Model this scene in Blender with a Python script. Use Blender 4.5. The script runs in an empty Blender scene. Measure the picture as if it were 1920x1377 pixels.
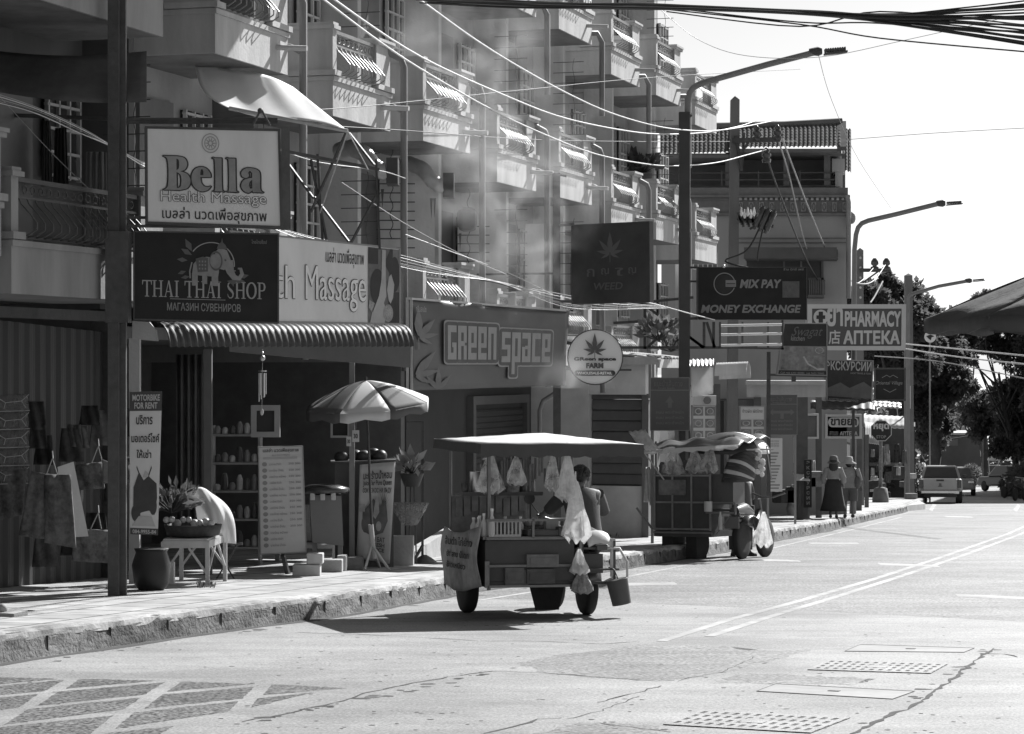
import bpy, bmesh, math, random
from mathutils import Vector, Matrix
R = math.radians
random.seed(11)
sc = bpy.context.scene
COL = sc.collection
F, CX, HY, HC, SL = 4500.0, 960.0, 690.0, 1.6, 0.04   # focal length in photo pixels, centre, horizon, eye height, downhill slope

# ---------------------------------------------------------------- camera, sky, sun, exposure
cam_d = bpy.data.cameras.new('camera')
cam = bpy.data.objects.new('camera', cam_d); COL.objects.link(cam)
cam.location = (0, 0, HC); cam.rotation_euler = (R(90), 0, 0)
cam_d.sensor_width = 36; cam_d.lens = F/1920*36
cam_d.shift_y = (HY-688.5)/1920
cam_d.clip_start = 0.3; cam_d.clip_end = 5000
sc.camera = cam
SUN_AZ, SUN_EL = 34.0, 37.5
w = bpy.data.worlds.new('World'); sc.world = w; w.use_nodes = True
nt = w.node_tree; bg = nt.nodes['Background']
sky = nt.nodes.new('ShaderNodeTexSky'); sky.sky_type = 'NISHITA'; sky.sun_disc = False
sky.sun_elevation = R(SUN_EL); sky.sun_rotation = R(SUN_AZ); sky.dust_density = 1.0; sky.air_density = 1.0
bw = nt.nodes.new('ShaderNodeRGBToBW')
nt.links.new(sky.outputs[0], bw.inputs[0]); nt.links.new(bw.outputs[0], bg.inputs[0])
bg.inputs[1].default_value = 0.06
sd = bpy.data.lights.new('sun', 'SUN'); sd.energy = 5.0; sd.angle = R(0.5); sd.color = (1, 1, 1)
sun = bpy.data.objects.new('sun', sd); COL.objects.link(sun)
sv = Vector((math.sin(R(SUN_AZ))*math.cos(R(SUN_EL)), math.cos(R(SUN_AZ))*math.cos(R(SUN_EL)), math.sin(R(SUN_EL))))
sun.rotation_euler = sv.to_track_quat('Z', 'Y').to_euler()
sc.view_settings.view_transform = 'Standard'; sc.view_settings.look = 'None'
sc.view_settings.gamma = 1; sc.view_settings.use_curve_mapping = False
sc.view_settings.exposure = 0.95
sc.render.engine = 'CYCLES'
sc.cycles.max_bounces = 6; sc.cycles.diffuse_bounces = 4; sc.cycles.transparent_max_bounces = 8
sc.cycles.volume_bounces = 1

# ---------------------------------------------------------------- placing
def P(px, py, Y): return Vector(((px-CX)/F*Y, Y, HC+(HY-py)/F*Y))
def zg(Y): return -SL*Y
def G(px, py, h=0.0):                       # the ground point (h above the road) seen at a pixel
    Y = (HC-h)*F/(py-(HY+SL*F)); return Vector(((px-CX)/F*Y, Y, h-SL*Y))
def GX(px, Y, h=0.0): return Vector(((px-CX)/F*Y, Y, h-SL*Y))
SD = Vector((.2924, .9563, 0)); SN = Vector((.9563, -.2924, 0)); SB = Vector((-1.70, 33.5, 0))
def S(s, n, z): return SB+SD*s+SN*n+Vector((0, 0, z))          # street frame: along, towards the road, up
def sY(s, n=0): return SB.y+SD.y*s+SN.y*n

# ---------------------------------------------------------------- materials (all grey: the photograph is black and white)
MAT = {}
def M(name, v, rough=.75, amp=.22, scale=5, bump=0, metal=0, spec=.35, streak=0, trans=0, bscale=None, sss=0, lo=None):
    if name in MAT: return MAT[name]
    m = bpy.data.materials.new(name); m.use_nodes = True; MAT[name] = m
    t = m.node_tree; N = t.nodes; L = t.links; b = N['Principled BSDF']
    tc = N.new('ShaderNodeTexCoord'); mp = N.new('ShaderNodeMapping'); L.new(tc.outputs['Object'], mp.inputs[0])
    if streak: mp.inputs['Scale'].default_value = (1, 1, streak)
    n1 = N.new('ShaderNodeTexNoise'); n1.inputs['Scale'].default_value = scale; n1.inputs['Detail'].default_value = 7; n1.inputs['Roughness'].default_value = .62
    n2 = N.new('ShaderNodeTexNoise'); n2.inputs['Scale'].default_value = scale*.17; n2.inputs['Detail'].default_value = 4
    L.new(mp.outputs[0], n1.inputs['Vector']); L.new(mp.outputs[0], n2.inputs['Vector'])
    ad = N.new('ShaderNodeMath'); ad.operation = 'ADD'; L.new(n1.outputs[0], ad.inputs[0]); L.new(n2.outputs[0], ad.inputs[1])
    mr = N.new('ShaderNodeMapRange'); mr.inputs[1].default_value = .6; mr.inputs[2].default_value = 1.4
    mr.inputs[3].default_value = v*(1-amp) if lo is None else lo; mr.inputs[4].default_value = min(.95, v*(1+amp))
    L.new(ad.outputs[0], mr.inputs[0]); L.new(mr.outputs[0], b.inputs['Base Color'])
    b.inputs['Roughness'].default_value = rough; b.inputs['Metallic'].default_value = metal
    b.inputs['Specular IOR Level'].default_value = spec
    if trans:
        b.inputs['Transmission Weight'].default_value = 0
        tr = N.new('ShaderNodeBsdfTranslucent'); L.new(mr.outputs[0], tr.inputs[0])
        mx = N.new('ShaderNodeMixShader'); mx.inputs[0].default_value = trans
        L.new(b.outputs[0], mx.inputs[1]); L.new(tr.outputs[0], mx.inputs[2])
        L.new(mx.outputs[0], N['Material Output'].inputs[0])
    if bump:
        nb = N.new('ShaderNodeTexNoise'); nb.inputs['Scale'].default_value = bscale or scale*5; nb.inputs['Detail'].default_value = 5
        L.new(tc.outputs['Object'], nb.inputs['Vector'])
        bp = N.new('ShaderNodeBump'); bp.inputs['Strength'].default_value = bump; bp.inputs['Distance'].default_value = .02
        L.new(nb.outputs[0], bp.inputs['Height']); L.new(bp.outputs[0], b.inputs['Normal'])
    return m
def glassy(name, v, alpha, rough=.25):                         # thin plastic film: part see-through
    if name in MAT: return MAT[name]
    m = bpy.data.materials.new(name); m.use_nodes = True; MAT[name] = m
    t = m.node_tree; N = t.nodes; L = t.links; b = N['Principled BSDF']
    b.inputs['Base Color'].default_value = (v, v, v, 1); b.inputs['Roughness'].default_value = rough
    tl = N.new('ShaderNodeBsdfTranslucent'); tl.inputs[0].default_value = (v, v, v, 1)
    m1 = N.new('ShaderNodeMixShader'); m1.inputs[0].default_value = .5
    L.new(b.outputs[0], m1.inputs[1]); L.new(tl.outputs[0], m1.inputs[2])
    tp = N.new('ShaderNodeBsdfTransparent'); mx = N.new('ShaderNodeMixShader')
    tc = N.new('ShaderNodeTexCoord'); ns = N.new('ShaderNodeTexNoise'); ns.inputs['Scale'].default_value = 9; ns.inputs['Detail'].default_value = 4
    L.new(tc.outputs['Object'], ns.inputs['Vector'])
    mr = N.new('ShaderNodeMapRange'); mr.inputs[1].default_value = .35; mr.inputs[2].default_value = .65
    mr.inputs[3].default_value = max(0, alpha-.3); mr.inputs[4].default_value = min(1, alpha+.25)
    L.new(ns.outputs[0], mr.inputs[0]); L.new(mr.outputs[0], mx.inputs[0])
    L.new(tp.outputs[0], mx.inputs[1]); L.new(m1.outputs[0], mx.inputs[2])
    L.new(mx.outputs[0], N['Material Output'].inputs[0])
    return m

# ---------------------------------------------------------------- tagging and roots
def tag(o, label=None, cat=None, group=None, kind=None):
    if label: o['label'] = label
    if cat: o['category'] = cat
    if group: o['group'] = group
    if kind: o['kind'] = kind
    return o
def basis(rz): return Matrix.Rotation(-math.atan(SL), 3, 'X') @ Matrix.Rotation(rz, 3, 'Z')   # standing on the sloping road
def place(c, rz): return Matrix.Translation(c) @ basis(rz).to_4x4()
def root(name, loc, label, cat, group=None, rz=0):
    o = bpy.data.objects.new(name, None); COL.objects.link(o); o.empty_display_size = .2
    o.location = loc
    if rz: o.rotation_euler = basis(rz).to_euler()
    o['local'] = bool(rz)
    return tag(o, label, cat, group)
def dup(o, loc, rz=None, label=None, parent=None):
    c = o.copy(); COL.objects.link(c)
    if parent is not None: c.parent = parent
    if loc is not None: c.location = loc
    if rz is not None: c.rotation_euler = (0, 0, rz)
    if label: c['label'] = label
    for ch in [x for x in bpy.data.objects if x.parent == o]: dup(ch, None, parent=c)
    return c

# ---------------------------------------------------------------- mesh builder
class MB:
    def __init__(s): s.v = []; s.f = []; s.sm = []
    def add(s, vs, fs, smooth=False):
        k = len(s.v); s.v += [Vector(v) for v in vs]
        for f in fs: s.f.append([i+k for i in f]); s.sm.append(smooth)
        return s
    def hexa(s, p):                                     # 8 corners: bottom 4 (ccw from above), top 4
        return s.add(p, [(3, 2, 1, 0), (4, 5, 6, 7), (0, 1, 5, 4), (1, 2, 6, 5), (2, 3, 7, 6), (3, 0, 4, 7)])
    def box(s, c, d, rz=0, m=None):
        x, y, z = d[0]/2, d[1]/2, d[2]/2
        p = [Vector(q) for q in ((-x, -y, -z), (x, -y, -z), (x, y, -z), (-x, y, -z), (-x, -y, z), (x, -y, z), (x, y, z), (-x, y, z))]
        if m is None: m = Matrix.Rotation(rz, 3, 'Z')
        return s.hexa([m @ q+Vector(c) for q in p])
    def sbox(s, s0, s1, n0, n1, z0, z1):                 # box in the street frame
        return s.hexa([S(a, b, z) for z in (z0, z1) for a, b in ((s0, n0), (s0, n1), (s1, n1), (s1, n0))])
    def bar(s, a, b, w, h=None):                         # square bar between two points
        a, b = Vector(a), Vector(b); h = h or w; d = (b-a).normalized()
        u = d.cross(Vector((0, 0, 1)));
        if u.length < 1e-3: u = Vector((1, 0, 0))
        u.normalize(); t = u.cross(d).normalized()
        q = [u*x*w/2+t*y*h/2 for x, y in ((-1, -1), (1, -1), (1, 1), (-1, 1))]
        return s.hexa([a+k for k in q]+[b+k for k in q])
    def tube(s, pts, r, n=6, cap=True, smooth=True):
        pts = [Vector(p) for p in pts]; m = len(pts); rs = r if isinstance(r, (list, tuple)) else [r]*m
        vs = []; u = None
        for i, p in enumerate(pts):
            d = (pts[min(i+1, m-1)]-pts[max(i-1, 0)]).normalized()
            if u is None:
                u = d.orthogonal().normalized()
            u = (u-d*u.dot(d))
            u = u.normalized() if u.length > 1e-6 else d.orthogonal().normalized()
            t = d.cross(u)
            for k in range(n):
                a = 2*math.pi*k/n; vs.append(p+(u*math.cos(a)+t*math.sin(a))*rs[i])
        fs = [(i*n+k, i*n+(k+1) % n, (i+1)*n+(k+1) % n, (i+1)*n+k) for i in range(m-1) for k in range(n)]
        s.add(vs, fs, smooth)
        if cap: s.add(vs[:n], [tuple(range(n))[::-1]]); s.add(vs[-n:], [tuple(range(n))])
        return s
    def lathe(s, prof, c=(0, 0, 0), n=16, m=None, smooth=True):   # profile of (r, z)
        m = m or Matrix.Identity(3); c = Vector(c); vs = []
        for r, z in prof:
            for k in range(n):
                a = 2*math.pi*k/n; vs.append(c+m @ Vector((r*math.cos(a), r*math.sin(a), z)))
        fs = [(i*n+k, i*n+(k+1) % n, (i+1)*n+(k+1) % n, (i+1)*n+k) for i in range(len(prof)-1) for k in range(n)]
        s.add(vs, fs, smooth)
        s.add(vs[:n], [tuple(range(n))[::-1]]); s.add(vs[-n:], [tuple(range(n))]); return s
    def ball(s, c, r, n=10, m=7):
        r = r if isinstance(r, (list, tuple)) else (r, r, r); c = Vector(c); vs = []
        for i in range(m+1):
            t = math.pi*i/m
            for k in range(n):
                a = 2*math.pi*k/n; vs.append(c+Vector((r[0]*math.sin(t)*math.cos(a), r[1]*math.sin(t)*math.sin(a), r[2]*math.cos(t))))
        return s.add(vs, [(i*n+k, (i+1)*n+k, (i+1)*n+(k+1) % n, i*n+(k+1) % n) for i in range(m) for k in range(n)], True)
    def grid(s, fn, nu, nv, smooth=True, thick=0):
        vs = [Vector(fn(i/nu, j/nv)) for j in range(nv+1) for i in range(nu+1)]
        fs = [(j*(nu+1)+i, j*(nu+1)+i+1, (j+1)*(nu+1)+i+1, (j+1)*(nu+1)+i) for j in range(nv) for i in range(nu)]
        return s.add(vs, fs, smooth)
    def poly(s, pts): return s.add(pts, [tuple(range(len(pts)))])
    def prism(s, pts, d):                                # polygon extruded along vector d
        pts = [Vector(p) for p in pts]; d = Vector(d); k = len(pts)
        return s.add(pts+[p+d for p in pts], [tuple(range(k))[::-1], tuple(range(k, 2*k))]+[(i, (i+1) % k, k+(i+1) % k, k+i) for i in range(k)])
    def build(s, name, mat, parent=None, solid=0, bevel=0, label=None):
        me = bpy.data.meshes.new(name)
        off = Vector((0, 0, 0))
        if parent is not None:
            r = parent
            while r.parent: r = r.parent
            if not r.get('local'):
                off = r.location.copy() if r.type == 'EMPTY' or r.get('based') else Vector((0, 0, 0))
        elif s.v:
            lo = min(v.z for v in s.v); cx = sum(v.x for v in s.v)/len(s.v); cy = sum(v.y for v in s.v)/len(s.v)
            off = Vector((cx, cy, lo))
        me.from_pydata([tuple(v-off) for v in s.v], [], s.f); me.update()
        for p, k in zip(me.polygons, s.sm): p.use_smooth = k
        bm = bmesh.new(); bm.from_mesh(me); bmesh.ops.recalc_face_normals(bm, faces=bm.faces); bm.to_mesh(me); bm.free()
        me.materials.append(mat)
        o = bpy.data.objects.new(name, me); COL.objects.link(o)
        if parent is not None: o.parent = parent
        else: o.location = off; o['based'] = True
        if solid:
            md = o.modifiers.new('thick', 'SOLIDIFY'); md.thickness = solid; md.offset = 0
        if bevel:
            md = o.modifiers.new('edge', 'BEVEL'); md.width = bevel; md.segments = 2; md.limit_method = 'ANGLE'
        if label: o['label'] = label
        return o

# ---------------------------------------------------------------- flat quads in space, lettering on them
class Q:
    def __init__(s, tl, tr, bl, br):
        s.c = [Vector(x) for x in (tl, tr, bl, br)]
        s.n = (s.c[3]-s.c[2]).cross(s.c[0]-s.c[2]).normalized()    # faces the camera side
    def at(s, u, v, o=0):
        tl, tr, bl, br = s.c
        return (bl*(1-u)+br*u)*(1-v)+(tl*(1-u)+tr*u)*v+s.n*o
    def W(s): return (s.c[3]-s.c[2]).length
    def H(s): return (s.c[0]-s.c[2]).length
def QP(tl, tr, bl, br, Y0, Y1):                                   # corners given as pixels, depth left and right
    return Q(P(*tl, Y0), P(*tr, Y1), P(*bl, Y0), P(*br, Y1))
def QR(x0, x1, y0, y1, Y0, Y1=None):
    Y1 = Y1 or Y0; return QP((x0, y0), (x1, y0), (x0, y1), (x1, y1), Y0, Y1)
_tc = {}
def text_geo(s, bold=0, shear=0, space=1.0):
    k = (s, bold, shear, space)
    if k in _tc: return _tc[k]
    cu = bpy.data.curves.new('t', 'FONT'); cu.body = s; cu.size = 1; cu.offset = bold; cu.shear = shear
    cu.resolution_u = 3; cu.space_character = space
    ob = bpy.data.objects.new('t', cu); COL.objects.link(ob)
    dg = bpy.context.evaluated_depsgraph_get()
    me = bpy.data.meshes.new_from_object(ob.evaluated_get(dg))
    vs = [v.co.copy() for v in me.vertices]; fs = [tuple(p.vertices) for p in me.polygons]
    bpy.data.objects.remove(ob); bpy.data.curves.remove(cu); bpy.data.meshes.remove(me)
    _tc[k] = (vs, fs); return _tc[k]
def bounds(vs):
    return min(v.x for v in vs), max(v.x for v in vs), min(v.y for v in vs), max(v.y for v in vs)
def letters(parent, q, s, u0, v0, u1, v1, mat, bold=.01, off=.006, shear=0, name='lettering', ref=None, space=1.0):
    bb = min(bold, .012); e = max(0, bold-bb)
    vs, fs = text_geo(s, bb, shear, space)
    if not vs: return None
    x0, x1, y0, y1 = ref or bounds(vs); x0 -= e; x1 += e; y0 -= e; y1 += e
    b = MB()
    for k, (dx, dy) in enumerate([(0, 0)] if e == 0 else [(-e, -e), (e, -e), (e, e), (-e, e), (0, e), (0, -e)]):
        b.add([q.at(u0+(u1-u0)*(v.x+dx-x0)/(x1-x0), v0+(v1-v0)*(v.y+dy-y0)/(y1-y0), off+k*.0005) for v in vs], fs)
    return b.build(name, mat, parent)
def outlined(parent, q, s, u0, v0, u1, v1, fill, line, bold=.0, wd=.03, off=.006, shear=0):
    vs, fs = text_geo(s, 0, shear); rf = bounds(vs); b = MB(); x0, x1, y0, y1 = rf
    for k in range(12):
        dx, dy = wd*math.cos(k*.5236), wd*math.sin(k*.5236)
        b.add([q.at(u0+(u1-u0)*(v.x+dx-x0)/(x1-x0), v0+(v1-v0)*(v.y+dy-y0)/(y1-y0), off+k*.0003) for v in vs], fs)
    b.build('lettering_outline', line, parent)
    letters(parent, q, s, u0, v0, u1, v1, fill, 0, off+.008, shear, 'lettering', rf)
def qshape(parent, q, polys, mat, off=.006, name='emblem', box=(0, 0, 1, 1)):
    b = MB(); u0, v0, u1, v1 = box
    for i, p in enumerate(polys): b.poly([q.at(u0+(u1-u0)*x, v0+(v1-v0)*y, off+.00012*(i % 12)) for x, y in p])
    return b.build(name, mat, parent)
def smooth_path(pts, k=6):                                            # closed outline; points with a third value stay sharp
    out = []; n = len(pts)
    for i in range(n):
        p0, p1, p2, p3 = pts[i-1], pts[i], pts[(i+1) % n], pts[(i+2) % n]
        a = p1 if len(p1) > 2 else p0; d = p2 if len(p2) > 2 else p3
        if len(p1) > 2 and len(p2) > 2: out.append(p1[:2]); continue
        for j in range(k):
            t = j/k; out.append(tuple(.5*(2*p1[c]+(p2[c]-a[c])*t+(2*a[c]-5*p1[c]+4*p2[c]-d[c])*t*t+(3*p1[c]-a[c]-3*p2[c]+d[c])*t**3) for c in (0, 1)))
    return out
def outline_geo(paths, grow=0):
    cu = bpy.data.curves.new('t', 'CURVE'); cu.dimensions = '2D'; cu.fill_mode = 'BOTH'; cu.offset = grow
    for p in paths:
        sp = cu.splines.new('POLY'); sp.points.add(len(p)-1); sp.use_cyclic_u = True
        for k, (x, y) in enumerate(p): sp.points[k].co = (x, y, 0, 1)
    ob = bpy.data.objects.new('t', cu); COL.objects.link(ob)
    me = bpy.data.meshes.new_from_object(ob.evaluated_get(bpy.context.evaluated_depsgraph_get()))
    r = [v.co.copy() for v in me.vertices], [tuple(p.vertices) for p in me.polygons]
    bpy.data.objects.remove(ob); bpy.data.curves.remove(cu); bpy.data.meshes.remove(me); return r
def rect(x0, y0, x1, y1): return [(x0, y0), (x1, y0), (x1, y1), (x0, y1)]
def circ(cx, cy, rx, ry, n=28): return [(cx+rx*math.cos(2*math.pi*k/n), cy+ry*math.sin(2*math.pi*k/n)) for k in range(n)]
def ring(cx, cy, rx, ry, t, a0=0, a1=360, n=30):
    out = []; 
    for k in range(n):
        a, b = R(a0+(a1-a0)*k/n), R(a0+(a1-a0)*(k+1)/n)
        out.append([(cx+rx*math.cos(a), cy+ry*math.sin(a)), (cx+rx*math.cos(b), cy+ry*math.sin(b)),
                    (cx+rx*(1-t)*math.cos(b), cy+ry*(1-t)*math.sin(b)), (cx+rx*(1-t)*math.cos(a), cy+ry*(1-t)*math.sin(a))])
    return out
def stroke(pts, w, asp=1.0):                                       # thick polyline as quads (w may be a list)
    out = []; m = len(pts); ws = w if isinstance(w, (list, tuple)) else [w]*m
    L, Rr = [], []
    for i, (x, y) in enumerate(pts):
        a = pts[max(0, i-1)]; b = pts[min(m-1, i+1)]
        dx, dy = (b[0]-a[0])*asp, b[1]-a[1]; l = math.hypot(dx, dy) or 1
        L.append((x-dy/l*ws[i]/2/asp, y+dx/l*ws[i]/2)); Rr.append((x+dy/l*ws[i]/2/asp, y-dx/l*ws[i]/2))
    return [[L[i], L[i+1], Rr[i+1], Rr[i]] for i in range(m-1)]
def hemp(cx, cy, r, asp=1.0, n=7):                                  # seven-fingered leaf
    out = []
    for k in range(n):
        a = R(90+(k-(n-1)/2)*(250/(n-1))*.93); l = r*(1-.52*abs(k-(n-1)/2)/((n-1)/2)); wd = l*.13
        d = (math.cos(a), math.sin(a)); e = (-d[1], d[0]); left, right = [], []
        for t, s_ in ((.05, .2), (.25, .75), (.45, 1), (.7, .62), (1, 0)):
            left.append((cx+(d[0]*t*l+e[0]*s_*wd)/asp, cy+d[1]*t*l+e[1]*s_*wd)); right.append((cx+(d[0]*t*l-e[0]*s_*wd)/asp, cy+d[1]*t*l-e[1]*s_*wd))
        out.append(left+right[::-1][1:])
    out.append([(cx-.012*r/asp, cy), (cx+.012*r/asp, cy), (cx+.02*r/asp, cy-.4*r), (cx-.02*r/asp, cy-.4*r)])
    return out
def panel(name, label, cat, q, thick, face, side=None, group=None, base=None, part='panel', frame=None, fw=.04, fd=.02):
    bl, br = q.c[2], q.c[3]
    r = root(name, base if base is not None else (bl+br)/2, label, cat, group)
    b = MB(); b.hexa([q.at(0, 0, -thick), q.at(0, 0, 0), q.at(1, 0, 0), q.at(1, 0, -thick), q.at(0, 1, -thick), q.at(0, 1, 0), q.at(1, 1, 0), q.at(1, 1, -thick)])
    b.build(part, face, r)
    if frame is not None:
        fu, fv = fw/q.W(), fw/q.H(); b = MB()
        for u0, v0, u1, v1 in ((-.001, -.001, 1.001, fv), (-.001, 1-fv, 1.001, 1.001), (-.001, fv, fu, 1-fv), (1-fu, fv, 1.001, 1-fv)):
            b.hexa([q.at(u, v, o) for v in (v0, v1) for u, o in ((u0, -thick-.003), (u0, fd), (u1, fd), (u1, -thick-.003))])
        b.build('frame', frame, r)
    return r
def leafquad(b, c, d, n, l, wd):                                   # one pointed leaf
    d = d.normalized(); e = d.cross(n).normalized()
    b.add([c, c+d*l*.45+e*wd, c+d*l-n*l*.12, c+d*l*.45-e*wd], [(0, 1, 2, 3)])
def rvec(): 
    while True:
        v = Vector((random.uniform(-1, 1), random.uniform(-1, 1), random.uniform(-1, 1)))
        if .05 < v.length < 1: return v
# ================================================================ palette
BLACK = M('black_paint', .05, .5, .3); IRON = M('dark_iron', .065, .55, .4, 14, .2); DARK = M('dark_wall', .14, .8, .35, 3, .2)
PLASTER = M('plaster', .45, .85, .4, 2.6, .25, streak=.22, bscale=18)
PLASTERW = M('plaster_worn', .4, .85, .4, 2.0, .3, streak=.18, bscale=16)
WALLG = M('wall_grey', .27, .85, .4, 1.6, .25, streak=.3, bscale=14)
CONC = M('concrete', .36, .85, .25, 5, .35); CONCD = M('concrete_dark', .16, .85, .3, 5, .3)
WHITE = M('white_paint', .78, .6, .08, 8); CREAM = M('cream_board', .5, .6, .07, 30, .05); GREY = M('grey_paint', .25, .6, .12); MIDDK = M('mid_dark', .11, .6, .25)
STEEL = M('bare_steel', .5, .35, .2, 12, metal=.85); GALV = M('galvanised', .42, .45, .25, 9, metal=.55)
FROND = M('leaf_dark', .12, .6, .5, 3, trans=.55, spec=.3); FROND2 = M('leaf_mid', .13, .45, .45, 3, trans=.3)
WOOD = M('wood', .3, .8, .3, 7, .3, streak=.2); PAPER = M('paper', .62, .8, .12, 10)
INK = M('ink', .04, .7, .2); INKG = M('ink_grey', .2, .7, .15); PALEINK = M('pale_ink', .6, .6, .1)
RUBBER = M('rubber', .03, .8, .3, 20)
CLOTH = M('white_cloth', .7, .9, .12, 6, trans=.35)

# ================================================================ ground, road, pavement
b = MB(); ys = [2, 30, 80, 160, 400, 1500]
for i in range(len(ys)-1):
    b.add([(-600, ys[i], zg(ys[i])-.03), (900, ys[i], zg(ys[i])-.03), (900, ys[i+1], zg(ys[i+1])-.03), (-600, ys[i+1], zg(ys[i+1])-.03)], [(0, 1, 2, 3)])
tag(b.build('ground', M('ground_earth', .2, .9, .3, .4)), kind='structure')

def road_mat(name, v, dirs, sp, gr, cracks=False):
    m = bpy.data.materials.new(name); m.use_nodes = True; t = m.node_tree; N = t.nodes; L = t.links; bs = N['Principled BSDF']
    tc = N.new('ShaderNodeTexCoord'); mp = N.new('ShaderNodeMapping'); L.new(tc.outputs['Object'], mp.inputs[0])
    mp.inputs['Rotation'].default_value = (0, 0, R(12)); mp.inputs['Scale'].default_value = (.35, 1.6, 1)
    n1 = N.new('ShaderNodeTexNoise'); n1.inputs['Scale'].default_value = 1.1; n1.inputs['Detail'].default_value = 9; n1.inputs['Roughness'].default_value = .66
    L.new(mp.outputs[0], n1.inputs[0])
    n2 = N.new('ShaderNodeTexNoise'); n2.inputs['Scale'].default_value = gr; n2.inputs['Detail'].default_value = 3; L.new(tc.outputs['Object'], n2.inputs[0])
    a = N.new('ShaderNodeMapRange'); a.inputs[1].default_value = .34; a.inputs[2].default_value = .66; a.inputs[3].default_value = v*.83; a.inputs[4].default_value = v*1.15
    L.new(n1.outputs[0], a.inputs[0])
    c = N.new('ShaderNodeMapRange'); c.inputs[1].default_value = .38; c.inputs[2].default_value = .62; c.inputs[3].default_value = 1-sp; c.inputs[4].default_value = 1+sp
    L.new(n2.outputs[0], c.inputs[0])
    n3 = N.new('ShaderNodeTexNoise'); n3.inputs['Scale'].default_value = .45; n3.inputs['Detail'].default_value = 6; n3.inputs['Roughness'].default_value = .7; L.new(tc.outputs['Object'], n3.inputs[0])
    e = N.new('ShaderNodeMapRange'); e.inputs[1].default_value = .36; e.inputs[2].default_value = .6; e.inputs[3].default_value = .74; e.inputs[4].default_value = 1.1; L.new(n3.outputs[0], e.inputs[0])
    m0 = N.new('ShaderNodeMath'); m0.operation = 'MULTIPLY'; L.new(a.outputs[0], m0.inputs[0]); L.new(e.outputs[0], m0.inputs[1])
    mu = N.new('ShaderNodeMath'); mu.operation = 'MULTIPLY'; L.new(m0.outputs[0], mu.inputs[0]); L.new(c.outputs[0], mu.inputs[1])
    L.new(mu.outputs[0], bs.inputs['Base Color']); bs.inputs['Roughness'].default_value = .62; bs.inputs['Specular IOR Level'].default_value = .3
    bp = N.new('ShaderNodeBump'); bp.inputs['Strength'].default_value = .35*min(1.5, sp*3); bp.inputs['Distance'].default_value = .012
    L.new(n2.outputs[0], bp.inputs['Height']); L.new(bp.outputs[0], bs.inputs['Normal'])
    return m
ROADC = road_mat('road_concrete', .235, 0, .25, 50); ROADA = road_mat('road_asphalt', .185, 0, .42, 30)
AGG = road_mat('exposed_stones', .095, 0, .95, 34); LINE = M('road_paint', .3, .7, .5, 3, bump=.2); CRACK = M('crack_dirt', .05, .95, .5, 12)

kpx = [(-260, 1285), (0, 1243), (400, 1185), (633, 1155), (870, 1112), (1144, 1070), (1358, 1035), (1441, 1016), (1540, 998), (1695, 962), (1735, 944)]
KERB = [G(*p) for p in kpx]
kc = [Vector((-7.6, 9, zg(9)))] + KERB
def kerb_x(Y):
    for p, q in zip(kc, kc[1:]):
        if p.y <= Y <= q.y: return p.x+(q.x-p.x)*(Y-p.y)/(q.y-p.y)
    return kc[-1].x+(Y-kc[-1].y)*.2
kfine = []
Y = 9.0
while Y < KERB[-1].y: kfine.append(Vector((kerb_x(Y), Y, zg(Y)))); Y += .5
def lift(p, h): return Vector((p.x, p.y, p.z+h))
b = MB()
for p, q in zip(kfine, kfine[1:]):
    b.add([lift(p, 0)-Vector((.3, 0, 0)), Vector((60, p.y, p.z)), Vector((60, q.y, q.z)), lift(q, 0)-Vector((.3, 0, 0))], [(0, 1, 2, 3)])
ye = kfine[-1].y
b.add([(-60, ye, zg(ye)), (60, ye, zg(ye)), (120, 420, zg(420)), (-60, 420, zg(420))], [(0, 1, 2, 3)])
b.add([(-60, 1, zg(1)), (60, 1, zg(1)), (60, 9, zg(9)), (-60, 9, zg(9))], [(0, 1, 2, 3)])
tag(b.build('road', ROADC), kind='structure')
def jag(p, amp):
    out = []
    for a, c in zip(p, p[1:]+p[:1]):
        for k in range(14): t = k/14; out.append((a[0]+(c[0]-a[0])*t+random.uniform(-amp, amp)*2, a[1]+(c[1]-a[1])*t+random.uniform(-amp, amp)*.5))
    return out
def sheet(name, polys, mat, h, amp=0):
    b = MB()
    if amp: polys = [jag(p, amp) for p in polys]
    for p in polys: b.poly([lift(G(*c), h) for c in p])
    return tag(b.build(name, mat), kind='structure')
# asphalt from the middle distance on
b = MB(); edge = [(838, 1122), (1000, 1124), (1120, 1128), (1428, 1141), (1920, 1166), (2300, 1185)]
e3 = [lift(G(*c), .0008) for c in edge]
far = [Vector((kerb_x(p.y+0)+.5, 0, 0)) for p in e3]
up = [(905, 1108), (1060, 1083), (1200, 1065), (1470, 1014), (1920, 985), (2100, 985)]
u3 = [lift(G(*c), .0008) for c in up]
for i in range(5): b.add([e3[i], e3[i+1], u3[i+1], u3[i]], [(0, 1, 2, 3)])
up2 = [(1480, 1012), (1600, 985), (1705, 962), (1738, 948), (1920, 946), (2100, 946)]
v3 = [lift(G(*c), .0008) for c in up2]
b.add([u3[3], u3[4], u3[5], v3[5], v3[4], v3[3], v3[2], v3[1], v3[0]], [tuple(range(9))])
tag(b.build('road_surface', ROADA), kind='structure')
def z2(l): return [(x/3, y/3+1100) for x, y in l]
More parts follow.
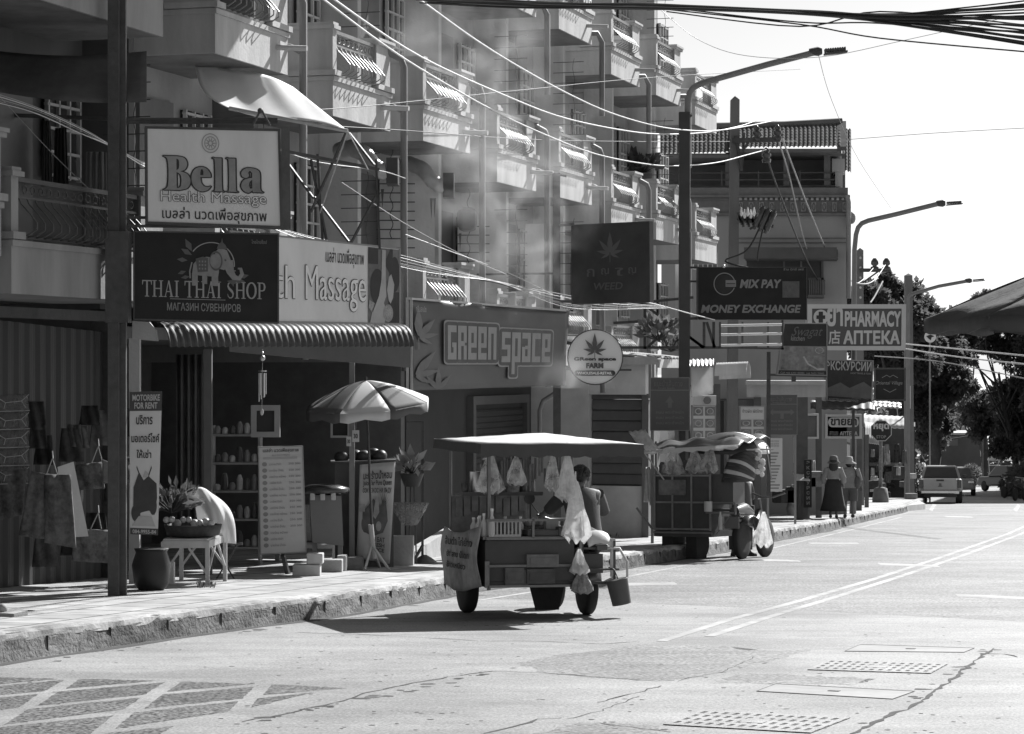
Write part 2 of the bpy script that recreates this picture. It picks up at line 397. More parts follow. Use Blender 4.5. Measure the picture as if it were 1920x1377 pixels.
cells = [[(0, 510), (330, 520), (0, 550)], [(0, 560), (365, 525), (250, 590), (0, 610)], [(0, 625), (215, 605), (110, 680), (0, 695)],
 [(450, 520), (880, 530), (370, 575)], [(330, 592), (925, 540), (815, 608), (205, 672)], [(160, 690), (795, 625), (700, 690), (20, 778)],
 [(-200, 815), (640, 725), (505, 831), (430, 900), (-200, 900)], [(1020, 535), (1430, 548), (940, 592)], [(915, 608), (1430, 565), (1365, 630), (810, 688)],
 [(755, 710), (1345, 645), (1280, 705), (645, 800)], [(1530, 550), (1950, 572), (1480, 612)], [(1450, 630), (1770, 595), (1410, 682)],
 [(600, 826), (980, 785), (900, 831), (700, 870), (560, 870)]]
sheet('road_stone_panels', [z2(c) for c in cells], AGG, .0012, .8)
sheet('road_patch', [[(967, 1243), (1060, 1227), (1200, 1210), (1353, 1212), (1412, 1220), (1520, 1220), (1440, 1240), (1353, 1262), (1266, 1277), (1120, 1272), (1030, 1263)],
                     [(1000, 1377), (1090, 1355), (1240, 1362), (1240, 1420), (960, 1420)], [(1330, 1280), (1400, 1263), (1640, 1272), (1600, 1285)]], ROADA, .0012, 4)
def strip(pts, w, jit=0, h=.003, step=.25):
    b3 = [lift(G(*p), h) for p in pts]; out = MB(); L, Rr = [], []; fine = []
    for p, q in zip(b3, b3[1:]):
        k = max(1, int((q-p).length/step)); fine += [p.lerp(q, i/k) for i in range(k)]
    fine.append(b3[-1])
    for i, p in enumerate(fine):
        d = (fine[min(i+1, len(fine)-1)]-fine[max(i-1, 0)]).normalized(); e = Vector((-d.y, d.x, 0)).normalized()
        j = Vector((random.uniform(-jit, jit), random.uniform(-jit, jit)*1.5, 0)); ww = w*(1 if not jit else random.uniform(.25, 1.7))
        L.append(p+e*ww/2+j); Rr.append(p-e*ww/2+j)
    for i in range(len(fine)-1): out.add([L[i], L[i+1], Rr[i+1], Rr[i]], [(0, 1, 2, 3)])
    return out
def z3(l): return [(x/3+560, y/3+1040) for x, y in l]
def z4(l): return [(x/2.4+1120, y/2.4+920) for x, y in l]
cr = MB()
for pts, wd in ((z3([(-300, 940), (0, 880), (240, 825), (380, 780), (600, 735), (850, 690), (1080, 657), (1330, 665), (1630, 687), (1920, 705)]), .03),
                (z3([(0, 440), (260, 447), (600, 462), (1000, 487), (1400, 490), (1720, 505), (1920, 490)]), .022),
                (z4([(1150, 1097), (1190, 1075), (1300, 1020), (1440, 960), (1540, 890), (1600, 850), (1700, 770), (1780, 710)]), .05),
                (z4([(1765, 735), (1830, 735), (1890, 750)]), .05), (z3([(1050, 1005), (1240, 960), (1330, 930), (1480, 925)]), .04),
                (z3([(1500, 930), (1700, 880), (1920, 800)]), .012), (z4([(0, 955), (230, 895), (300, 880)]), .02), (z4([(0, 1050), (200, 1072), (330, 1090)]), .02),
                (z3([(560, 165*3-40*3), (900, 380), (1100, 330)]), .012), (z4([(700, 750), (560, 820), (350, 858)]), .012)):
    o = strip(pts, wd*.55, .02, step=.12); cr.add(o.v, o.f)
gut = [p+Vector((.09, 0, .0018)) for p in kfine if p.y < 60]; vs = []
for i, p in enumerate(gut): w_ = random.uniform(.02, .1); vs += [p-Vector((.06, 0, 0)), p+Vector((w_, 0, 0))]
cr.add(vs, [(2*i, 2*i+1, 2*i+3, 2*i+2) for i in range(len(gut)-1)])
for i in range(420):                                              # grit and small stains
    c = lift(G(random.uniform(0, 1920), random.uniform(1130, 1377)), .0022); r_ = random.uniform(.004, .016); cr.poly([c+Vector((r_*random.uniform(.7, 2)*math.cos(a), r_*math.sin(a), 0)) for a in [k*1.05 for k in range(6)]])
for i in range(70):                                                # dirt and small chips along the gutter and joints
    t = random.random(); k = random.choice([(0, 1250, 870, 1120), (870, 1120, 1440, 1024), (420, 1360, 920, 1262), (1600, 1370, 1860, 1215)])
    c = lift(G(k[0]+(k[2]-k[0])*t+random.uniform(-14, 14), k[1]+(k[3]-k[1])*t+random.uniform(-2, 5)), .0026)
    r_ = random.uniform(.01, .04); cr.poly([c+Vector((r_*random.uniform(.6, 2.6)*math.cos(a), r_*random.uniform(.6, 1.4)*math.sin(a), 0)) for a in [k*1.05 for k in range(6)]])
tag(cr.build('road_cracks', CRACK), kind='structure')
ln = MB()
for pts, wd in (([(1240, 1203), (1370, 1162), (1500, 1127), (1637, 1087), (1760, 1047), (1891, 1001), (1960, 970)], .1),
                ([(1330, 1194), (1450, 1155), (1560, 1122), (1680, 1084), (1800, 1044), (1916, 1001), (1985, 970)], .1), ([(900, 1126), (1160, 1085), (1437, 1031), (1600, 993), (1691, 970)], .07)):
    o = strip(pts, wd, 0); ln.add(o.v, o.f)
for x0, y0, x1, y1, hh in ((1645, 1056, 1757, 1060, 4), (1515, 1018, 1607, 1018, 2), (1790, 1114, 1930, 1120, 5), (1428, 1049, 1497, 1051, 3), (1162, 1094, 1265, 1092, 5), (1770, 968, 1820, 969, 2), (1742, 956, 1750, 944, 3), (1900, 956, 1908, 945, 4)):
    ln.poly([lift(G(*c), .0022) for c in jag([(x0, y0), (x1, y1), (x1+6, y1+hh), (x0+6, y0+hh)], .4)])
tag(ln.build('road_markings', LINE), kind='structure')

# pavement with paving joints
m = bpy.data.materials.new('paving'); m.use_nodes = True; t = m.node_tree; N = t.nodes; L = t.links; bs = N['Principled BSDF']
tc = N.new('ShaderNodeTexCoord'); mp = N.new('ShaderNodeMapping'); L.new(tc.outputs['Object'], mp.inputs[0]); mp.inputs['Rotation'].default_value = (0, 0, R(17))
br = N.new('ShaderNodeTexBrick'); L.new(mp.outputs[0], br.inputs[0]); br.inputs['Scale'].default_value = 1.0
br.inputs['Brick Width'].default_value = .6; br.inputs['Row Height'].default_value = .6; br.inputs['Mortar Size'].default_value = .02; br.offset = 0
br.inputs[1].default_value = (.36, .36, .36, 1); br.inputs[2].default_value = (.28, .28, .28, 1); br.inputs[3].default_value = (.07, .07, .07, 1)
ns = N.new('ShaderNodeTexNoise'); ns.inputs['Scale'].default_value = 3; ns.inputs['Detail'].default_value = 8; L.new(tc.outputs['Object'], ns.inputs[0])
mr = N.new('ShaderNodeMapRange'); mr.inputs[1].default_value = .3; mr.inputs[2].default_value = .7; mr.inputs[3].default_value = .65; mr.inputs[4].default_value = 1.25
L.new(ns.outputs[0], mr.inputs[0]); mx = N.new('ShaderNodeMix'); mx.data_type = 'RGBA'; mx.blend_type = 'MULTIPLY'; mx.inputs[0].default_value = 1
L.new(br.outputs[0], mx.inputs[6]); L.new(mr.outputs[0], mx.inputs[7]); L.new(mx.outputs[2], bs.inputs['Base Color']); bs.inputs['Roughness'].default_value = .75
bp = N.new('ShaderNodeBump'); bp.inputs['Strength'].default_value = .3; L.new(ns.outputs[0], bp.inputs['Height']); L.new(bp.outputs[0], bs.inputs['Normal'])
PAVE = m; PH = .22
b = MB()
for p, q in zip(kfine, kfine[1:]):
    ra, rb = math.sin(p.y*3.1)*.012, math.sin(q.y*3.1)*.012
    b.add([lift(p, PH-.01)-Vector((.14, 0, 0)), lift(q, PH-.01)-Vector((.14, 0, 0)), lift(q, PH)-Vector((14, -3, 0)), lift(p, PH)-Vector((14, -3, 0))], [(0, 1, 2, 3)])
tag(b.build('pavement', PAVE), kind='structure')
KM = M('kerb_stone', .125, .9, .9, 5, .9, bscale=26, lo=.015); KTOP = M('kerb_lit_top', .3, .85, .8, 4, .5, lo=.05)  # paler kerb top: the sunlit edge is painted into its tone
b = MB(); prof = [(.02, -.02), (.0, .08), (-.015, .17), (-.05, PH), (-.2, PH+.006), (-.2, PH-.06)]
def kpt(p, i, o, h):
    j = .006*math.sin(i*1.3+h*31)+random.uniform(-.006, .006); return Vector((p.x+o+j, p.y, p.z+h+random.uniform(-.005, .005)))
rows = []
kk = []
for p, q in zip(kfine, kfine[1:]):
    for i in range(4): kk.append(p.lerp(q, i/4))
for i, p in enumerate(kk): rows.append([kpt(p, i, o, h) for o, h in prof])
vs = [v for r_ in rows for v in r_]; k = len(prof)
b.add(vs, [(i*k+j, (i+1)*k+j, (i+1)*k+j+1, i*k+j+1) for i in range(len(rows)-1) for j in range(k-1)], False)
tag(b.build('kerb', KM), kind='structure')
b = MB(); rows = [[kpt(p, i, o, h+.004) for o, h in ((-.012, .15), (-.03, PH-.01), (-.09, PH+.008), (-.21, PH+.01))] for i, p in enumerate(kk)]
b.add([v for r_ in rows for v in r_], [(i*4+j, (i+1)*4+j, (i+1)*4+j+1, i*4+j+1) for i in range(len(rows)-1) for j in range(3)]); tag(b.build('kerb_top', KTOP), kind='structure')
b = MB()
for i, p in enumerate(kfine):
    if i % 2 == 0: e = random.uniform(.003, .007); b.hexa([p+Vector((x, y, z)) for z in (.0, PH-.05) for x, y in ((-.05, -e), (.005, -e), (.003, e), (-.05, e))])
tag(b.build('kerb_joints', CRACK), kind='structure')
b = MB()                                                           # the island kerb at the far corner
b.prism([G(1660, 952, .2), G(1735, 945, .2), G(1722, 938, .2), G(1690, 936, .2)], (0, 0, -.3))
b.build('kerb_corner', CONC); tag(bpy.data.objects['kerb_corner'], kind='structure')

# drain grates and covers in the road
def grate(c, nx, ny, label, name='drain_grate', holes=True):
    q = Q(lift(G(*c[1]), .0034), lift(G(*c[2]), .0034), lift(G(*c[0]), .0034), lift(G(*c[3]), .0034))
    r = root(name, q.at(.5, .5, -.01), label, 'drain cover', 'drain covers set in the road')
    b = MB(); b.poly([q.at(0, 0, 0), q.at(1, 0, 0), q.at(1, 1, 0), q.at(0, 1, 0)]); b.build('pit', BLACK, r) if holes else b.build('plate', M('cover_plate', .25, .6, .3, 8), r)
    b = MB()
    def pl(u0, v0, u1, v1, o=.02):
        b.hexa([q.at(u0, v0, .0006), q.at(u1, v0, .0006), q.at(u1, v1, .0006), q.at(u0, v1, .0006), q.at(u0, v0, o), q.at(u1, v0, o), q.at(u1, v1, o), q.at(u0, v1, o)])
    if holes:
        for i in range(nx+1): pl(i/nx*.955, 0, i/nx*.955+.045*12/nx*.95, 1, .0042)
        for j in range(ny+1): pl(0, j/ny*.9, 1, j/ny*.9+.1, .0036)
        pl(.42, .35, .58, .62, .0056)
        b.build('bars', M('grate_iron', .26, .6, .4, 14, .3), r)
    else:
        for u0, v0, u1, v1 in ((0, 0, 1, .025), (0, .955, 1, 1), (0, .025, .006, .955), (.994, .025, 1, .955)): pl(u0, v0, u1, v1, .0016)
        b.build('rim', M('rim_dirt', .1, .9, .6, 9), r); b = MB(); pl(.46, .45, .54, .55, .004); b.build('handle', IRON, r)
grate([(1243, 1360), (1316, 1333), (1595, 1347), (1520, 1376)], 13, 4, 'large iron drain grate with square holes close to the photo\'s lower edge')
grate([(1514, 1257), (1553, 1239), (1778, 1246), (1745, 1264)], 13, 4, 'iron drain grate with square holes between two solid covers')
grate([(1418, 1297), (1455, 1283), (1716, 1297), (1674, 1312)], 1, 1, 'pale solid drain cover between the two iron grates', 'drain_cover', False)
grate([(1583, 1222), (1614, 1209), (1828, 1216), (1808, 1224)], 1, 1, 'pale solid drain cover farther up the road than both grates', 'drain_cover', False)
# ================================================================ the apartment building on the slope
UL = 3.6
FZ3 = {-3: 5.95, -2: 5.6, -1: 5.25, 0: 5.25, 1: 4.9, 2: 4.9, 3: 4.57, 4: 4.57, 5: 4.2, 6: 4.2, 7: 3.95}
FH = 2.93
apt = root('apartment_building', S(6, -5, zg(sY(6))), 'long stepped apartment block with white balconies and bellied railings above the shops', 'building')
def sR(k): return UL*(k-1)+(-.15 if k < 1 else 0)
for k0, k1, mt in ((-3, 0, M('wall_shaded', .09, .85, .3, 1.6, .25, streak=.3)), (0, 8, WALLG)):  # darker copy for the left walls: shade painted into the grey
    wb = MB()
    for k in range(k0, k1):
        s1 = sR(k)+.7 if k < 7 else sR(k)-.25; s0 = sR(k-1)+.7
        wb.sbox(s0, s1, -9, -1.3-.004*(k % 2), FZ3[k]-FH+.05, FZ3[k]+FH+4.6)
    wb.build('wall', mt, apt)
for k0, k1, mt in ((-3, 1, M('wall_shaded', .09)), (1, 7, PLASTERW)):
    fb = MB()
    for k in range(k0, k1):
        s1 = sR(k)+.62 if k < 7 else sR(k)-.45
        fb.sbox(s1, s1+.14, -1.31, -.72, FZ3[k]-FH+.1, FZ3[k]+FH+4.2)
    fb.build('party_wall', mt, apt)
# balcony pieces once, in the building's own axes, then copied
def bal_parts(L):
    r0 = S(0, 0, 0); out = {}
    b = MB(); b.sbox(-L, 0, -1.35, 0, 0, .46); b.sbox(-L-.02, .02, -1.35, .025, .46, .52)
    out['slab'] = b
    b = MB(); b.sbox(-L+.03, -.03, -1.3, -.03, -.004, .0); out['soffit'] = b  # dark sheet under the slab, its shade put into the colour
    b = MB(); b.sbox(-L, -L+.14, -1.3, -.002, .52, 1.14)              # end parapet facing down the street
    b.sbox(-L-.04, -L+.2, -1.3, .035, 1.14, 1.19); b.sbox(-L-.02, -L+.17, -1.3, .015, 1.19, 1.23)
    b.sbox(-L-.05, -L+.2, -.62, .05, .53, .6)
    out['parapet'] = b
    b = MB(); b.sbox(-.55, -.002, -.2, -.002, .52, 1.14); b.sbox(-.58, .04, -.23, .04, 1.14, 1.19); b.sbox(-.6, .06, -.25, .06, 1.19, 1.23); b.sbox(-.6, .05, -.25, .05, .53, .6)
    out['pillar'] = b
    b = MB(); a0, a1 = -L+.15, -.56
    b.bar(S(a0, -.05, 1.12), S(a1, -.05, 1.12), .045); b.bar(S(a0, -.05, .95), S(a1, -.05, .95), .025); b.bar(S(a0, -.05, .56), S(a1, -.05, .56), .03)
    nb = max(8, int((a1-a0)/.165))
    for i in range(nb):
        s_ = a0+(i+.5)/nb*(a1-a0)
        b.tube([S(s_, -.05, .94), S(s_, -.02, .88), S(s_, .08, .78), S(s_, .15, .69), S(s_, .15, .63), S(s_, .06, .575), S(s_, -.05, .565)], .009, 5)
        b.tube([S(s_-.05, -.05, 1.03+.04*math.cos(t)) + SD*.05*math.sin(t) for t in [x*.9 for x in range(8)]], .008, 4)
    for s_ in (a0, a1): b.bar(S(s_, -.05, .52), S(s_, -.05, 1.14), .06)
    out['railing'] = b
    b = MB()
    for i in range(8): b.bar(S(.02, -.74, 1.3+i*.19), S(.02, -.16, 1.3+i*.19), .012)
    b.tube([S(.02, -.35+.02*math.sin(i*1.3), 1.2+i*.1) for i in range(16)], .006, 4)
    out['divider_grille'] = b
    return out
RAILM = M('railing_paint', .2, .4, .3, 12); GRILM = IRON
proto = {}
PLASTERD = M('plaster_shaded', .27, .85, .4, 2.0, .3, streak=.2)  # darker plaster for the left balconies, shade put into its colour
def balcony(k, z, L=2.2, tone=PLASTER):
    key = (L, tone.name)
    if key not in proto:
        d = {}
        for nm, b in bal_parts(L).items():
            me = bpy.data.meshes.new(nm); me.from_pydata([tuple(v-SB) for v in b.v], [], b.f)
            bm = bmesh.new(); bm.from_mesh(me); bmesh.ops.recalc_face_normals(bm, faces=bm.faces); bm.to_mesh(me); bm.free()
            me.materials.append({'railing': M('railing_shaded', .07, .5, .3, 12) if tone.name == 'plaster_shaded' else RAILM, 'divider_grille': GRILM, 'soffit': M('soffit_shade_tone', .16, .9, .5, 3)}.get(nm, tone)); d[nm] = me  # left railing and soffits get darker tones with shade painted in
        proto[key] = d
    d = proto[key]; loc = S(sR(k), 0, z)-apt.location
    o = bpy.data.objects.new('balcony', d['slab']); COL.objects.link(o); o.parent = apt; o.location = loc
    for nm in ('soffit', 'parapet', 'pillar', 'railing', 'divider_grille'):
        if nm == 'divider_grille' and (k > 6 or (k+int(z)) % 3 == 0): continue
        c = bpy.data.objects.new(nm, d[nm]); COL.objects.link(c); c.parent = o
    return o
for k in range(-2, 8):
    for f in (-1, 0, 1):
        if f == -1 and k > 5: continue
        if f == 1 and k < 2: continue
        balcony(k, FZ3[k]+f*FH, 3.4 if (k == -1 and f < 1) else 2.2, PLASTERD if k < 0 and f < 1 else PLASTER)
# doors and windows on the recessed wall
for k in range(-2, 8):
    for f in (-1, 0, 1):
        z = FZ3[k]+f*FH+.5
        b = MB(); s_ = sR(k)-1.6
        b.sbox(s_, s_+.95, -1.3, -1.25, z, z+2.05)
        d_ = b.build('balcony_door', M('door_dark', .1, .5, .2), apt)
        b = MB(); b.sbox(s_+1.25, s_+1.95, -1.3, -1.24, z+.9, z+2.0); w_ = b.build('window', M('window_pane_dark', .04, .15, .1), apt)
        b = MB()
        for i in range(5): b.sbox(s_+1.2, s_+2.0, -1.25, -1.2, z+.9+i*.26, z+.93+i*.26)
        for i in range(4): b.sbox(s_+1.22+i*.25, s_+1.25+i*.25, -1.25, -1.2, z+.88, z+2.0)
        b.build('window_frame', PLASTER, w_)
# drainpipes with elbows and the small spouts in the slabs
for k in range(0, 7):
    z = FZ3[k]; b = MB(); s_ = sR(k)+.12
    b.tube([S(s_-.2, -.05, z+1.12), S(s_, .12, z+1.02), S(s_, .16, z+.9), S(s_, .16, z-1.4), S(s_+.02, .17, zg(sY(s_))+2.9 if k < 6 else z-2)], .05, 8)
    b.tube([S(s_, .16, z+.28), S(s_-.1, .02, z+.36), S(s_-.12, -.05, z+.36)], .035, 6)
    if k >= 3: b.tube([S(s_-.25, -.3, z+FH+.2), S(s_-.03, .08, z+FH+.22), S(s_, .16, z+FH+.05), S(s_, .16, z+FH-1.3)], .05, 8)
    b.build('drainpipe', M('pipe_grey', .2, .5, .3, 8, streak=.2), apt)
    for f in (0, 1):
        b = MB(); zz = z+f*FH+.3
        b.tube([S(sR(k)-.35, -.02, zz), S(sR(k)-.35, .4, zz-.03)], .035, 8); b.build('spout', PLASTERW, apt)
# kitchen exhaust ducts and boxes on the party walls (level of the lower balconies)
def duct(px, py, Y, w=.36):
    b = MB(); c = P(px, py, Y)
    pts = [c+Vector((-.5, .25, .15)), c+Vector((-.32, .05, .17)), c+Vector((-.12, -.08, .08)), c+Vector((.02, -.16, -.1)), c+Vector((.13, -.2, -.18)), c+Vector((.2, -.2, -.17))]
    fine = []
    for i in range(len(pts)-1):
        for t in range(5): fine.append(pts[i].lerp(pts[i+1], t/5))
    b.tube(fine, [.11+.009*(i % 2) for i in range(len(fine))], 12); b.build('exhaust_duct', GALV, apt)
    b = MB(); b.box(c+Vector((.27, 0, -.17)), (.16, .5, .36)); b.build('exhaust_box', BLACK, apt)
duct(808, 328, 36.2); duct(700, 300, 33.2)
b = MB(); b.box(P(876, 412, 38.5), (.32, .7, .36)); b.build('exhaust_hood', BLACK, apt, bevel=.1)
st = M('soot_stain', .07, .9, .5, 9)
b = MB()
for px, py, Y, h in ((714, 355, 33.6, .28), (806, 372, 35.9, .32), (812, 372, 35.9, .3), (860, 438, 38.1, .28), (931, 440, 40.2, .3), (938, 440, 40.2, .26)):
    c = P(px, py, Y); b.add([c, c+Vector((.045, 0, 0)), c+Vector((.022, 0, -h))], [(0, 1, 2)])
b.build('soot_streak', st, apt, solid=.012)
# pale party walls behind the lower balconies, with rods
for x0, x1, y0, y1, Y in ((712, 815, 330, 520, 36.6), (858, 950, 405, 560, 40.0), (985, 1035, 420, 560, 43.5)):
    b = MB()
    b.hexa([P(x0, y1, Y), P(x1, y1, Y+.1), P(x1, y1, Y+.35), P(x0, y1, Y+.25), P(x0, y0, Y), P(x1, y0, Y+.1), P(x1, y0, Y+.35), P(x0, y0, Y+.25)])
    b.build('pale_party_wall', PLASTER, apt)
for x0, x1, y0, y1, Y, n_ in ((706, 778, 345, 465, 36.3, 8), (855, 918, 425, 490, 39.6, 5)):
    b = MB()
    for i in range(n_): b.bar(P(x0, y0+(y1-y0)*i/(n_-1), Y), P(x1, y0+(y1-y0)*i/(n_-1), Y), .018)
    b.tube([P((x0+x1)/2-8+3*math.sin(i*1.1), y0-70+i*6, Y-.02) for i in range(30)], .008, 4)
    b.build('divider_grille', IRON, apt)

# ---------------------------------------------------------------- the front at street level
def wall_thing(name, label, cat, mb, mat, **k):
    return tag(mb.build(name, mat, **k), label, cat)
b = MB(); s0, s1 = -13, -5.6                                         # corrugated hoarding on the left
nn = 60; vs = []
for i in range(nn*2+1):
    s_ = s0+(s1-s0)*i/(nn*2); o = .03*(1 if (i//2) % 2 else 0)
    vs += [S(s_, -1.62+o, zg(sY(s_))+.2), S(s_, -1.62+o, zg(sY(s_))+3.15)]
b.add(vs, [(2*i, 2*i+2, 2*i+3, 2*i+1) for i in range(nn*2)])
hd = root('sheet_metal_hoarding', S(-9, -1.6, zg(sY(-9))+.2), 'tall dark ribbed hoarding wall behind the hanging bags', 'wall')
b.build('sheet', M('hoarding_sheet', .045, .55, .3, 4, streak=.15), hd, solid=.01)
b = MB(); b.sbox(s0, s1, -1.66, -1.5, 2.15, 2.27); b.sbox(s1-.05, s1+.12, -1.75, -1.45, -1.2, 2.3); b.build('frame', IRON, hd)
b = MB()                                                             # inside of the massage shop
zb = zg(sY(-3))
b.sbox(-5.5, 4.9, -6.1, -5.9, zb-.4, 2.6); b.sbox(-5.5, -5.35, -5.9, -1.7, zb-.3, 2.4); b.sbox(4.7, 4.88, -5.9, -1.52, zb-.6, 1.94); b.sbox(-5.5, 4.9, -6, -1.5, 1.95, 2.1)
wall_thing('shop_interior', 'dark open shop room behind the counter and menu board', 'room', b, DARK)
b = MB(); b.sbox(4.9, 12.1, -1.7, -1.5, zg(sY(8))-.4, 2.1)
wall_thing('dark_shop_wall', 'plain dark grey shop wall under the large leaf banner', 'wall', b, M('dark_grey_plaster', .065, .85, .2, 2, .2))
for px, y0, y1, Y, wd, tn, lb in ((253, 635, 1040, 27.4, .12, PLASTERW, 'pale square post at the corner of the massage shop'), (660, 660, 1030, 31.8, .07, GREY, 'thin grey post behind the beach umbrella'),
                                  (390, 655, 1060, 29.5, .1, MIDDK, 'dark door post inside the massage shop')):
    b = MB(); c = P(px, y0, Y); b.box((c.x, Y, (c.z+zg(Y)+.2)/2), (wd, wd, c.z-zg(Y)-.2)); wall_thing('post', lb, 'post', b, tn)
b = MB(); b.hexa([P(430, 660, 28.8), P(770, 690, 31.5), P(770, 690, 31.6), P(430, 660, 28.9), P(430, 640, 28.8), P(770, 645, 31.5), P(770, 645, 31.6), P(430, 640, 28.9)])
wall_thing('shop_fascia_board', 'dark fascia board under the corrugated shop awning', 'board', b, M('fascia_dark', .09, .7, .2))
b = MB()
aw0, aw1 = P(292, 608, 26.4), P(752, 613, 30.2)                       # corrugated curved awning
vs = []; nrib = 40
for i in range(nrib*4+1):
    t = i/(nrib*4); c = aw0.lerp(aw1, t); wv = .014*math.cos(i*math.pi/2)
    for a in range(7):
        an = R(90-a*15); vs.append(c+Vector((.8, -.62, 0))*(math.cos(an)*.2+wv*math.sin(R(30+a*10)))+Vector((0, 0, (math.sin(an)-1)*.27+.02+wv*.5)))
b.add(vs, [(i*7+a, (i+1)*7+a, (i+1)*7+a+1, i*7+a+1) for i in range(nrib*4) for a in range(6)], True)
wall_thing('corrugated_awning', 'dark corrugated rounded awning over the massage shop front', 'awning', b, M('awning_sheet', .05, .5, .3, 5, spec=.25), solid=.008)
b = MB(); c = P(265, 620, 26.3); b.prism([P(248, 636, 26.3), P(296, 640, 26.3), P(293, 620, 26.3), P(280, 604, 26.3), P(248, 602, 26.3)], (0, .06, 0))
wall_thing('awning_end_cheek', 'pale rounded end cheek of the corrugated awning', 'awning end', b, PLASTERW)

b = MB(); zz = zg(sY(8))+.2; b.sbox(8.2, 11.3, -1.5, -1.46, zz, zz+2.3)
ds = b.build('roller_door', M('roller_door', .045, .6, .3, 4)); tag(ds, 'dark closed roller door in the wall under the leaf banner', 'door')
b = MB()
for i in range(22): b.sbox(8.25, 11.25, -1.46, -1.44, zz+.05+i*.102, zz+.13+i*.102)
b.build('slats', M('roller_door', .075), ds); b = MB(); b.sbox(8.05, 8.2, -1.5, -1.38, zz, zz+2.4); b.sbox(11.3, 11.45, -1.5, -1.38, zz, zz+2.4); b.sbox(8.05, 11.45, -1.5, -1.38, zz+2.4, zz+2.55); b.build('door_frame', M('door_dark', .1), ds)
# lean-to shop with lapped boards and a lit roof edge
ls = root('lean_to_shop', S(14.5, -.4, zg(sY(14.5))+.2), 'low lean-to shop with beige pillars and dark lapped shutter boards', 'shop')
zb = zg(sY(13))+.1
b = MB(); b.sbox(11.95, 12.25, -1.6, -1.06, zb, 1.75); b.sbox(11.95, 12.25, -.93, -.38, zb, 1.75); b.sbox(11.97, 12.2, -.38, .72, 1.1, 1.72); b.build('wall', M('beige_wall', .56, .85, .22, 3, .2), ls)
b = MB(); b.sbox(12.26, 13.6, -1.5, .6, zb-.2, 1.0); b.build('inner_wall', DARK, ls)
b = MB()
for i in range(9): b.hexa([S(12.17, -.37, zb+1.15+i*.2), S(12.17, .62, zb+1.15+i*.2), S(12.25, .62, zb+1.15+i*.2), S(12.25, -.37, zb+1.15+i*.2), S(12.21, -.37, zb+1.335+i*.2), S(12.21, .62, zb+1.335+i*.2), S(12.25, .62, zb+1.335+i*.2), S(12.25, -.37, zb+1.335+i*.2)])
b.build('shutter', M('lap_board', .13, .7, .2, 6), ls)
b = MB(); b.sbox(12.1, 12.25, -.37, .62, zb, zb+1.12); b.build('plinth', M('beige_wall', .36), ls)
b = MB(); nb_ = 16; vs = []
for i in range(nb_+1):
    s_ = 11.7+2.1*i/nb_; wv = .025*(i % 2)
    vs += [S(s_, -1.4, 2.02+wv), S(s_, 1.05, 1.78+wv)]
b.add(vs, [(2*i, 2*i+2, 2*i+3, 2*i+1) for i in range(nb_)]); b.build('roof', GALV, ls, solid=.02)
b = MB(); b.sbox(11.68, 13.8, 1.0, 1.06, 1.6, 1.76); b.sbox(11.66, 11.72, -1.4, 1.0, 1.66, 1.8); b.build('eave_board', PLASTERW, ls)
b = MB(); b.tube([P(1012, 830, 43), P(1012, 770, 43), P(1018, 752, 43), P(1040, 738, 43)], .04, 8); b.build('pipe', GREY, ls)
b = MB(); b.box(S(12.1, .68, zb+1.4), (.12, .12, 2.9)); b.build('post', MIDDK, ls)
# second awning: white side sheet and a ribbed barrel end
a2 = root('barrel_awning', P(1300, 715, 49), 'white sided awning with a ribbed barrel end beside the lamp post', 'awning')
b = MB(); b.grid(lambda u, v: P(1296+(1337-1296)*u+(0 if v > .5 else 0), 684+(745-684)*(1-v)-6*u*(1-v), 49+.2*math.sin(u*3)), 8, 6); b.build('side_sheet', CLOTH, a2, solid=.006)
b = MB(); vs = []
for i in range(41):
    t = i/40
    for a in range(8):
        an = R(180-a*24); vs.append(P(1337+60*t+(.8 if i % 2 else -.8)*0, 712-3*t, 48.6+.9*t)+Vector((.12*(1-math.cos(R(a*24)))*.5, 0, 0))+Vector((0, -.3*math.cos(R(a*13)), .33*math.sin(R(168-a*24 if a > 0 else 168))*(1+.04*(i % 2)))))
b.add(vs, [(i*8+a, (i+1)*8+a, (i+1)*8+a+1, i*8+a+1) for i in range(40) for a in range(7)], True); b.build('ribbed_sheet', PLASTERW, a2, solid=.006)
b = MB()
for i in range(22):
    t = i/21; b.grid(lambda u, v: P(1250+88*u, 690-14*v-u*2, 48.5+1.2*v)+Vector((0, 0, .02*math.sin(u*70))), 44, 2); break
b.build('top_sheet', GALV, a2, solid=.01)
b = MB(); b.sbox(-24, .2, -.1, 3.7, 9.9, 10.0)                        # added slab above the view, sized to shade the left balconies
b.build('shade_blocker', PLASTERW, apt)
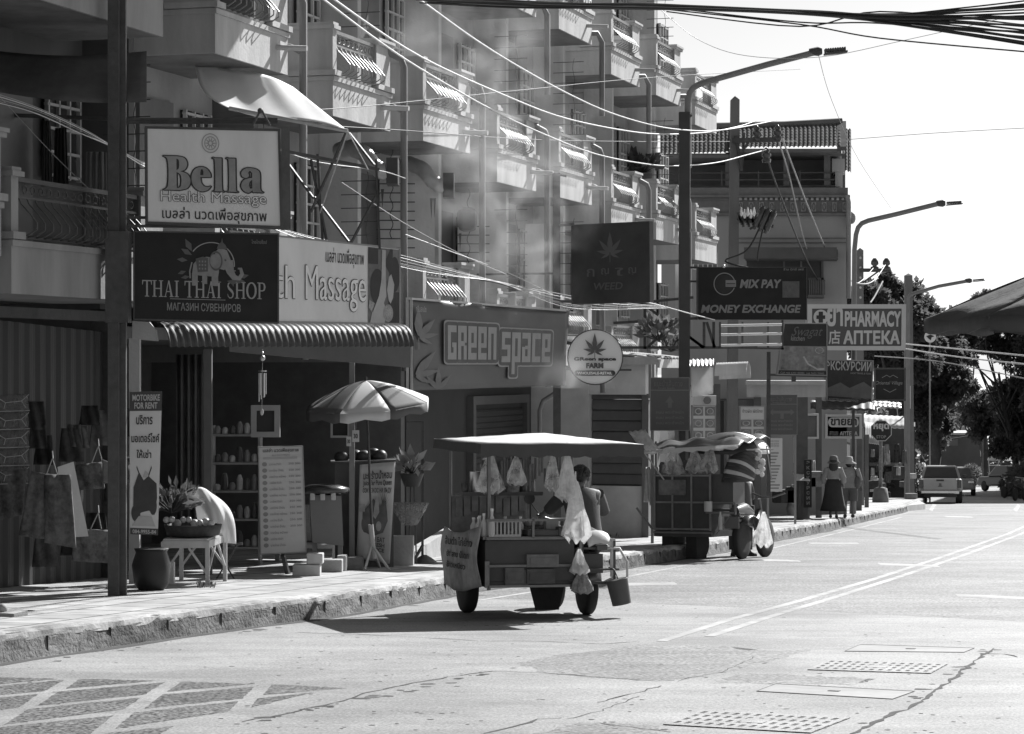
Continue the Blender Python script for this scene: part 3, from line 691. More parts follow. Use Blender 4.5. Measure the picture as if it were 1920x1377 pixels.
# ================================================================ signs
SIGNW = M('sign_face_pale', .66, .5, .2, 3, .12, spec=.4, streak=.25); SIGNB = M('sign_face_black', .032, .6, .3, 3, spec=.1); SIGND = M('sign_face_dark', .045, .6, .35, 4, spec=.12)
def serif_caps(s):                                                  # small hand-built serif alphabet, each letter in a unit box
    o = []; x = 0; G_ = {}
    sf = lambda cx, y, w=.36, h=.05: rect(cx-w/2, y, cx+w/2, y+h)
    def st(cx, w=.15): return [rect(cx-w/2, 0, cx+w/2, 1), sf(cx, 0), sf(cx, .95)]
    G_['T'] = (.82, st(.41)[:2]+[rect(0, .93, .82, 1), [(0, .72), (.05, .72), (.1, .94), (0, .94)], [(.82, .72), (.77, .72), (.72, .94), (.82, .94)]])
    G_['H'] = (.9, st(.17)+st(.73)+[rect(.17, .47, .73, .54)])
    G_['I'] = (.4, st(.2))
    G_['A'] = (.86, [[(.1, 0), (.17, 0), (.46, 1), (.4, 1)], [(.6, 0), (.78, 0), (.49, 1), (.38, 1)], rect(.22, .3, .64, .36), sf(.12, 0, .26), sf(.68, 0, .34)])
    G_['P'] = (.74, st(.18)+stroke([(.2, .965), (.45, .965), (.58, .9), (.63, .73), (.58, .56), (.45, .5), (.2, .5)], [.07, .07, .12, .17, .12, .07, .07]))
    G_['O'] = (.92, stroke([(.46+.37*math.cos(R(a)), .5+.47*math.sin(R(a))) for a in range(0, 361, 20)], [.06+.11*abs(math.cos(R(a))) for a in range(0, 361, 20)]))
    G_['S'] = (.66, stroke([(.56, .74), (.54, .86), (.42, .965), (.28, .965), (.14, .88), (.11, .74), (.2, .6), (.46, .42), (.55, .28), (.52, .13), (.4, .035), (.24, .035), (.12, .14), (.08, .28)], [.03, .05, .06, .07, .1, .13, .16, .17, .14, .1, .07, .06, .05, .03]))
    for ch in s:
        if ch == ' ': x += .42; continue
        w, ps = G_[ch]; o += [[(px+x, py) for px, py in p] for p in ps]; x += w+.05
    return [[(px/(x-.05), py) for px, py in p] for p in o]
# --- tall black square post on the pavement with the two shop signs
pt = root('sign_post', GX(220, 25.0, .22), 'tall black steel post carrying the massage and souvenir signs', 'post')
b = MB(); b.bar(GX(214, 25.0, .22), Vector((GX(214, 25.0).x, 25.0, 6.9)), .115); b.bar(GX(231, 25.06, .22), Vector((GX(230, 25.06).x, 25.06, 6.9)), .07); b.build('post', IRON, pt)
b = MB(); b.box(P(222, 520, 25.02)+Vector((0, 0, 0)), (.24, .22, .95)); b.build('sign_side_box', IRON, pt)
b = MB()
for y0, y1 in ((224, 224), (230, 230), (408, 410), (424, 426)): b.bar(P(215, y0, 25.1), P(520, y1, 25.5), .03)
b.build('arm', IRON, pt)
q = QP((272, 237), (525, 242), (273, 420), (530, 429), 25.0, 25.25)
r = panel('massage_sign', 'large pale sign board reading Bella Health Massage on the black post', 'sign', q, .16, SIGNW, frame=IRON, fw=.025, fd=.012)
b = MB(); b.hexa([P(527, 432, 25.28), P(545, 432, 25.35), P(545, 432, 25.65), P(527, 430, 25.55), P(527, 240, 25.28), P(543, 238, 25.35), P(543, 238, 25.65), P(527, 240, 25.55)]); b.build('side_box', IRON, r)
BGREY = M('print_grey', .26, .6, .6, 2.4)
c1 = 1
BEL = [[(-.05, 1, c1), (.22, 1, c1), (.35, .95), (.4, .78), (.36, .62), (.27, .555, c1), (.4, .48), (.46, .28), (.4, .07), (.24, 0, c1), (-.05, 0, c1), (.03, .1), (.05, .5), (.03, .9)],
 [(.2, .93, c1), (.24, .89), (.25, .77), (.24, .64), (.2, .59, c1)], [(.2, .53, c1), (.27, .46), (.29, .28), (.27, .1), (.2, .06, c1)],
 [(.84, .41, c1), (.83, .52), (.76, .66), (.66, .7), (.55, .64), (.49, .48), (.48, .32), (.51, .14), (.59, .02), (.68, -.02), (.78, .03), (.84, .14, c1), (.78, .12), (.71, .14), (.66, .24), (.645, .4, c1)],
 [(.645, .46, c1), (.7, .46, c1), (.7, .58), (.675, .64), (.65, .58)],
 [(.87, .97, c1), (1.05, .97, c1), (1.05, .08), (1.1, 0, c1), (.87, 0, c1), (.92, .08), (.92, .9)], [(1.13, .97, c1), (1.31, .97, c1), (1.31, .08), (1.36, 0, c1), (1.13, 0, c1), (1.18, .08), (1.18, .9)],
 [(1.43, .45, c1), (1.42, .58), (1.5, .69), (1.62, .7), (1.73, .65), (1.77, .52), (1.77, .1), (1.83, 0, c1), (1.63, 0, c1), (1.62, .06, c1), (1.55, -.02), (1.46, .03), (1.41, .17), (1.45, .33), (1.55, .4), (1.62, .42, c1), (1.62, .55), (1.585, .62), (1.55, .57), (1.56, .47), (1.5, .41)],
 [(1.62, .36, c1), (1.57, .29), (1.56, .18), (1.585, .1), (1.62, .13, c1)]]
BEL = [smooth_path(p) for p in BEL]
vs, fs = outline_geo(BEL, 0)
for k_, mt, of, nm in ((14, INK, .005, 'lettering_outline'), (1, BGREY, .014, 'lettering')):
    b = MB()
    for k in range(k_):
        dx, dy = (0, 0) if k_ == 1 else (.028*math.cos(k*.449), .03*math.sin(k*.449))
        b.add([q.at(.13+.735*(v.x+dx+.05)/1.88, .355+.345*(v.y+dy), of+k*.0004) for v in vs], fs)
    b.build(nm, mt, r)
outlined(r, q, 'Health Massage', .11, .205, .885, .345, SIGNW, INK, .0, .03)
letters(r, q, 'เบลล่า นวดเพื่อสุขภาพ', .12, .03, .885, .185, INK, .012)
qshape(r, q, ring(.48, .84, .065, .1, .1)+ring(.48, .84, .045, .07, .12)+[[(.48+.05*math.cos(a), .84+.075*math.sin(a)), (.48+.012*math.cos(a+.4), .84+.02*math.sin(a+.4)), (.48+.012*math.cos(a-.4), .84+.02*math.sin(a-.4))] for a in [x*.628 for x in range(10)]], M('print_light_grey', .3, .6, .1), .006)
b = MB()
for x in (492, 510): b.bar(P(487+(x-487)*.2, 208, 25.1), P(x-12+(x-500)*.8, 236, 25.1), .02)
b.ball(P(488, 208, 25.1), .03); b.build('hook', IRON, r)
q = QP((250, 433), (523, 438), (250, 600), (523, 607), 25.15, 25.4)
r = panel('souvenir_shop_sign', 'black THAI THAI SHOP sign with a pale elephant emblem under the massage sign', 'sign', q, .2, SIGNB, frame=IRON, fw=.015, fd=.008)
GOLD = M('print_gold', .3, .5, .12, 14)
qshape(r, q, serif_caps('THAI THAI SHOP'), GOLD, .006, 'lettering', (.06, .265, .91, .45))
qshape(r, q, [rect(.25, .243, .63, .249)], GOLD, .006, 'rule')
letters(r, q, 'МАГАЗИН СУВЕНИРОВ', .23, .115, .735, .205, M('print_mid', .24, .6, .1), .012)
letters(r, q, 'ไทยไทยช็อป', .81, .88, .915, .925, INKG, .01)
asp = 1.62
el = [[(.40, .52), (.41, .64), (.44, .70), (.50, .725), (.56, .715), (.585, .66), (.585, .55), (.58, .50)], rect(.40, .40, .44, .54), rect(.535, .40, .58, .56), rect(.47, .42, .505, .52),
      [(.55, .66), (.56, .78), (.59, .83), (.64, .80), (.665, .70), (.665, .62), (.62, .58), (.57, .60)]]
el += stroke([(.645, .68), (.665, .56), (.69, .5), (.725, .49), (.745, .54), (.735, .6), (.715, .6)], [.12, .085, .065, .05, .045, .035, .02], asp)
el += stroke([(.40, .66), (.385, .56), (.388, .48)], .015, asp)
tp = [[(.57, .815), (.58, .86), (.605, .9), (.63, .86), (.645, .81)], [(.6, .89), (.607, .94), (.613, .89)]]
lv = []
for cx, cy, a, l in ((.4, .74, 150, .14), (.4, .78, 118, .16), (.37, .68, 175, .12), (.36, .56, 200, .1), (.385, .5, 190, .1), (.68, .47, -5, .14), (.72, .5, 15, .12), (.64, .46, -12, .12), (.6, .45, 190, .07)):
    d = (math.cos(R(a))/asp, math.sin(R(a))); e = (-math.sin(R(a))/asp, math.cos(R(a)))
    lv.append([(cx, cy), (cx+d[0]*l*.5+e[0]*l*.22, cy+d[1]*l*.5+e[1]*l*.22), (cx+d[0]*l, cy+d[1]*l), (cx+d[0]*l*.5-e[0]*l*.22, cy+d[1]*l*.5-e[1]*l*.22)])
EG = M('emblem_grey', .23, .6, .25, 16); ED = M('emblem_dark', .1, .6, .2, 16)
qshape(r, q, ring(.535, .64, .16, .25, .045, -5, 145), GOLD, .006, 'emblem'); qshape(r, q, lv, ED, .0065, 'emblem'); qshape(r, q, el, EG, .008, 'emblem')
qshape(r, q, tp+[[(.44, .55), (.425, .7), (.475, .725), (.51, .71), (.51, .56)]]+ring(.565, .68, .045, .11, .2)+[circ(.63, .69, .007, .012, 10)], ED, .012, 'emblem')
qshape(r, q, [circ(.553, .68, .03, .075, 16)]+[rect(.447+.02*i, .58+.04*j, .457+.02*i, .6+.04*j) for i in range(3) for j in range(3)]+stroke([(.66, .6), (.68, .57), (.70, .575)], .014, asp), EG, .016, 'emblem')

# --- long massage banner along the shop, behind the black sign
q = QP((430, 432), (750, 465), (430, 604), (750, 609), 26.9, 28.9)
r = panel('massage_banner', 'long pale Health Massage banner with a photo of a woman being massaged', 'sign', q, .06, SIGNW, frame=GREY, fw=.02, fd=.01)
outlined(r, q, 'Health', -.02, .28, .365, .66, WHITE, INK, 0, .016); outlined(r, q, 'Massage', .425, .15, .785, .68, M('sign_face_lighter', .8), INK, 0, .016)
letters(r, q, 'เบลล่า นวดเพื่อสุขภาพ', .545, .685, .775, .92, INK, .008)
ph = (.8, .02, .99, .97); PS = M('photo_skin', .36, .6, .2, 6); PD = M('photo_dark', .04, .6, .3, 8); PB = M('photo_mid', .15, .6, .4, 14)
qshape(r, q, [rect(0, 0, 1, 1)], PB, .006, 'photo', ph); qshape(r, q, [rect(0, .78, .32, .99), circ(.3, .48, .24, .24), circ(.86, .66, .17, .24), rect(.66, 0, 1, .42), [(.52, .8), (.72, 1), (.8, 1), (.78, .6)]], PD, .009, 'photo', ph)
qshape(r, q, [[(.05, 0), (.12, .14), (.5, .26), (.62, .16), (.52, 0)], [(.12, .12), (.34, .36), (.42, .58), (.56, .6), (.58, .36), (.46, .22)], [(.42, .58), (.44, .98), (.56, .98), (.56, .6)], [(.66, .3), (.6, .44), (.66, .62), (.74, .66), (.84, .52), (.8, .34), (.72, .26)]], PS, .012, 'photo', ph)
qshape(r, q, [circ(.64, .13, .16, .12), [(.02, .3), (.2, .26), (.1, .14), (0, .2)]], M('photo_towel', .3, .8, .5, 60), .014, 'photo', ph)
b = MB()
for a, c in (((595, 290), (605, 455)), ((705, 300), (712, 468)), ((535, 300), (588, 372)), ((583, 300), (612, 450)), ((590, 370), (655, 455)), ((705, 368), (655, 462)), ((650, 246), (583, 398)), ((655, 250), (702, 310))): b.bar(P(*a, 28.6), P(*c, 28.3), .025)
b.bar(P(530, 283, 28), P(710, 318, 28.8), .035)
tag(b.build('banner_scaffold', IRON), 'thin dark steel scaffold bars rising over the massage banner', 'frame')
# --- leaf banner of the cannabis shop
q = QP((766, 560), (1066, 583), (768, 733), (1060, 723), 32.8, 36.0)
LB = M('banner_vinyl', .07, .38, .35, 1.1, .1, spec=.5)
r = root('leaf_banner', (q.c[2]+q.c[3])/2, 'big grey vinyl GREEN SPACE banner with faint leaves along its edges', 'sign')
b = MB(); b.grid(lambda u, v: q.at(u, v, .012*math.sin(u*9+v*5)+.008*math.sin(v*21+u*30)*(v > .9)), 40, 14); b.build('sheet', LB, r, solid=.008)
b = MB()
for x0 in (763, 771): b.bar(P(x0, 558, 32.7), P(x0+1, 736, 32.7), .035)
b.bar(q.at(0, 1.0), q.at(1, 1.0), .03); b.build('frame', GALV, r)
qf = Q(q.at(0, 1, .03), q.at(1, 1, .03), q.at(0, 0, .03), q.at(1, 0, .03)); LT = M('print_pale', .3, .5, .12, 12); LF = M('print_leaf', .15, .5, .35, 7)
def block(ch):                                                       # heavy square display letters in a unit box
    t, k = .36, .2; Lb, Rb, T, Bo = rect(0, 0, t, 1), rect(1-t, 0, 1, 1), rect(0, 1-k, 1, 1), rect(0, 0, 1, k); Mi = rect(0, .42, 1, .56)
    return {'G': [Lb, T, Bo, rect(1-t, 0, 1, .5), rect(.5, .36, 1, .5)], 'R': [Lb, T, rect(1-t, .5, 1, 1), rect(t, .4, .8, .55), rect(1-t, 0, 1, .42)],
            'e': [Lb, T, Bo, rect(1-t, .44, 1, 1), rect(t, .36, 1, .5)], 'n': [Lb, T, Rb], 's': [T, Bo, rect(0, .42, 1, .58), rect(0, .5, t, 1), rect(1-t, 0, 1, .5)],
            'p': [rect(0, -.4, t, 1), T, Bo, Rb], 'a': [T, Rb, rect(0, 0, t, .52), Bo, rect(t, .44, 1, .56)], 'c': [Lb, T, Bo]}[ch]
def rrect(x0, y0, x1, y1, rx, ry): return [(cx+rx*math.cos(R(a)), cy+ry*math.sin(R(a))) for cx, cy, a0 in ((x1-rx, y1-ry, 0), (x0+rx, y1-ry, 90), (x0+rx, y0+ry, 180), (x1-rx, y0+ry, 270)) for a in range(a0, a0+91, 30)]
for w_, u0, u1, v0, v1 in (('GReen', .215, .525, .34, .73), ('space', .55, .88, .31, .68)):
    n_ = len(w_); st_ = (u1-u0)/n_
    for d, mt, o in ((.034, LT, .0), (.024, MIDDK, .004)):
        ps = [rrect(u0+i*st_-d*.6, v0-d*1.7, u0+(i+1)*st_-.006+d*.6, v1+d*1.7, .02, .04) for i in range(n_)]
        if w_ == 'space': ps.append(rrect(u0+st_-d*.6, v0-.4*(v1-v0)-d*1.7, u0+st_*1.4+d*.6, v1, .015, .03))
        qshape(r, qf, ps, mt, o, 'lettering_outline')
    qshape(r, qf, [[(u0+i*st_+x*(st_-.009), v0+y*(v1-v0)) for x, y in p] for i, ch in enumerate(w_) for p in block(ch)], LT, .008, 'lettering')
qshape(r, qf, [p for cx, cy, rr in ((.045, .58, .33), (.02, .16, .42), (.16, .0, .25), (.5, 1.08, .28), (.75, 1.08, .26)) for p in hemp(cx, cy, rr, 1.75) if all(0 <= x <= 1 and 0 <= y <= 1 for x, y in p)], LF, .004, 'emblem')
letters(r, qf, 'กรีนสเปซ', .03, .86, .09, .93, LT, .01)
# --- round shop sign
c = P(1116, 670, 36.4); rad = 52.5/F*36.4
r = root('round_sign', c-Vector((0, 0, rad)), 'round white Green Space Farm sign with a dark leaf and black rim', 'sign')
MX = Matrix(((1, 0, 0), (0, 0, 1), (0, -1, 0)))
b = MB(); b.lathe([(rad, -.08), (rad, .03), (rad*.965, .035), (rad*.965, -.0)], c, 40, Matrix.Rotation(R(90), 3, 'X')); b.build('rim', BLACK, r)
b = MB(); b.lathe([(rad*.965, -.02), (rad*.965, .02)], c, 40, Matrix.Rotation(R(90), 3, 'X'), False); b.build('panel', M('lit_acrylic', .74, .3, .02), r)
q = Q(c+Vector((-rad, -.05, rad)), c+Vector((rad, -.05, rad)), c+Vector((-rad, -.05, -rad)), c+Vector((rad, -.05, -rad)))
qshape(r, q, hemp(.49, .6, .33), M('leaf_print', .1, .5, .5, 20), .003); letters(r, q, 'GReen space', .115, .42, .87, .5, INK, .05); letters(r, q, 'FARM', .335, .3, .645, .395, INK, .06)
qshape(r, q, [[(.17+.045*math.cos(R(a)), .215+.048*math.sin(R(a))) for a in range(90, 271, 20)]+[(.81+.045*math.cos(R(a)), .215+.048*math.sin(R(a))) for a in range(-90, 91, 20)]], INK, .003, 'emblem')
letters(r, q, 'WHOLESALE-RETAIL', .18, .19, .8, .24, WHITE, .03, .006)
b = MB(); b.bar(P(1045, 640, 36.5), P(1075, 645, 36.5), .05); b.bar(P(1045, 690, 36.5), P(1075, 692, 36.5), .05); b.bar(P(1150, 694, 36.6), P(1184, 694, 36.6), .03); b.build('bracket', IRON, r)
# --- dark square sign on the tall post
pp = root('sign_post', GX(1045, 36.6, .22), 'dark square post carrying the dark leaf sign and the round sign', 'post')
b = MB(); b.bar(GX(1045, 36.6, .22), P(1043, 325, 36.6), .115); b.bar(P(1040, 326, 36.6), P(1062, 331, 36.6), .03); b.bar(P(1045, 423, 36.6), P(1075, 421, 36.3), .04); b.bar(P(1045, 565, 36.6), P(1075, 566, 36.3), .04); b.bar(P(895, 515, 38), P(1045, 513, 36.6), .03); b.build('post', IRON, pp)
q = QP((1071, 422), (1218, 415), (1072, 571), (1219, 567), 36.4, 35.6)
r = panel('dark_leaf_sign', 'nearly black square sign with a faint leaf beside the tall post', 'sign', q, .1, M('sign_face_faded', .06, .6, .4, 3, spec=.1), frame=IRON, fw=.012, fd=.006)
FA = M('print_faint', .105, .5, .2); qshape(r, q, hemp(.5, .62, .27), FA, .006)
for s_, u0 in (('ก', .26), ('ญ', .385), ('ใ', .565), ('ญ', .73)): letters(r, q, s_, u0 if s_ != 'ก' else .2, .34, (u0 if s_ != 'ก' else .2)+.1, .44, FA, .01)
letters(r, q, 'WEED', .29, .17, .66, .26, FA, .015, shear=.15)
# --- money exchange sign
q = QR(1308, 1513, 501, 600, 42.6, 42.7)
r = panel('exchange_sign', 'black MIX PAY MONEY EXCHANGE sign with grey letters by the lamp post', 'sign', q, .15, SIGNB, frame=IRON, fw=.012, fd=.01)
XG = M('print_x', .23, .5, .12)
letters(r, q, 'MIX PAY', .385, .6, .765, .765, XG, .035, shear=.2); letters(r, q, 'MONEY EXCHANGE', .03, .13, .945, .285, XG, .035, shear=.2)
qshape(r, q, ring(.245, .68, .1, .215, .09, 20, 340)+[rect(.255, .625, .35, .75)], XG, .006); qshape(r, q, [circ(.245, .68, .085, .18)], SIGND, .004)
qshape(r, q, [rect(.262, .68, .343, .695), rect(.262, .655, .343, .662)], INK, .009); letters(r, q, 'ร้าน มิกซ์ เพย์', .785, .945-.01, .97, .985, XG, .01)
qshape(r, q, [rect(.775, .42, .93, .73)], M('plain_square', .1, .6, .3, 90), .006, 'blank_square')
b = MB()
for y in (502, 528, 597): b.bar(P(1286, y, 42.9), P(1312, y, 42.9), .035)
CHR0 = M('lamp_chrome', .6, .2, .1, metal=.8)
b.bar(P(1310, 501, 42.85), P(1310, 598, 42.85), .03); b.build('bracket', IRON, r); b = MB(); b.ball(P(1357, 500, 42.6), .035); b.build('spotlight', CHR0, r)
# --- bare frame with three white tubes, and the truss frame with the plant
r = root('bare_sign_frame', P(1409, 655, 43.1), 'bare dark sign frame with three bright horizontal tubes', 'frame')
b = MB()
for a, c in (((1350, 604), (1350, 652)), ((1467, 600), (1467, 656)), ((1345, 652), (1470, 654)), ((1392, 604), (1392, 652)), ((1440, 604), (1440, 652))): b.bar(P(*a, 43.2), P(*c, 43.2), .035)
b.build('frame', IRON, r)
for y in (610, 627, 647):
    b = MB(); b.tube([P(1352, y+1, 43.1), P(1466, y-1, 43.1)], .022, 8); b.build('tube', WHITE, r)
r = root('truss_bracket', P(1250, 655, 45), 'dark welded truss bracket behind the lamp post', 'frame')
b = MB()
for a, c in (((1150, 606), (1310, 597)), ((1150, 652), (1420, 652)), ((1209, 570), (1209, 655)), ((1200, 567), (1320, 652)), ((1215, 650), (1275, 598)), ((1290, 630), (1318, 652)), ((1320, 604), (1320, 652)), ((1338, 604), (1338, 652)), ((1325, 604), (1340, 652)), ((1180, 570), (1300, 558))): b.bar(P(*a, 45), P(*c, 45), .05)
b.build('bars', IRON, r)
# --- restaurant sign
q = QP((1470, 606), (1551, 606), (1457, 703), (1551, 705), 51.5, 51.7)
r = panel('restaurant_sign', 'dark kitchen sign with food photos hanging below the exchange sign', 'sign', q, .1, SIGND, frame=GREY, fw=.02, fd=.012)
letters(r, q, 'Swagat', .2, .7, .9, .93, M('print_script', .12, .5, .1), -.0, shear=.45); letters(r, q, 'kitchen', .2, .66, .5, .755, XG, .01)
FOOD = M('food_photo', .2, .6, .75, 9, lo=.04); FOODB = M('food_photo_pale', .4, .6, .4, 12)
qshape(r, q, [rect(.02, .09, .97, .56)], INKG, .006, 'photo')
for u0, v0, u1, v1 in ((.05, .1, .42, .4), (.47, .1, .95, .38), (.1, .42, .36, .55), (.4, .42, .7, .55), (.74, .41, .95, .55)): qshape(r, q, [rect(u0, v0, u1, v1)], FOOD, .009, 'photo')
qshape(r, q, stroke([(.5, .36), (.6, .22), (.8, .12), (.94, .13)], .03)+ring(.83, .48, .09, .06, .15), FOODB, .012, 'photo'); letters(r, q, 'Call +66 6303 40080, +66 9603 70082', .06, .02, .94, .06, XG, .01)
b = MB(); b.bar(P(1441, 660, 51.8), P(1441, 930, 51.8)+Vector((0, 0, 0)), .08); b.bar(P(1440, 703, 51.8), P(1550, 706, 51.8), .05); b.bar(P(1488, 706, 51.9), P(1488, 716, 51.9), .09); b.build('post', IRON, r)
# --- pharmacy sign
q = QP((1514, 571), (1698, 571), (1514, 657), (1697, 657), 62, 62.2)
r = panel('pharmacy_sign', 'large PHARMACY sign with a white cross and pale metal surround', 'sign', q, .25, M('pharmacy_face', .085, .5, .1), frame=M('pharmacy_rim', .5, .5, .08), fw=.11, fd=.05)
PW = M('pharmacy_white', .52, .5, .05)
qshape(r, q, ring(.135, .72, .075, .165, .22)+[rect(.085, .69, .185, .745), rect(.118, .62, .152, .82)], PW, .008)
qshape(r, q, [circ(.135, .72, .062, .135)], PW, .006); qshape(r, q, [rect(.09, .68, .18, .76), rect(.113, .6, .157, .84)], INK, .012)
letters(r, q, 'ยา', .2, .52, .36, .93, PW, .03); letters(r, q, 'PHARMACY', .38, .51, .955, .855, PW, .035); letters(r, q, '店', .215, .13, .335, .44, PW, .015); letters(r, q, '药', .075, .13, .195, .44, PW, .015); letters(r, q, 'АПТЕКА', .365, .13, .945, .43, PW, .035)
b = MB(); b.bar(P(1600, 600, 65.6), GX(1600, 65.6, .22), .07); b.bar(P(1560, 640, 62.4), P(1600, 640, 65.6), .05); b.build('post', IRON, r)
# --- excursions board
q = QP((1548, 674), (1638, 676), (1550, 752), (1635, 758), 64, 64.3)
r = panel('excursion_sign', 'dark travel board headed with big pale Cyrillic letters under the pharmacy sign', 'sign', q, .12, SIGND, frame=GREY, fw=.03, fd=.01)
letters(r, q, 'ЭКСКУРСИИ', -.02, .745, .96, .965, M('print_pale_b', .38), .02); letters(r, q, 'LUCKY TRAVEL & TOUR', .52, .67, .95, .71, XG, .02); letters(r, q, 'КАЧЕСТВО И БЕЗОПАСНОСТЬ', .05, .03, .7, .075, XG, .015)
qshape(r, q, stroke([(.2, .25), (.38, .25)], .012)+stroke([(.55, .11), (.75, .1)], .016)+stroke([(.8, .12), (.92, .1)], .016)+[[(.0, .3), (.3, .46), (.5, .34), (.8, .5), (1, .36), (1, .12), (0, .12)]], M('print_sea', .1, .5, .3), .006, 'photo')
# --- hotel sign, dark, further back
q = QR(1639, 1698, 690, 752, 74)
r = panel('hotel_sign', 'dark wooden sign with faint script lettering left of the round pole', 'sign', q, .1, SIGNB, frame=IRON, fw=.05, fd=.02)
letters(r, q, 'Oriental Village', .04, .46, .9, .6, XG, .0, shear=.3); qshape(r, q, stroke([(.25, .7), (.4, .78), (.5, .72), (.6, .78), (.75, .7)], .02)+stroke([(.3, .36), (.5, .26), (.7, .36)], .02), INKG, .006)
# --- small pharmacy sign with its hanging frame
q = QR(1547, 1616, 777, 823, 66)
r = panel('small_pharmacy_sign', 'small drugstore sign with an oval of Thai letters in a pale surround', 'sign', q, .15, M('pharmacy_face', .085), frame=M('pharmacy_rim', .5), fw=.07, fd=.03)
qshape(r, q, [[(.2+.12*math.cos(R(a)), .67+.2*math.sin(R(a))) for a in range(90, 271, 20)]+[(.8+.12*math.cos(R(a)), .67+.2*math.sin(R(a))) for a in range(-90, 91, 20)]], PW, .006)
letters(r, q, 'ขายยา', .15, .54, .86, .82, INK, .03, .01); letters(r, q, 'АПТЕКА', .4, .13, .88, .3, PW, .03); letters(r, q, '药店', .12, .13, .36, .31, XG, .01)
b = MB(); b.bar(P(1546, 777, 66.2), P(1535, 777, 66.2), .06); b.bar(P(1580, 823, 66.3), P(1580, 960, 66.3), .08); b.build('post', IRON, r)
q = QR(1488, 1535, 776, 823, 61)
r = panel('empty_light_box', 'empty box frame with a dark back beside the small drugstore sign', 'sign', q, .1, DARK, frame=M('pharmacy_rim', .5), fw=.05, fd=.04)
b = MB(); b.bar(P(1489, 824, 61.1), P(1489, 868, 61.1), .04); b.build('leg', PLASTERW, r)
# --- blue guide signs
def guide(x0, x1, y0, y1, Y, label, arrow):
    q = QR(x0, x1, y0, y1, Y); r = panel('guide_sign', label, 'sign', q, .05, M('guide_face', .1, .5, .12), frame=XG, fw=.012, fd=.006, group='route guide signs')
    qshape(r, q, [rect(0, .755, 1, .768)], XG, .006, 'rule'); letters(r, q, 'แนะนำเส้นทาง', .1, .83, .82, .955, M('print_guide', .17), .02); letters(r, q, 'Route Guide', .2, .785, .62, .82, INKG, .015)
    g = M('print_arrow', .15, .5, .1)
    if arrow == 'up': qshape(r, q, [[(.38, .53), (.5, .65), (.6, .53), (.55, .53), (.55, .43), (.45, .43), (.45, .53)]], g, .006)
    else: qshape(r, q, [[(.1, .56), (.22, .65), (.22, .6), (.78, .6), (.78, .65), (.9, .56), (.78, .48), (.78, .53), (.22, .53), (.22, .48)], rect(.45, .4, .56, .53)], g, .006)
    for v in (.32, .22, .12): letters(r, q, 'ถนน พระตำหนัก', .15, v, .85, v+.06, INKG, .01)
    b = MB(); zb_ = zg(Y)+PH
    for u in (.06, .94): p = q.at(u, .02, -.06); b.bar((p.x, p.y, zb_), q.at(u, .9, -.06), .05)
    b.build('post', GREY, r)
guide(1219, 1293, 708, 808, 41.6, 'large dark guide sign with one faint upward arrow beside the lamp post', 'up')
guide(1437, 1495, 740, 816, 55, 'dark guide sign with a pale two-headed arrow in front of the menu shop', 'two')
# --- stop sign
Y = 86; c = P(1652, 808, Y); rad = 21/F*Y
r = root('stop_sign', GX(1652, Y, PH), 'octagonal stop sign on a post wrapped with stickers', 'sign')
b = MB(); b.lathe([(rad, -.02), (rad, .02)], c, 8, Matrix.Rotation(R(90), 3, 'X') @ Matrix.Rotation(R(22.5), 3, 'Z'), False); b.build('plate', SIGND, r)
q = Q(c+Vector((-rad, -.03, rad)), c+Vector((rad, -.03, rad)), c+Vector((-rad, -.03, -rad)), c+Vector((rad, -.03, -rad)))
qshape(r, q, ring(.5, .5, .5, .5, .06, 22.5, 382.5, 8), PW, .005); letters(r, q, 'หยุด', .15, .48, .85, .82, PW, .04); letters(r, q, 'STOP', .28, .16, .72, .3, XG, .03)
b = MB(); b.tube([GX(1651, Y, PH), c+Vector((0, .06, rad))], .06, 8); b.build('post', M('stickered_post', .15, .6, .9, 14, lo=.03), r)
b = MB(); b.lathe([(.3, 0), (.3, .12), (.24, .5), (.1, .55)], GX(1651, Y, PH), 10); b.build('base', CONCD, r)
# --- round speed sign behind the small drugstore sign
Y = 72; c = P(1597, 812, Y); rad = 23/F*Y
r = root('speed_sign', GX(1597, Y, PH), 'round white speed sign reading 40 half hidden by the drugstore sign', 'sign')
b = MB(); b.lathe([(rad, -.02), (rad, .02)], c, 24, Matrix.Rotation(R(90), 3, 'X'), False); b.build('plate', PW, r)
q = Q(c+Vector((-rad, -.03, rad)), c+Vector((rad, -.03, rad)), c+Vector((-rad, -.03, -rad)), c+Vector((rad, -.03, -rad)))
qshape(r, q, ring(.5, .5, .49, .49, .16), INKG, .005); letters(r, q, '40', .25, .28, .75, .72, INK, .03)
b = MB(); b.tube([GX(1597, Y, PH), c], .04, 8); b.build('post', GREY, r)
# --- round emblem sign among the far cables and the far black board
c = P(1744, 632, 100)
r = root('disc_sign', c-Vector((0, 0, .25)), 'small white disc sign with a dark mark hanging in front of the trees', 'sign')
b = MB(); b.lathe([(.24, -.03), (.24, .03)], c, 20, Matrix.Rotation(R(90), 3, 'X'), False); b.build('plate', WHITE, r)
q = Q(c+Vector((-.24, -.05, .24)), c+Vector((.24, -.05, .24)), c+Vector((-.24, -.05, -.24)), c+Vector((.24, -.05, -.24))); qshape(r, q, [[(.15, .55), (.5, .7), (.85, .55), (.6, .45), (.55, .2), (.4, .3)]], INK, .004)
b = MB(); b.bar(c+Vector((0, .06, -.2)), (c.x, c.y+.06, zg(100)), .06); b.build('post', GREY, r)
q = QR(1840, 1912, 782, 817, 150)
r = panel('far_black_sign', 'black board with pale serif letters CHO in front of the dark trees', 'sign', q, .2, SIGNB)
letters(r, q, 'CHO', .3, .3, .82, .68, M('print_pale_b', .38), -.01); qshape(r, q, [rect(.08, .4, .2, .43), rect(.1, .25, .115, .7), rect(.15, .3, .165, .8)], XG, .01)
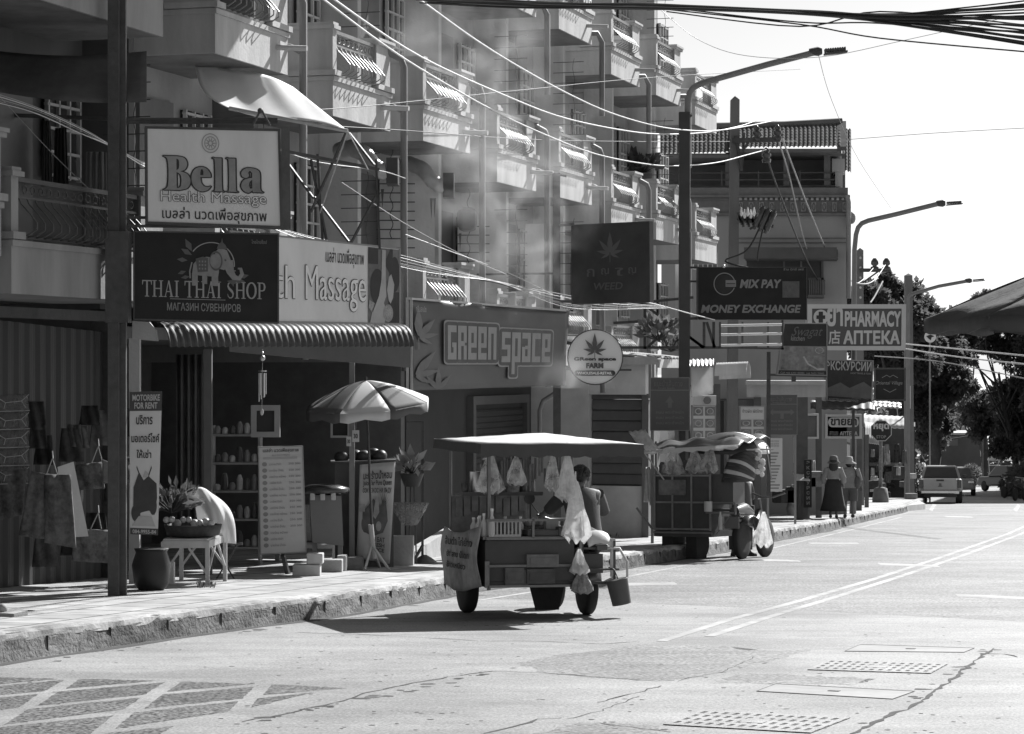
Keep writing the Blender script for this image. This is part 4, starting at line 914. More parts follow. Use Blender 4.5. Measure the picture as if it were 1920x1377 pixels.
b = MB(); b.bar(q.at(.1, 0, -.1), Vector((q.at(.1, 0).x, 150, zg(150))), .25); b.bar(q.at(.9, 0, -.1), Vector((q.at(.9, 0).x, 150, zg(150))), .25); b.build('post', IRON, r)
# ================================================================ the tiled-roof house beyond the apartments
YH = 66.0
hs = root('tiled_roof_house', GX(1420, YH+4, 0), 'grey house with a barrel tiled roof, patterned frieze and dark upper loggia', 'house')
HW = M('house_wall', .3, .85, .18, 1.2, .2, streak=.4); TILE = M('roof_tile', .1, .9, .5, 3, spec=.05)
def hx(px0, px1, y0, y1, Y0, Y1):                                     # a block behind a pixel rectangle
    a, c, d, e = P(px0, y1, Y0), P(px1, y1, Y0), P(px1, y0, Y0), P(px0, y0, Y0); k = Vector(((px1-CX)/F, 1, 0))*(Y1-Y0)
    return [a, c, c+k, a+k, e, d, d+k, e+k]
b = MB(); b.hexa(hx(1240, 1588, 400, 1000, YH, YH+9)); b.build('wall', HW, hs)
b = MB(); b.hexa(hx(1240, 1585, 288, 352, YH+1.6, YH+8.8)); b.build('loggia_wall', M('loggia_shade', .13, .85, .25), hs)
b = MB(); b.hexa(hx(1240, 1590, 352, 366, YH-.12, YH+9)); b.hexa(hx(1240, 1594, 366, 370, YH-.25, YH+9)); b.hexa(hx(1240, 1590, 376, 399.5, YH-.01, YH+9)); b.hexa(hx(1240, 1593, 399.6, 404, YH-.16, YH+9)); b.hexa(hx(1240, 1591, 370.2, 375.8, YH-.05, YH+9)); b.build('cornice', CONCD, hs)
for i in range(22): b = MB(); b.hexa(hx(1386+i*9.6, 1391+i*9.6, 371, 375.5, YH-.14, YH-.051)); b.build('dentil', M('frieze_pale', .4, .8, .15), hs)
for i in range(11):
    x = 1384+i*19.6; b = MB(); b.hexa(hx(x, x+9, 379.5, 397, YH-.05, YH-.011)); o = b.build('frieze_panel', M('frieze_mid', .3, .8, .15), hs)
    b = MB(); b.tube([P(x+4.5+2.6*math.cos(a*math.pi/8), 388+6.6*math.sin(a*math.pi/8), YH-.07) for a in range(17)], .014, 5); b.build('oval', DARK, o)
for x0, x1 in ((1360, 1372), (1469, 1480), (1545, 1557)):
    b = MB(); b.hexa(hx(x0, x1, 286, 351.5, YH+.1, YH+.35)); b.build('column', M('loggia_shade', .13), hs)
b = MB()
for y in (325, 338, 350): b.bar(P(1245, y, YH+.05), P(1565, y-1, YH+.05), .035)
for x in (1353, 1422, 1500): b.bar(P(x, 320, YH+.05), P(x, 352, YH+.05), .04)
b.build('railing', IRON, hs)
b = MB(); b.hexa(hx(1560, 1584, 298, 322, YH+.4, YH+5)); b.hexa(hx(1566, 1580, 322, 350, YH+.5, YH+3)); b.build('end_bay', PLASTERW, hs)
def tiles(x0, x1, yr0, yr1, ye0, ye1, Ye, Yr, ncol, nrow):
    b = MB(); nu, nv = ncol*6, nrow*4; vs = []
    for j in range(nv+1):
        v = j/nv
        for i in range(nu+1):
            u = i/nu; A = P(x0+(x1-x0)*u, ye0+(ye1-ye0)*u, Ye); B = P(x0+(x1-x0)*u, yr0+(yr1-yr0)*u, Yr)
            f = (v*nrow) % 1.0 if j else .8; p = A.lerp(B, v)
            p.z += .05*abs(math.sin(math.pi*u*ncol))+.03*(1-f); vs.append(p)
    b.add(vs, [(j*(nu+1)+i, j*(nu+1)+i+1, (j+1)*(nu+1)+i+1, (j+1)*(nu+1)+i) for j in range(nv) for i in range(nu)], False); return b
tiles(1238, 1367, 243, 240, 291, 288, YH-.9, YH+.8, 16, 8).build('roof', TILE, hs); tiles(1367, 1578, 240, 232, 279, 277, YH-.9, YH+.8, 26, 8).build('roof', TILE, hs)
tiles(1579, 1596, 246, 246, 320, 326, YH+2, YH+5, 3, 12).build('roof', TILE, hs)
b = MB(); b.hexa(hx(1240, 1366, 290, 296, YH-.85, YH+3)); b.hexa(hx(1366.5, 1578, 279, 286, YH-.85, YH+3)); b.tube([P(1240, 241, YH+.8), P(1470, 236, YH+.8), P(1579, 230, YH+.8)], .13, 8); b.build('eave', DARK, hs)
b = MB(); b.bar(P(1578, 231, YH+.8), P(1578, 279, YH-.9), .25, .12); b.build('verge', TILE, hs)
b = MB(); b.hexa(hx(1395, 1569, 464, 485, YH-1.6, YH-.001)); b.hexa(hx(1565, 1571, 468, 483, YH-1.4, YH-.002)); b.build('canopy', M('canopy_dark', .09, .8, .25, 3), hs)
b = MB(); b.hexa(hx(1400, 1540, 486, 560, YH-.02, YH+.1)); w_ = b.build('window', BLACK, hs)
b = MB()
for x in (1468, 1500, 1540): b.hexa(hx(x, x+4, 486, 560, YH-.07, YH-.021))
b.hexa(hx(1515, 1545, 521, 525, YH-.07, YH-.022)); b.hexa(hx(1515, 1545, 553, 558, YH-.4, YH-.023))
for i in range(8): b.bar(P(1518+i*4, 525, YH-.35), P(1518+i*4, 553, YH-.35), .03)
b.build('frame', DARK, w_)
b = MB(); b.tube([P(1588, 366, YH-.2), P(1591, 380, YH-.2), P(1591, 560, YH-.2)], .07, 8); b.ball(P(1597, 409, YH), (.11, .11, .17)); b.build('drainpipe', GREY, hs)
b = MB(); b.bar(P(1385, 447, YH-.03), P(1588, 447, YH-.03), .03); b.bar(P(1385, 455, YH-.03), P(1588, 455, YH-.03), .03); b.build('conduit', CONCD, hs)
b = MB(); b.hexa(hx(1300, 1345, 474, 505, 56.2, 56.5)); b.build('grid_window', M('grid_glass', .1, .3, .2), apt); b = MB()
for i in range(6): b.bar(P(1300+i*9, 474, 56.1), P(1300+i*9, 505, 56.1), .02)
for i in range(4): b.bar(P(1300, 475+i*10, 56.1), P(1345, 475+i*10, 56.1), .02)
b.build('window_bars', PLASTER, apt)
b = MB(); b.hexa(hx(1266, 1290, 455, 620, 55.0, 55.3)); b.build('white_column', PLASTER, apt)

# ================================================================ lamp posts and utility poles
LAMP = M('lamp_grey', .2, .5, .2)
def lamp_post(px, Y, base_h, pts, head, label, sleeve=None, th=.055):
    g = GX(px, Y, base_h); r = root('lamp_post', g, label, 'lamp post', 'street lamp posts along the pavement')
    fine = []; pp_ = [P(x, y, Y) for x, y in pts]
    b = MB(); b.tube([g]+pp_, [th*1.4]+[th]*len(pp_), 10); b.build('pole', LAMP, r)
    if sleeve:
        b = MB(); b.box((P(px, sleeve, Y).x, Y, (P(px, sleeve, Y).z+g.z)/2), (.185, .185, P(px, sleeve, Y).z-g.z)); b.bar(P(px, sleeve+2, Y), P(px+14, sleeve+7, Y), .04); b.build('sleeve', BLACK, r)
    a, c = P(*head[0], Y), P(*head[1], Y); b = MB(); d = (c-a)
    b.tube([a-d*.5, a-d*.15, a], [th*1.1, th*1.5, th*1.1], 8)
    n_ = 9
    for i in range(n_): b.bar(a+d*(.12+.85*i/n_), a+d*(.12+.85*(i+.55)/n_), .2, .06)
    b.bar(a+d*.1-Vector((0, 0, .06)), c-Vector((0, 0, .05)), .22, .03); b.build('lamp_head', IRON, r)
    return r
lamp_post(1283, 42, .22, [(1289, 215), (1290, 190), (1293, 175), (1300, 165), (1310, 159), (1330, 152), (1440, 121), (1530, 98)], ((1541, 96), (1588, 92)), 'lamp post with a black sleeved shaft beside the money exchange sign', 211)
lamp_post(1599, 66.7, .22, [(1602, 470), (1605, 440), (1609, 427), (1616, 419), (1628, 414), (1680, 402), (1757, 383)], ((1772, 381), (1804, 379)), 'slender lamp post rising behind the big drugstore sign', th=.07)
lamp_post(1702, 94.6, .22, [(1703, 560), (1706, 554), (1715, 550), (1760, 537), (1815, 527)], ((1822, 526), (1846, 524)), 'most distant lamp arm reaching out in front of the trees', th=.07)
def upole(px0, px1, ytop, Y, w, label, base_h=.22, taper=.78, holes=0):
    g = GX(px0, Y, base_h); t_ = P(px1, ytop, Y); r = root('utility_pole', g, label, 'utility pole', 'concrete utility poles')
    b = MB(); q = w/2; b.hexa([g+Vector((x*q, y*q, 0)) for x, y in ((-1, -1), (1, -1), (1, 1), (-1, 1))]+[t_+Vector((x*q*taper, y*q*taper, 0)) for x, y in ((-1, -1), (1, -1), (1, 1), (-1, 1))])
    k = q*taper; b.add([t_+Vector((-k, -k, 0)), t_+Vector((k, -k, 0)), t_+Vector((k, k, 0)), t_+Vector((-k, k, 0)), t_+Vector((0, 0, .09))], [(0, 1, 4), (1, 2, 4), (2, 3, 4), (3, 0, 4)])
    b.build('shaft', M('pole_concrete', .17, .85, .25, 4, .3, streak=.3), r)
    if holes:
        b = MB()
        for i in range(holes): b.add([t_+Vector((math.cos(a)*.04, -k-.006, -.25-.33*i+math.sin(a)*.045)) for a in [x*math.pi/4 for x in range(8)]], [tuple(range(8))])
        b.build('hole_row', M('pole_hole', .55), r)
    return r
u1 = upole(1371, 1378, 188, 52, .24, 'tall concrete utility pole with cross arm and insulators by the tiled house')
b = MB(); b.bar(P(1372, 264, 51.8), P(1462, 262, 51.8), .1); b.bar(P(1382, 300, 51.8), P(1405, 264, 51.8), .05); b.bar(P(1395, 250, 51.85), P(1392, 310, 51.85), .05); b.bar(P(1380, 255, 51.85), P(1391, 320, 51.85), .12, .06); b.build('cross_arm', IRON, u1)
INS = M('insulator', .06, .25, .2, spec=.7)
for x, y in ((1419, 262), (1458, 261), (1437, 303)):
    b = MB(); c = P(x, y, 51.8); b.lathe([(.09, 0), (.1, .08), (.05, .1), (.1, .14), (.1, .2), (.05, .22), (.08, .27), (.02, .33)], c+Vector((0, 0, -.03)), 10); b.build('insulator', INS, u1)
fz = root('fuse_group', P(1430, 430, 51.6), 'cluster of dark cylindrical fuse switches leaning out from the utility pole', 'switchgear')
for i, (x, y) in enumerate(((1420, 408), (1430, 412), (1441, 416))):
    b = MB(); a = P(x-7, y+22, 51.6); c = P(x+12, y-22, 51.6); d = c-a
    b.tube([a, a+d*.1, a+d*.12, a+d*.9, a+d*.92, c], [.04, .04, .075, .075, .04, .04], 10); b.build('fuse_barrel', M('switch_gloss', .04, .18, .2, spec=.8), fz)
b = MB(); b.bar(P(1382, 410, 51.7), P(1450, 425, 51.7), .07); b.bar(P(1406, 430, 51.7), P(1452, 400, 51.7), .05)
for i in range(14): b.bar(P(1384+i*2.6, 398+6*(i % 3), 51.6), P(1386+i*2.6, 414+4*(i % 4), 51.6), .05)
b.build('bracket', IRON, fz); b = MB()
for i in range(5): b.lathe([(.015, 0), (.035, .05), (.01, .2)], P(1390+i*6, 392+4*(i % 2)+14, 51.5), 8)
b.build('porcelain_row', WHITE, fz)
u2 = upole(1612, 1612.5, 470, 80, .26, 'shorter distant utility pole with a row of holes near its top', holes=7)
b = MB(); b.bar(P(1612, 507, 79.8), P(1670, 507, 79.8), .12); b.bar(P(1618, 530, 79.8), P(1650, 507, 79.8), .05); b.build('cross_arm', IRON, u2)
for x in (1640, 1662):
    b = MB(); b.lathe([(.12, 0), (.14, .1), (.06, .14), (.13, .2), (.12, .3), (.05, .4)], P(x, 507, 79.8), 10); b.build('insulator', INS, u2)
u3 = upole(1705, 1703, 517, 95.6, .36, 'round weathered pole near the truck at the street corner', taper=.8)
b = MB(); b.box(P(1702, 745, 95.4)+Vector((-.0, -.2, 0)), (.16, .04, .9)); b.build('notice', PAPER, u3)

# ================================================================ cables: each its own thing
CB = M('cable_black', .03, .5, .2); CW = M('cable_alu', .62, .35, .15, 30, metal=.35); CG = M('cable_grey', .33, .4, .2, 20)
def cable(pts, Y0, Y1, r, mat, label, group, sag=0, name='overhead_cable'):
    n_ = len(pts); ws = [];
    L_ = [0]
    for p, q in zip(pts, pts[1:]): L_.append(L_[-1]+math.hypot(q[0]-p[0], q[1]-p[1]))
    for p, l in zip(pts, L_):
        t = l/L_[-1]; ws.append(P(p[0], p[1], 1/((1-t)/Y0+t/Y1)))
    fine = []                                                        # smooth through the points
    for i in range(n_-1):
        p0, p1, p2, p3 = ws[max(i-1, 0)], ws[i], ws[i+1], ws[min(i+2, n_-1)]
        for k in range(6):
            t = k/6; fine.append(.5*((2*p1)+(p2-p0)*t+(2*p0-5*p1+4*p2-p3)*t*t+(3*p1-p0-3*p2+p3)*t**3))
    fine.append(ws[-1])
    b = MB(); b.tube(fine, r, 6, False); return tag(b.build(name, mat), label, 'cable', group)
g_ = 'bright power lines to the utility pole'
cable([(560, -60), (630, 2), (791, 108), (960, 185), (1060, 222), (1170, 245), (1245, 252), (1330, 248), (1390, 236), (1418, 226)], 22, 51.8, .011, CW, 'bright power line ending on the inner insulator of the cross arm', g_)
cable([(520, -70), (610, 2), (711, 78), (796, 134), (920, 205), (1020, 252), (1120, 290), (1220, 309), (1280, 311), (1345, 305), (1400, 291), (1437, 281)], 22, 51.8, .011, CW, 'lowest bright power line ending on the insulator below the cross arm', g_)
cable([(740, -30), (794, 5), (880, 67), (960, 118), (1057, 172), (1145, 212), (1232, 237), (1295, 245), (1345, 245), (1400, 237), (1458, 225)], 24, 51.8, .011, CW, 'topmost bright power line ending on the outer insulator of the cross arm', g_)
g_ = 'power lines past the tiled house'
cable([(1437, 290), (1455, 345), (1500, 460), (1530, 520), (1566, 572)], 51.8, 70, .022, CB, 'dark power line dropping across the house front to the drugstore sign', g_)
cable([(1458, 260), (1480, 330), (1512, 465), (1542, 505), (1562, 525), (1585, 536), (1600, 535), (1618, 525), (1640, 500)], 51.8, 80, .02, CG, 'power line sagging past the house to the inner far insulator', g_)
cable([(1466, 258), (1520, 400), (1560, 490), (1590, 523), (1618, 533), (1640, 525), (1662, 494)], 51.8, 80, .02, CG, 'power line sagging lower to the outer far insulator', g_)
cable([(1632, 568), (1640, 556), (1655, 528)], 78, 79, .03, CW, 'short bright jumper wire above the drugstore sign', g_)
g_ = 'thick black cables across the top right'
random.seed(5)
for i in range(20):
    o = random.uniform(-4, 4); e = i/19; f_ = random.uniform(0, 1)
    cable([(780+f_*120, -4+i*.5), (960+f_*60, 4+o*.7+i*.5), (1180, 12+o*1.3), (1300, 15+o), (1450, 21+o*.8), (1560, 27+o*1.1), (1680, 26+e*18+o*1.4), (1800, 14+e*48+o*1.6), (1930, 0+e*84+o)], 15, 12, random.choice([.004, .005, .006, .0075]), CB, 'black cable in the thick bundle fanning out across the top right corner', g_)
for y0, y1, y2 in ((18, 90, 104), (14, 62, 88), (22, 40, 44)): cable([(1250, y0), (1500, y0+28), (1650, y1-18), (1930, y1+8)], 14, 12, .004, CB, 'thin black cable straggling below the thick bundle', g_)
g_ = 'cable bundle along the shop fronts'
random.seed(3)
for i in range(6):
    o = random.uniform(-3, 3)
    cable([(-30, 172+o*2+i*3), (60, 200+o+i*2), (150, 240+o+i*2), (215, 278+o), (275, 310+o+i), (420, 385+o), (560, 440+o+i*1.5), (750, 480+o+i*4), (850, 508+o+i*2), (940, 531+o), (1045, 552+o+i*4), (1130, 566+o+i*3), (1250, 577+o)], 24, 40, random.choice([.004, .006, .005]), random.choice([CG, CG, CB, CW]), 'strand of the sagging cable bundle running behind the shop signs', g_)
g_ = 'thin wires'
for pts, Y0, Y1, rr, mt, lb in ((
    [(565, 208), (700, 198), (960, 171), (1230, 145), (1500, 130)], 30, 60, .006, CB, 'thin dark wire crossing the balconies below the lit fascia'), (
    [(590, 235), (760, 245), (1000, 262), (1245, 266), (1500, 265)], 30, 66, .007, CB, 'thin dark wire level with the lower balcony rails'), (
    [(0, 182), (100, 290), (200, 385), (235, 410)], 25, 25.6, .005, CG, 'fine diagonal wire in front of the curtained balcony'), (
    [(1240, 20), (1310, 75), (1400, 105), (1540, 107), (1700, 75), (1900, 30)], 40, 40, .005, CG, 'fine slack wire against the sky under the black bundle'), (
    [(1535, 105), (1560, 190), (1610, 300), (1670, 390)], 42, 80, .006, CG, 'fine wire hanging from the near lamp head across the sky'), (
    [(1590, 262), (1750, 250), (1930, 240)], 66, 60, .008, CG, 'faint wire running right from the tiled roof'), (
    [(1697, 645), (1800, 655), (1930, 668)], 70, 55, .02, CW, 'bright wire right of the drugstore sign, uppermost of three'), (
    [(1697, 654), (1800, 670), (1930, 684)], 70, 55, .02, CW, 'bright wire right of the drugstore sign, middle of three'), (
    [(1640, 668), (1760, 678), (1930, 712)], 70, 58, .016, CG, 'grey wire right of the drugstore sign, lowest of three'), (
    [(760, 440), (840, 470), (960, 515), (1050, 560)], 33, 37, .007, CW, 'fine bright wire slanting down over the leaf banner'), (
    [(640, 342), (760, 420), (870, 480), (950, 515)], 30, 37, .006, CG, 'fine grey wire slanting from the scaffold to the tall post'), (
    [(1340, 600), (1300, 590), (1200, 565), (1100, 560)], 42, 38, .01, CW, 'short bright wire under the dark leaf sign'), (
    [(1415, 505), (1360, 490), (1400, 470), (1424, 428)], 51, 51.6, .02, CB, 'black drop cable curving down from the fuse cluster'), (
    [(1430, 430), (1422, 470), (1420, 490)], 51.6, 51.6, .018, CB, 'short black drop cable below the fuse cluster'), (
    [(525, 282), (600, 305), (710, 320), (760, 335)], 29, 32, .007, CG, 'bright stiff wire along the scaffold above the massage banner')):
    cable(pts, Y0, Y1, rr, mt, lb, g_)

# ================================================================ cloth hung from the balconies on the left
b = MB()
def tarp(u, v):
    x = (365+u*185)*(1-v)+(430+u*222)*v; y = (104+u*60)*(1-v)+(203+u*43)*v
    return P(x-18*math.sin(v*3.1)*(1-u), y+14*math.sin(v*3.14)*(1-u)+6*math.sin(u*6.28), 29.2-1.0*v+.03*math.sin(u*22+v*3)*(1-v*.5))
b.grid(tarp, 26, 14); r = root('awning_cloth', P(500, 245, 28.2), 'bright white cloth awning sagging below the corner balcony', 'awning')
b.build('sheet', M('awning_white', .85, .55, .06, 5, spec=.5, trans=.4), r, solid=.006); b = MB(); b.tube([tarp(0, 1), tarp(.5, 1), tarp(1, 1)], .025, 8); b.bar(tarp(1, 1), P(690, 318, 28.6), .012); b.bar(tarp(1, 1), P(600, 400, 28.2), .012); b.build('pole', GALV, r)
b = MB(); b.grid(lambda u, v: P(-20+u*295, 95+95*v+10*math.sin(u*3)+45*math.sin(u*3.14)*v*0+(1-u)*-20*v, 25.6-.6*v+.06*math.sin(u*9)), 20, 8)
tag(b.build('shade_cloth', M('shade_cloth', .14, .85, .3, 6, trans=.2), solid=.006), 'dull shade cloth strung over the left upper balcony', 'cloth')
b = MB(); b.bar(P(-20, 215, 25.8), P(205, 223, 26.0), .04); b.bar(P(130, 183, 25.5), P(270, 166, 26.3), .03); tag(b.build('curtain_pole', IRON), 'dark pole carrying the hanging curtains on the left balcony', 'pole')
for x0, x1, y0, y1, tn, lb in ((3, 50, 222, 352, .13, 'pale grey curtain at the picture edge of the left balcony'), (78, 98, 226, 350, .1, 'narrow dull curtain strip on the left balcony'), (158, 203, 285, 520, .26, 'white pleated garment hanging from a hoop on the left balcony'), (100, 128, 240, 345, .04, 'black garment hanging on the left balcony')):
    b = MB(); b.grid(lambda u, v: P(x0+(x1-x0)*u+(1-v)*(u-.5)*-8, y0+(y1-y0)*v, 26.2+.03*math.sin(u*22)), 22, 6); tag(b.build('hanging_cloth', M('cloth_%d' % int(tn*100), tn, .9, .15, 8, trans=.2), solid=.008), lb, 'cloth', 'cloth hanging on the left balcony')
# ================================================================ trees, sea, far end of the street
b = MB(); b.add([(-4000, 300, -12.2), (4000, 300, -12.2), (4000, 4800, -12.2), (-4000, 4800, -12.2)], [(0, 1, 2, 3)])
tag(b.build('sea', M('sea_water', .5, .3, .05, .02, spec=.6)), kind='structure')
BARK = M('bark', .07, .9, .4, 6, .4)
def tree(px, Y, clumps, n, label, size=.25, base=None, mat=None, tr=.3):
    g = GX(px, Y, 0); r = root('tree', g, label, 'tree', 'trees at the end of the street')
    C = [(P(x, y, Y+random.uniform(-2, 2)), rr/F*Y) for x, y, rr in clumps]
    b = MB(); top = max(c.z for c, q in C); mid = sum((c for c, q in C), Vector())/len(C)
    tk = [g, g.lerp(mid, .35)+Vector((.3, 0, 0)), g.lerp(mid, .7), mid]
    b.tube(tk, [tr, tr*.8, tr*.55, tr*.3], 8)
    for c, q in C: s_ = g.lerp(mid, random.uniform(.45, .9)); b.tube([s_, s_.lerp(c, .5)+rvec()*.4, c], [tr*.35, tr*.2, .04], 6)
    b.build('trunk', BARK, r)
    b = MB(); tot = sum(q**2 for c, q in C)
    for c, q in C:
        sub = [(c+Vector((v.x, v.y, v.z*.8))*q*.85, q*random.uniform(.22, .45)) for v in [rvec() for _ in range(16)]]
        for _ in range(int(n*q*q/tot)):
            cc, qq = random.choice(sub); v = rvec(); p = cc+v*qq
            d = (v+Vector((0, 0, -.35))+rvec()*.7); nn_ = rvec()
            leafquad(b, p, d, nn_, size*random.uniform(.6, 1.4), size*random.uniform(.28, .45))
    b.build('crown', mat or FROND, r); return r
random.seed(21)
tree(1665, 112, [(1630, 560, 34), (1662, 548, 38), (1700, 560, 40), (1735, 590, 36), (1690, 610, 50), (1630, 610, 42), (1740, 640, 34), (1650, 655, 50), (1715, 680, 44), (1600, 560, 22), (1612, 640, 30)], 24000, 'round crowned tree rising behind the distant utility poles')
tree(1745, 125, [(1745, 700, 40), (1775, 655, 34), (1790, 720, 38), (1730, 760, 44), (1760, 790, 30), (1700, 720, 36), (1690, 790, 30), (1790, 600, 22)], 20000, 'dark ragged tree standing over the parked truck')
tree(1905, 135, [(1895, 600, 40), (1840, 575, 32), (1925, 660, 46), (1880, 655, 26), (1930, 740, 52), (1900, 800, 44), (1930, 840, 40), (1880, 840, 24), (1815, 640, 26), (1965, 620, 60), (1820, 770, 30), (1850, 640, 30), (1885, 735, 40), (1840, 800, 30), (1800, 660, 34), (1800, 600, 30)], 30000, 'large spreading tree at the far right over the black board', tr=.22)
tree(1850, 175, [(1800, 740, 36), (1840, 765, 26), (1860, 745, 20), (1830, 630, 22), (1770, 745, 40), (1890, 770, 36), (1740, 820, 40)], 14000, 'distant dark tree behind the small white spire', size=.32)
tree(1985, 120, [(1975, 760, 60), (1990, 850, 60), (2010, 680, 60)], 12000, 'tree mostly cut off by the right picture edge', size=.27)
b = MB(); random.seed(9)
for i in range(7500):
    px = random.uniform(1180, 2300); top = 735+16*math.sin(px*.021)+12*math.sin(px*.057)
    if 1825 < px < 1868: top = 862
    y = random.uniform(top, 905); c = P(px, y, random.uniform(232, 262)); leafquad(b, c, rvec(), rvec(), random.uniform(.7, 1.5), random.uniform(.3, .5))
tag(b.build('far_woodland', FROND), 'band of dark far foliage at the bottom of the hill', 'foliage', kind='stuff')
# low hall, spire and gate posts
r = root('low_hall', GX(1797, 185, 0), 'low dark hall with a pale roof edge below the spire', 'building')
b = MB(); b.hexa(hx(1757, 1838, 816, 905, 185, 192)); b.build('wall', M('hall_wall', .08, .8, .3, .8), r); b = MB(); b.hexa(hx(1755, 1840, 812, 815.8, 184.6, 192.4)); b.build('roof', PLASTERW, r)
q = QR(1760, 1796, 818, 836, 184.9); qshape(r, q, [rect(0, 0, 1, 1)], M('hall_banner', .12, .7, .3, 1), .01, 'banner'); letters(r, q, 'ยินดี', .12, .35, .55, .85, M('print_guide', .17), .01, .03)
r = root('spire_shrine', GX(1808, 194, 0), 'small pale spired shrine standing above the low hall', 'shrine')
b = MB(); k = 194/F; z0 = P(1808, 812, 194); b.box(z0-Vector((0, 0, 2.0)), (.9, .9, 4.2)); b.build('plinth', PLASTERW, r)
b = MB(); b.lathe([(7*k, 0), (6*k, 8*k), (5*k, 9*k), (5.4*k, 15*k), (12*k, 24*k), (12*k, 26*k), (7*k, 27*k), (6*k, 36*k), (6.5*k, 38*k), (4.5*k, 41*k), (4.2*k, 44*k), (1.5*k, 48*k), (.5*k, 56*k), (.1*k, 60*k)], z0, 10); b.build('spire', PLASTERW, r)
r = root('gate_railing', GX(1855, 172, 0), 'tall thin gate posts dark against the bright sea', 'gate'); b = MB()
for i in range(8): b.bar(P(1840+i*4, 822+2*(i % 3), 172), P(1840+i*4, 872, 172), .05)
b.bar(P(1838, 826, 172), P(1870, 822, 172), .06); b.build('bars', IRON, r)
b = MB(); b.lathe([(.9*1.2, 0), (.7, .25), (.3, .5), (.05, .62)], P(1876, 858, 168)-Vector((0, 0, .2)), 12); b.tube([GX(1876, 168, 0), P(1876, 850, 168)], .04, 6)
tag(b.build('beach_parasol', DARK), 'dark open parasol far down the street', 'parasol')

# ================================================================ vehicles
def wheel(b_t, b_r, c, r_, w, ax):
    m = Matrix.Rotation(R(90), 3, 'Y') if ax == 'x' else Matrix.Rotation(R(90), 3, 'X')
    b_t.lathe([(r_*.62, -w/2), (r_*.95, -w/2), (r_, -w/3), (r_, w/3), (r_*.95, w/2), (r_*.62, w/2)], c, 20, m)
    b_r.lathe([(r_*.62, -w*.35), (r_*.2, -w*.45), (r_*.2, w*.45), (r_*.62, w*.35)], c, 14, m)
CARW = M('car_silver', .3, .35, .08, 3, spec=.5); CARD = M('car_dark', .05, .3, .1, spec=.6); CGL = M('car_glass', .05, .08, .1, spec=.8); CHR = M('chrome', .6, .2, .1, metal=.8)
def pickup(px, Y, rz, label):
    r = root('pickup_truck', GX(px, Y, 0), label, 'truck', 'vehicles parked and driving far down the street', rz=rz)
    W2 = .86
    b = MB()
    b.hexa([Vector(v) for v in ((-W2, -2.5, .48), (W2, -2.5, .48), (W2, 2.4, .45), (-W2, 2.4, .45), (-W2*.98, -2.55, 1.0), (W2*.98, -2.55, 1.0), (W2, 2.2, .98), (-W2, 2.2, .98))]); b.build('body', CARW, r, bevel=.07)
    b = MB(); b.hexa([Vector(v) for v in ((-.8, -.9, .98), (.8, -.9, .98), (.8, 1.3, .98), (-.8, 1.3, .98), (-.62, -.55, 1.52), (.62, -.55, 1.52), (.62, .7, 1.54), (-.62, .7, 1.54))]); b.build('cabin', CARW, r, bevel=.08)
    b = MB(); b.hexa([Vector(v) for v in ((-.7, -.925, 1.03), (.7, -.925, 1.03), (.7, -.86, 1.03), (-.7, -.86, 1.03), (-.57, -.655, 1.46), (.57, -.655, 1.46), (.57, -.6, 1.46), (-.57, -.6, 1.46))]); b.build('rear_window', CGL, r)
    b = MB(); b.box((0, -2.565, .77), (1.32, .05, .46)); t_ = b.build('tailgate', M('tailgate_silver', .36, .4, .1, 3, metal=.2), r, bevel=.02)
    b = MB(); b.box((0, -2.6, .94), (.3, .03, .07)); b.build('handle', BLACK, t_); b = MB(); b.add([(-.1, -2.598, .68), (.1, -2.598, .68), (.05, -2.598, .74), (.05, -2.598, .82), (-.05, -2.598, .82), (-.05, -2.598, .74)], [tuple(range(6))]); b.build('badge', DARK, t_)
    for x in (-.76, .76):
        b = MB(); b.box((x, -2.56, .8), (.15, .06, .34)); b.build('tail_light', M('lamp_red', .06, .2, .1, spec=.6), r, bevel=.02)
        b = MB(); b.box((x*1.24, .75, 1.08), (.16, .1, .16)); b.build('mirror', CARD, r, bevel=.03)
    b = MB(); b.box((0, -2.62, .47), (1.5, .16, .14)); b.build('bumper', CHR, r, bevel=.03)
    b = MB(); b.box((0, -1.8, .36), (1.3, 1.2, .2)); b.build('chassis', BLACK, r)
    for x in (-.72, .72):
        for y in (-1.55, 1.45):
            t_, k = MB(), MB(); wheel(t_, k, (x, y, .34), .34, .24, 'x'); o = t_.build('wheel', RUBBER, r); k.build('rim', STEEL, o)
    return r
pickup(1765, 98.5, R(-11), 'pale pickup truck seen from behind, parked past the corner pole')
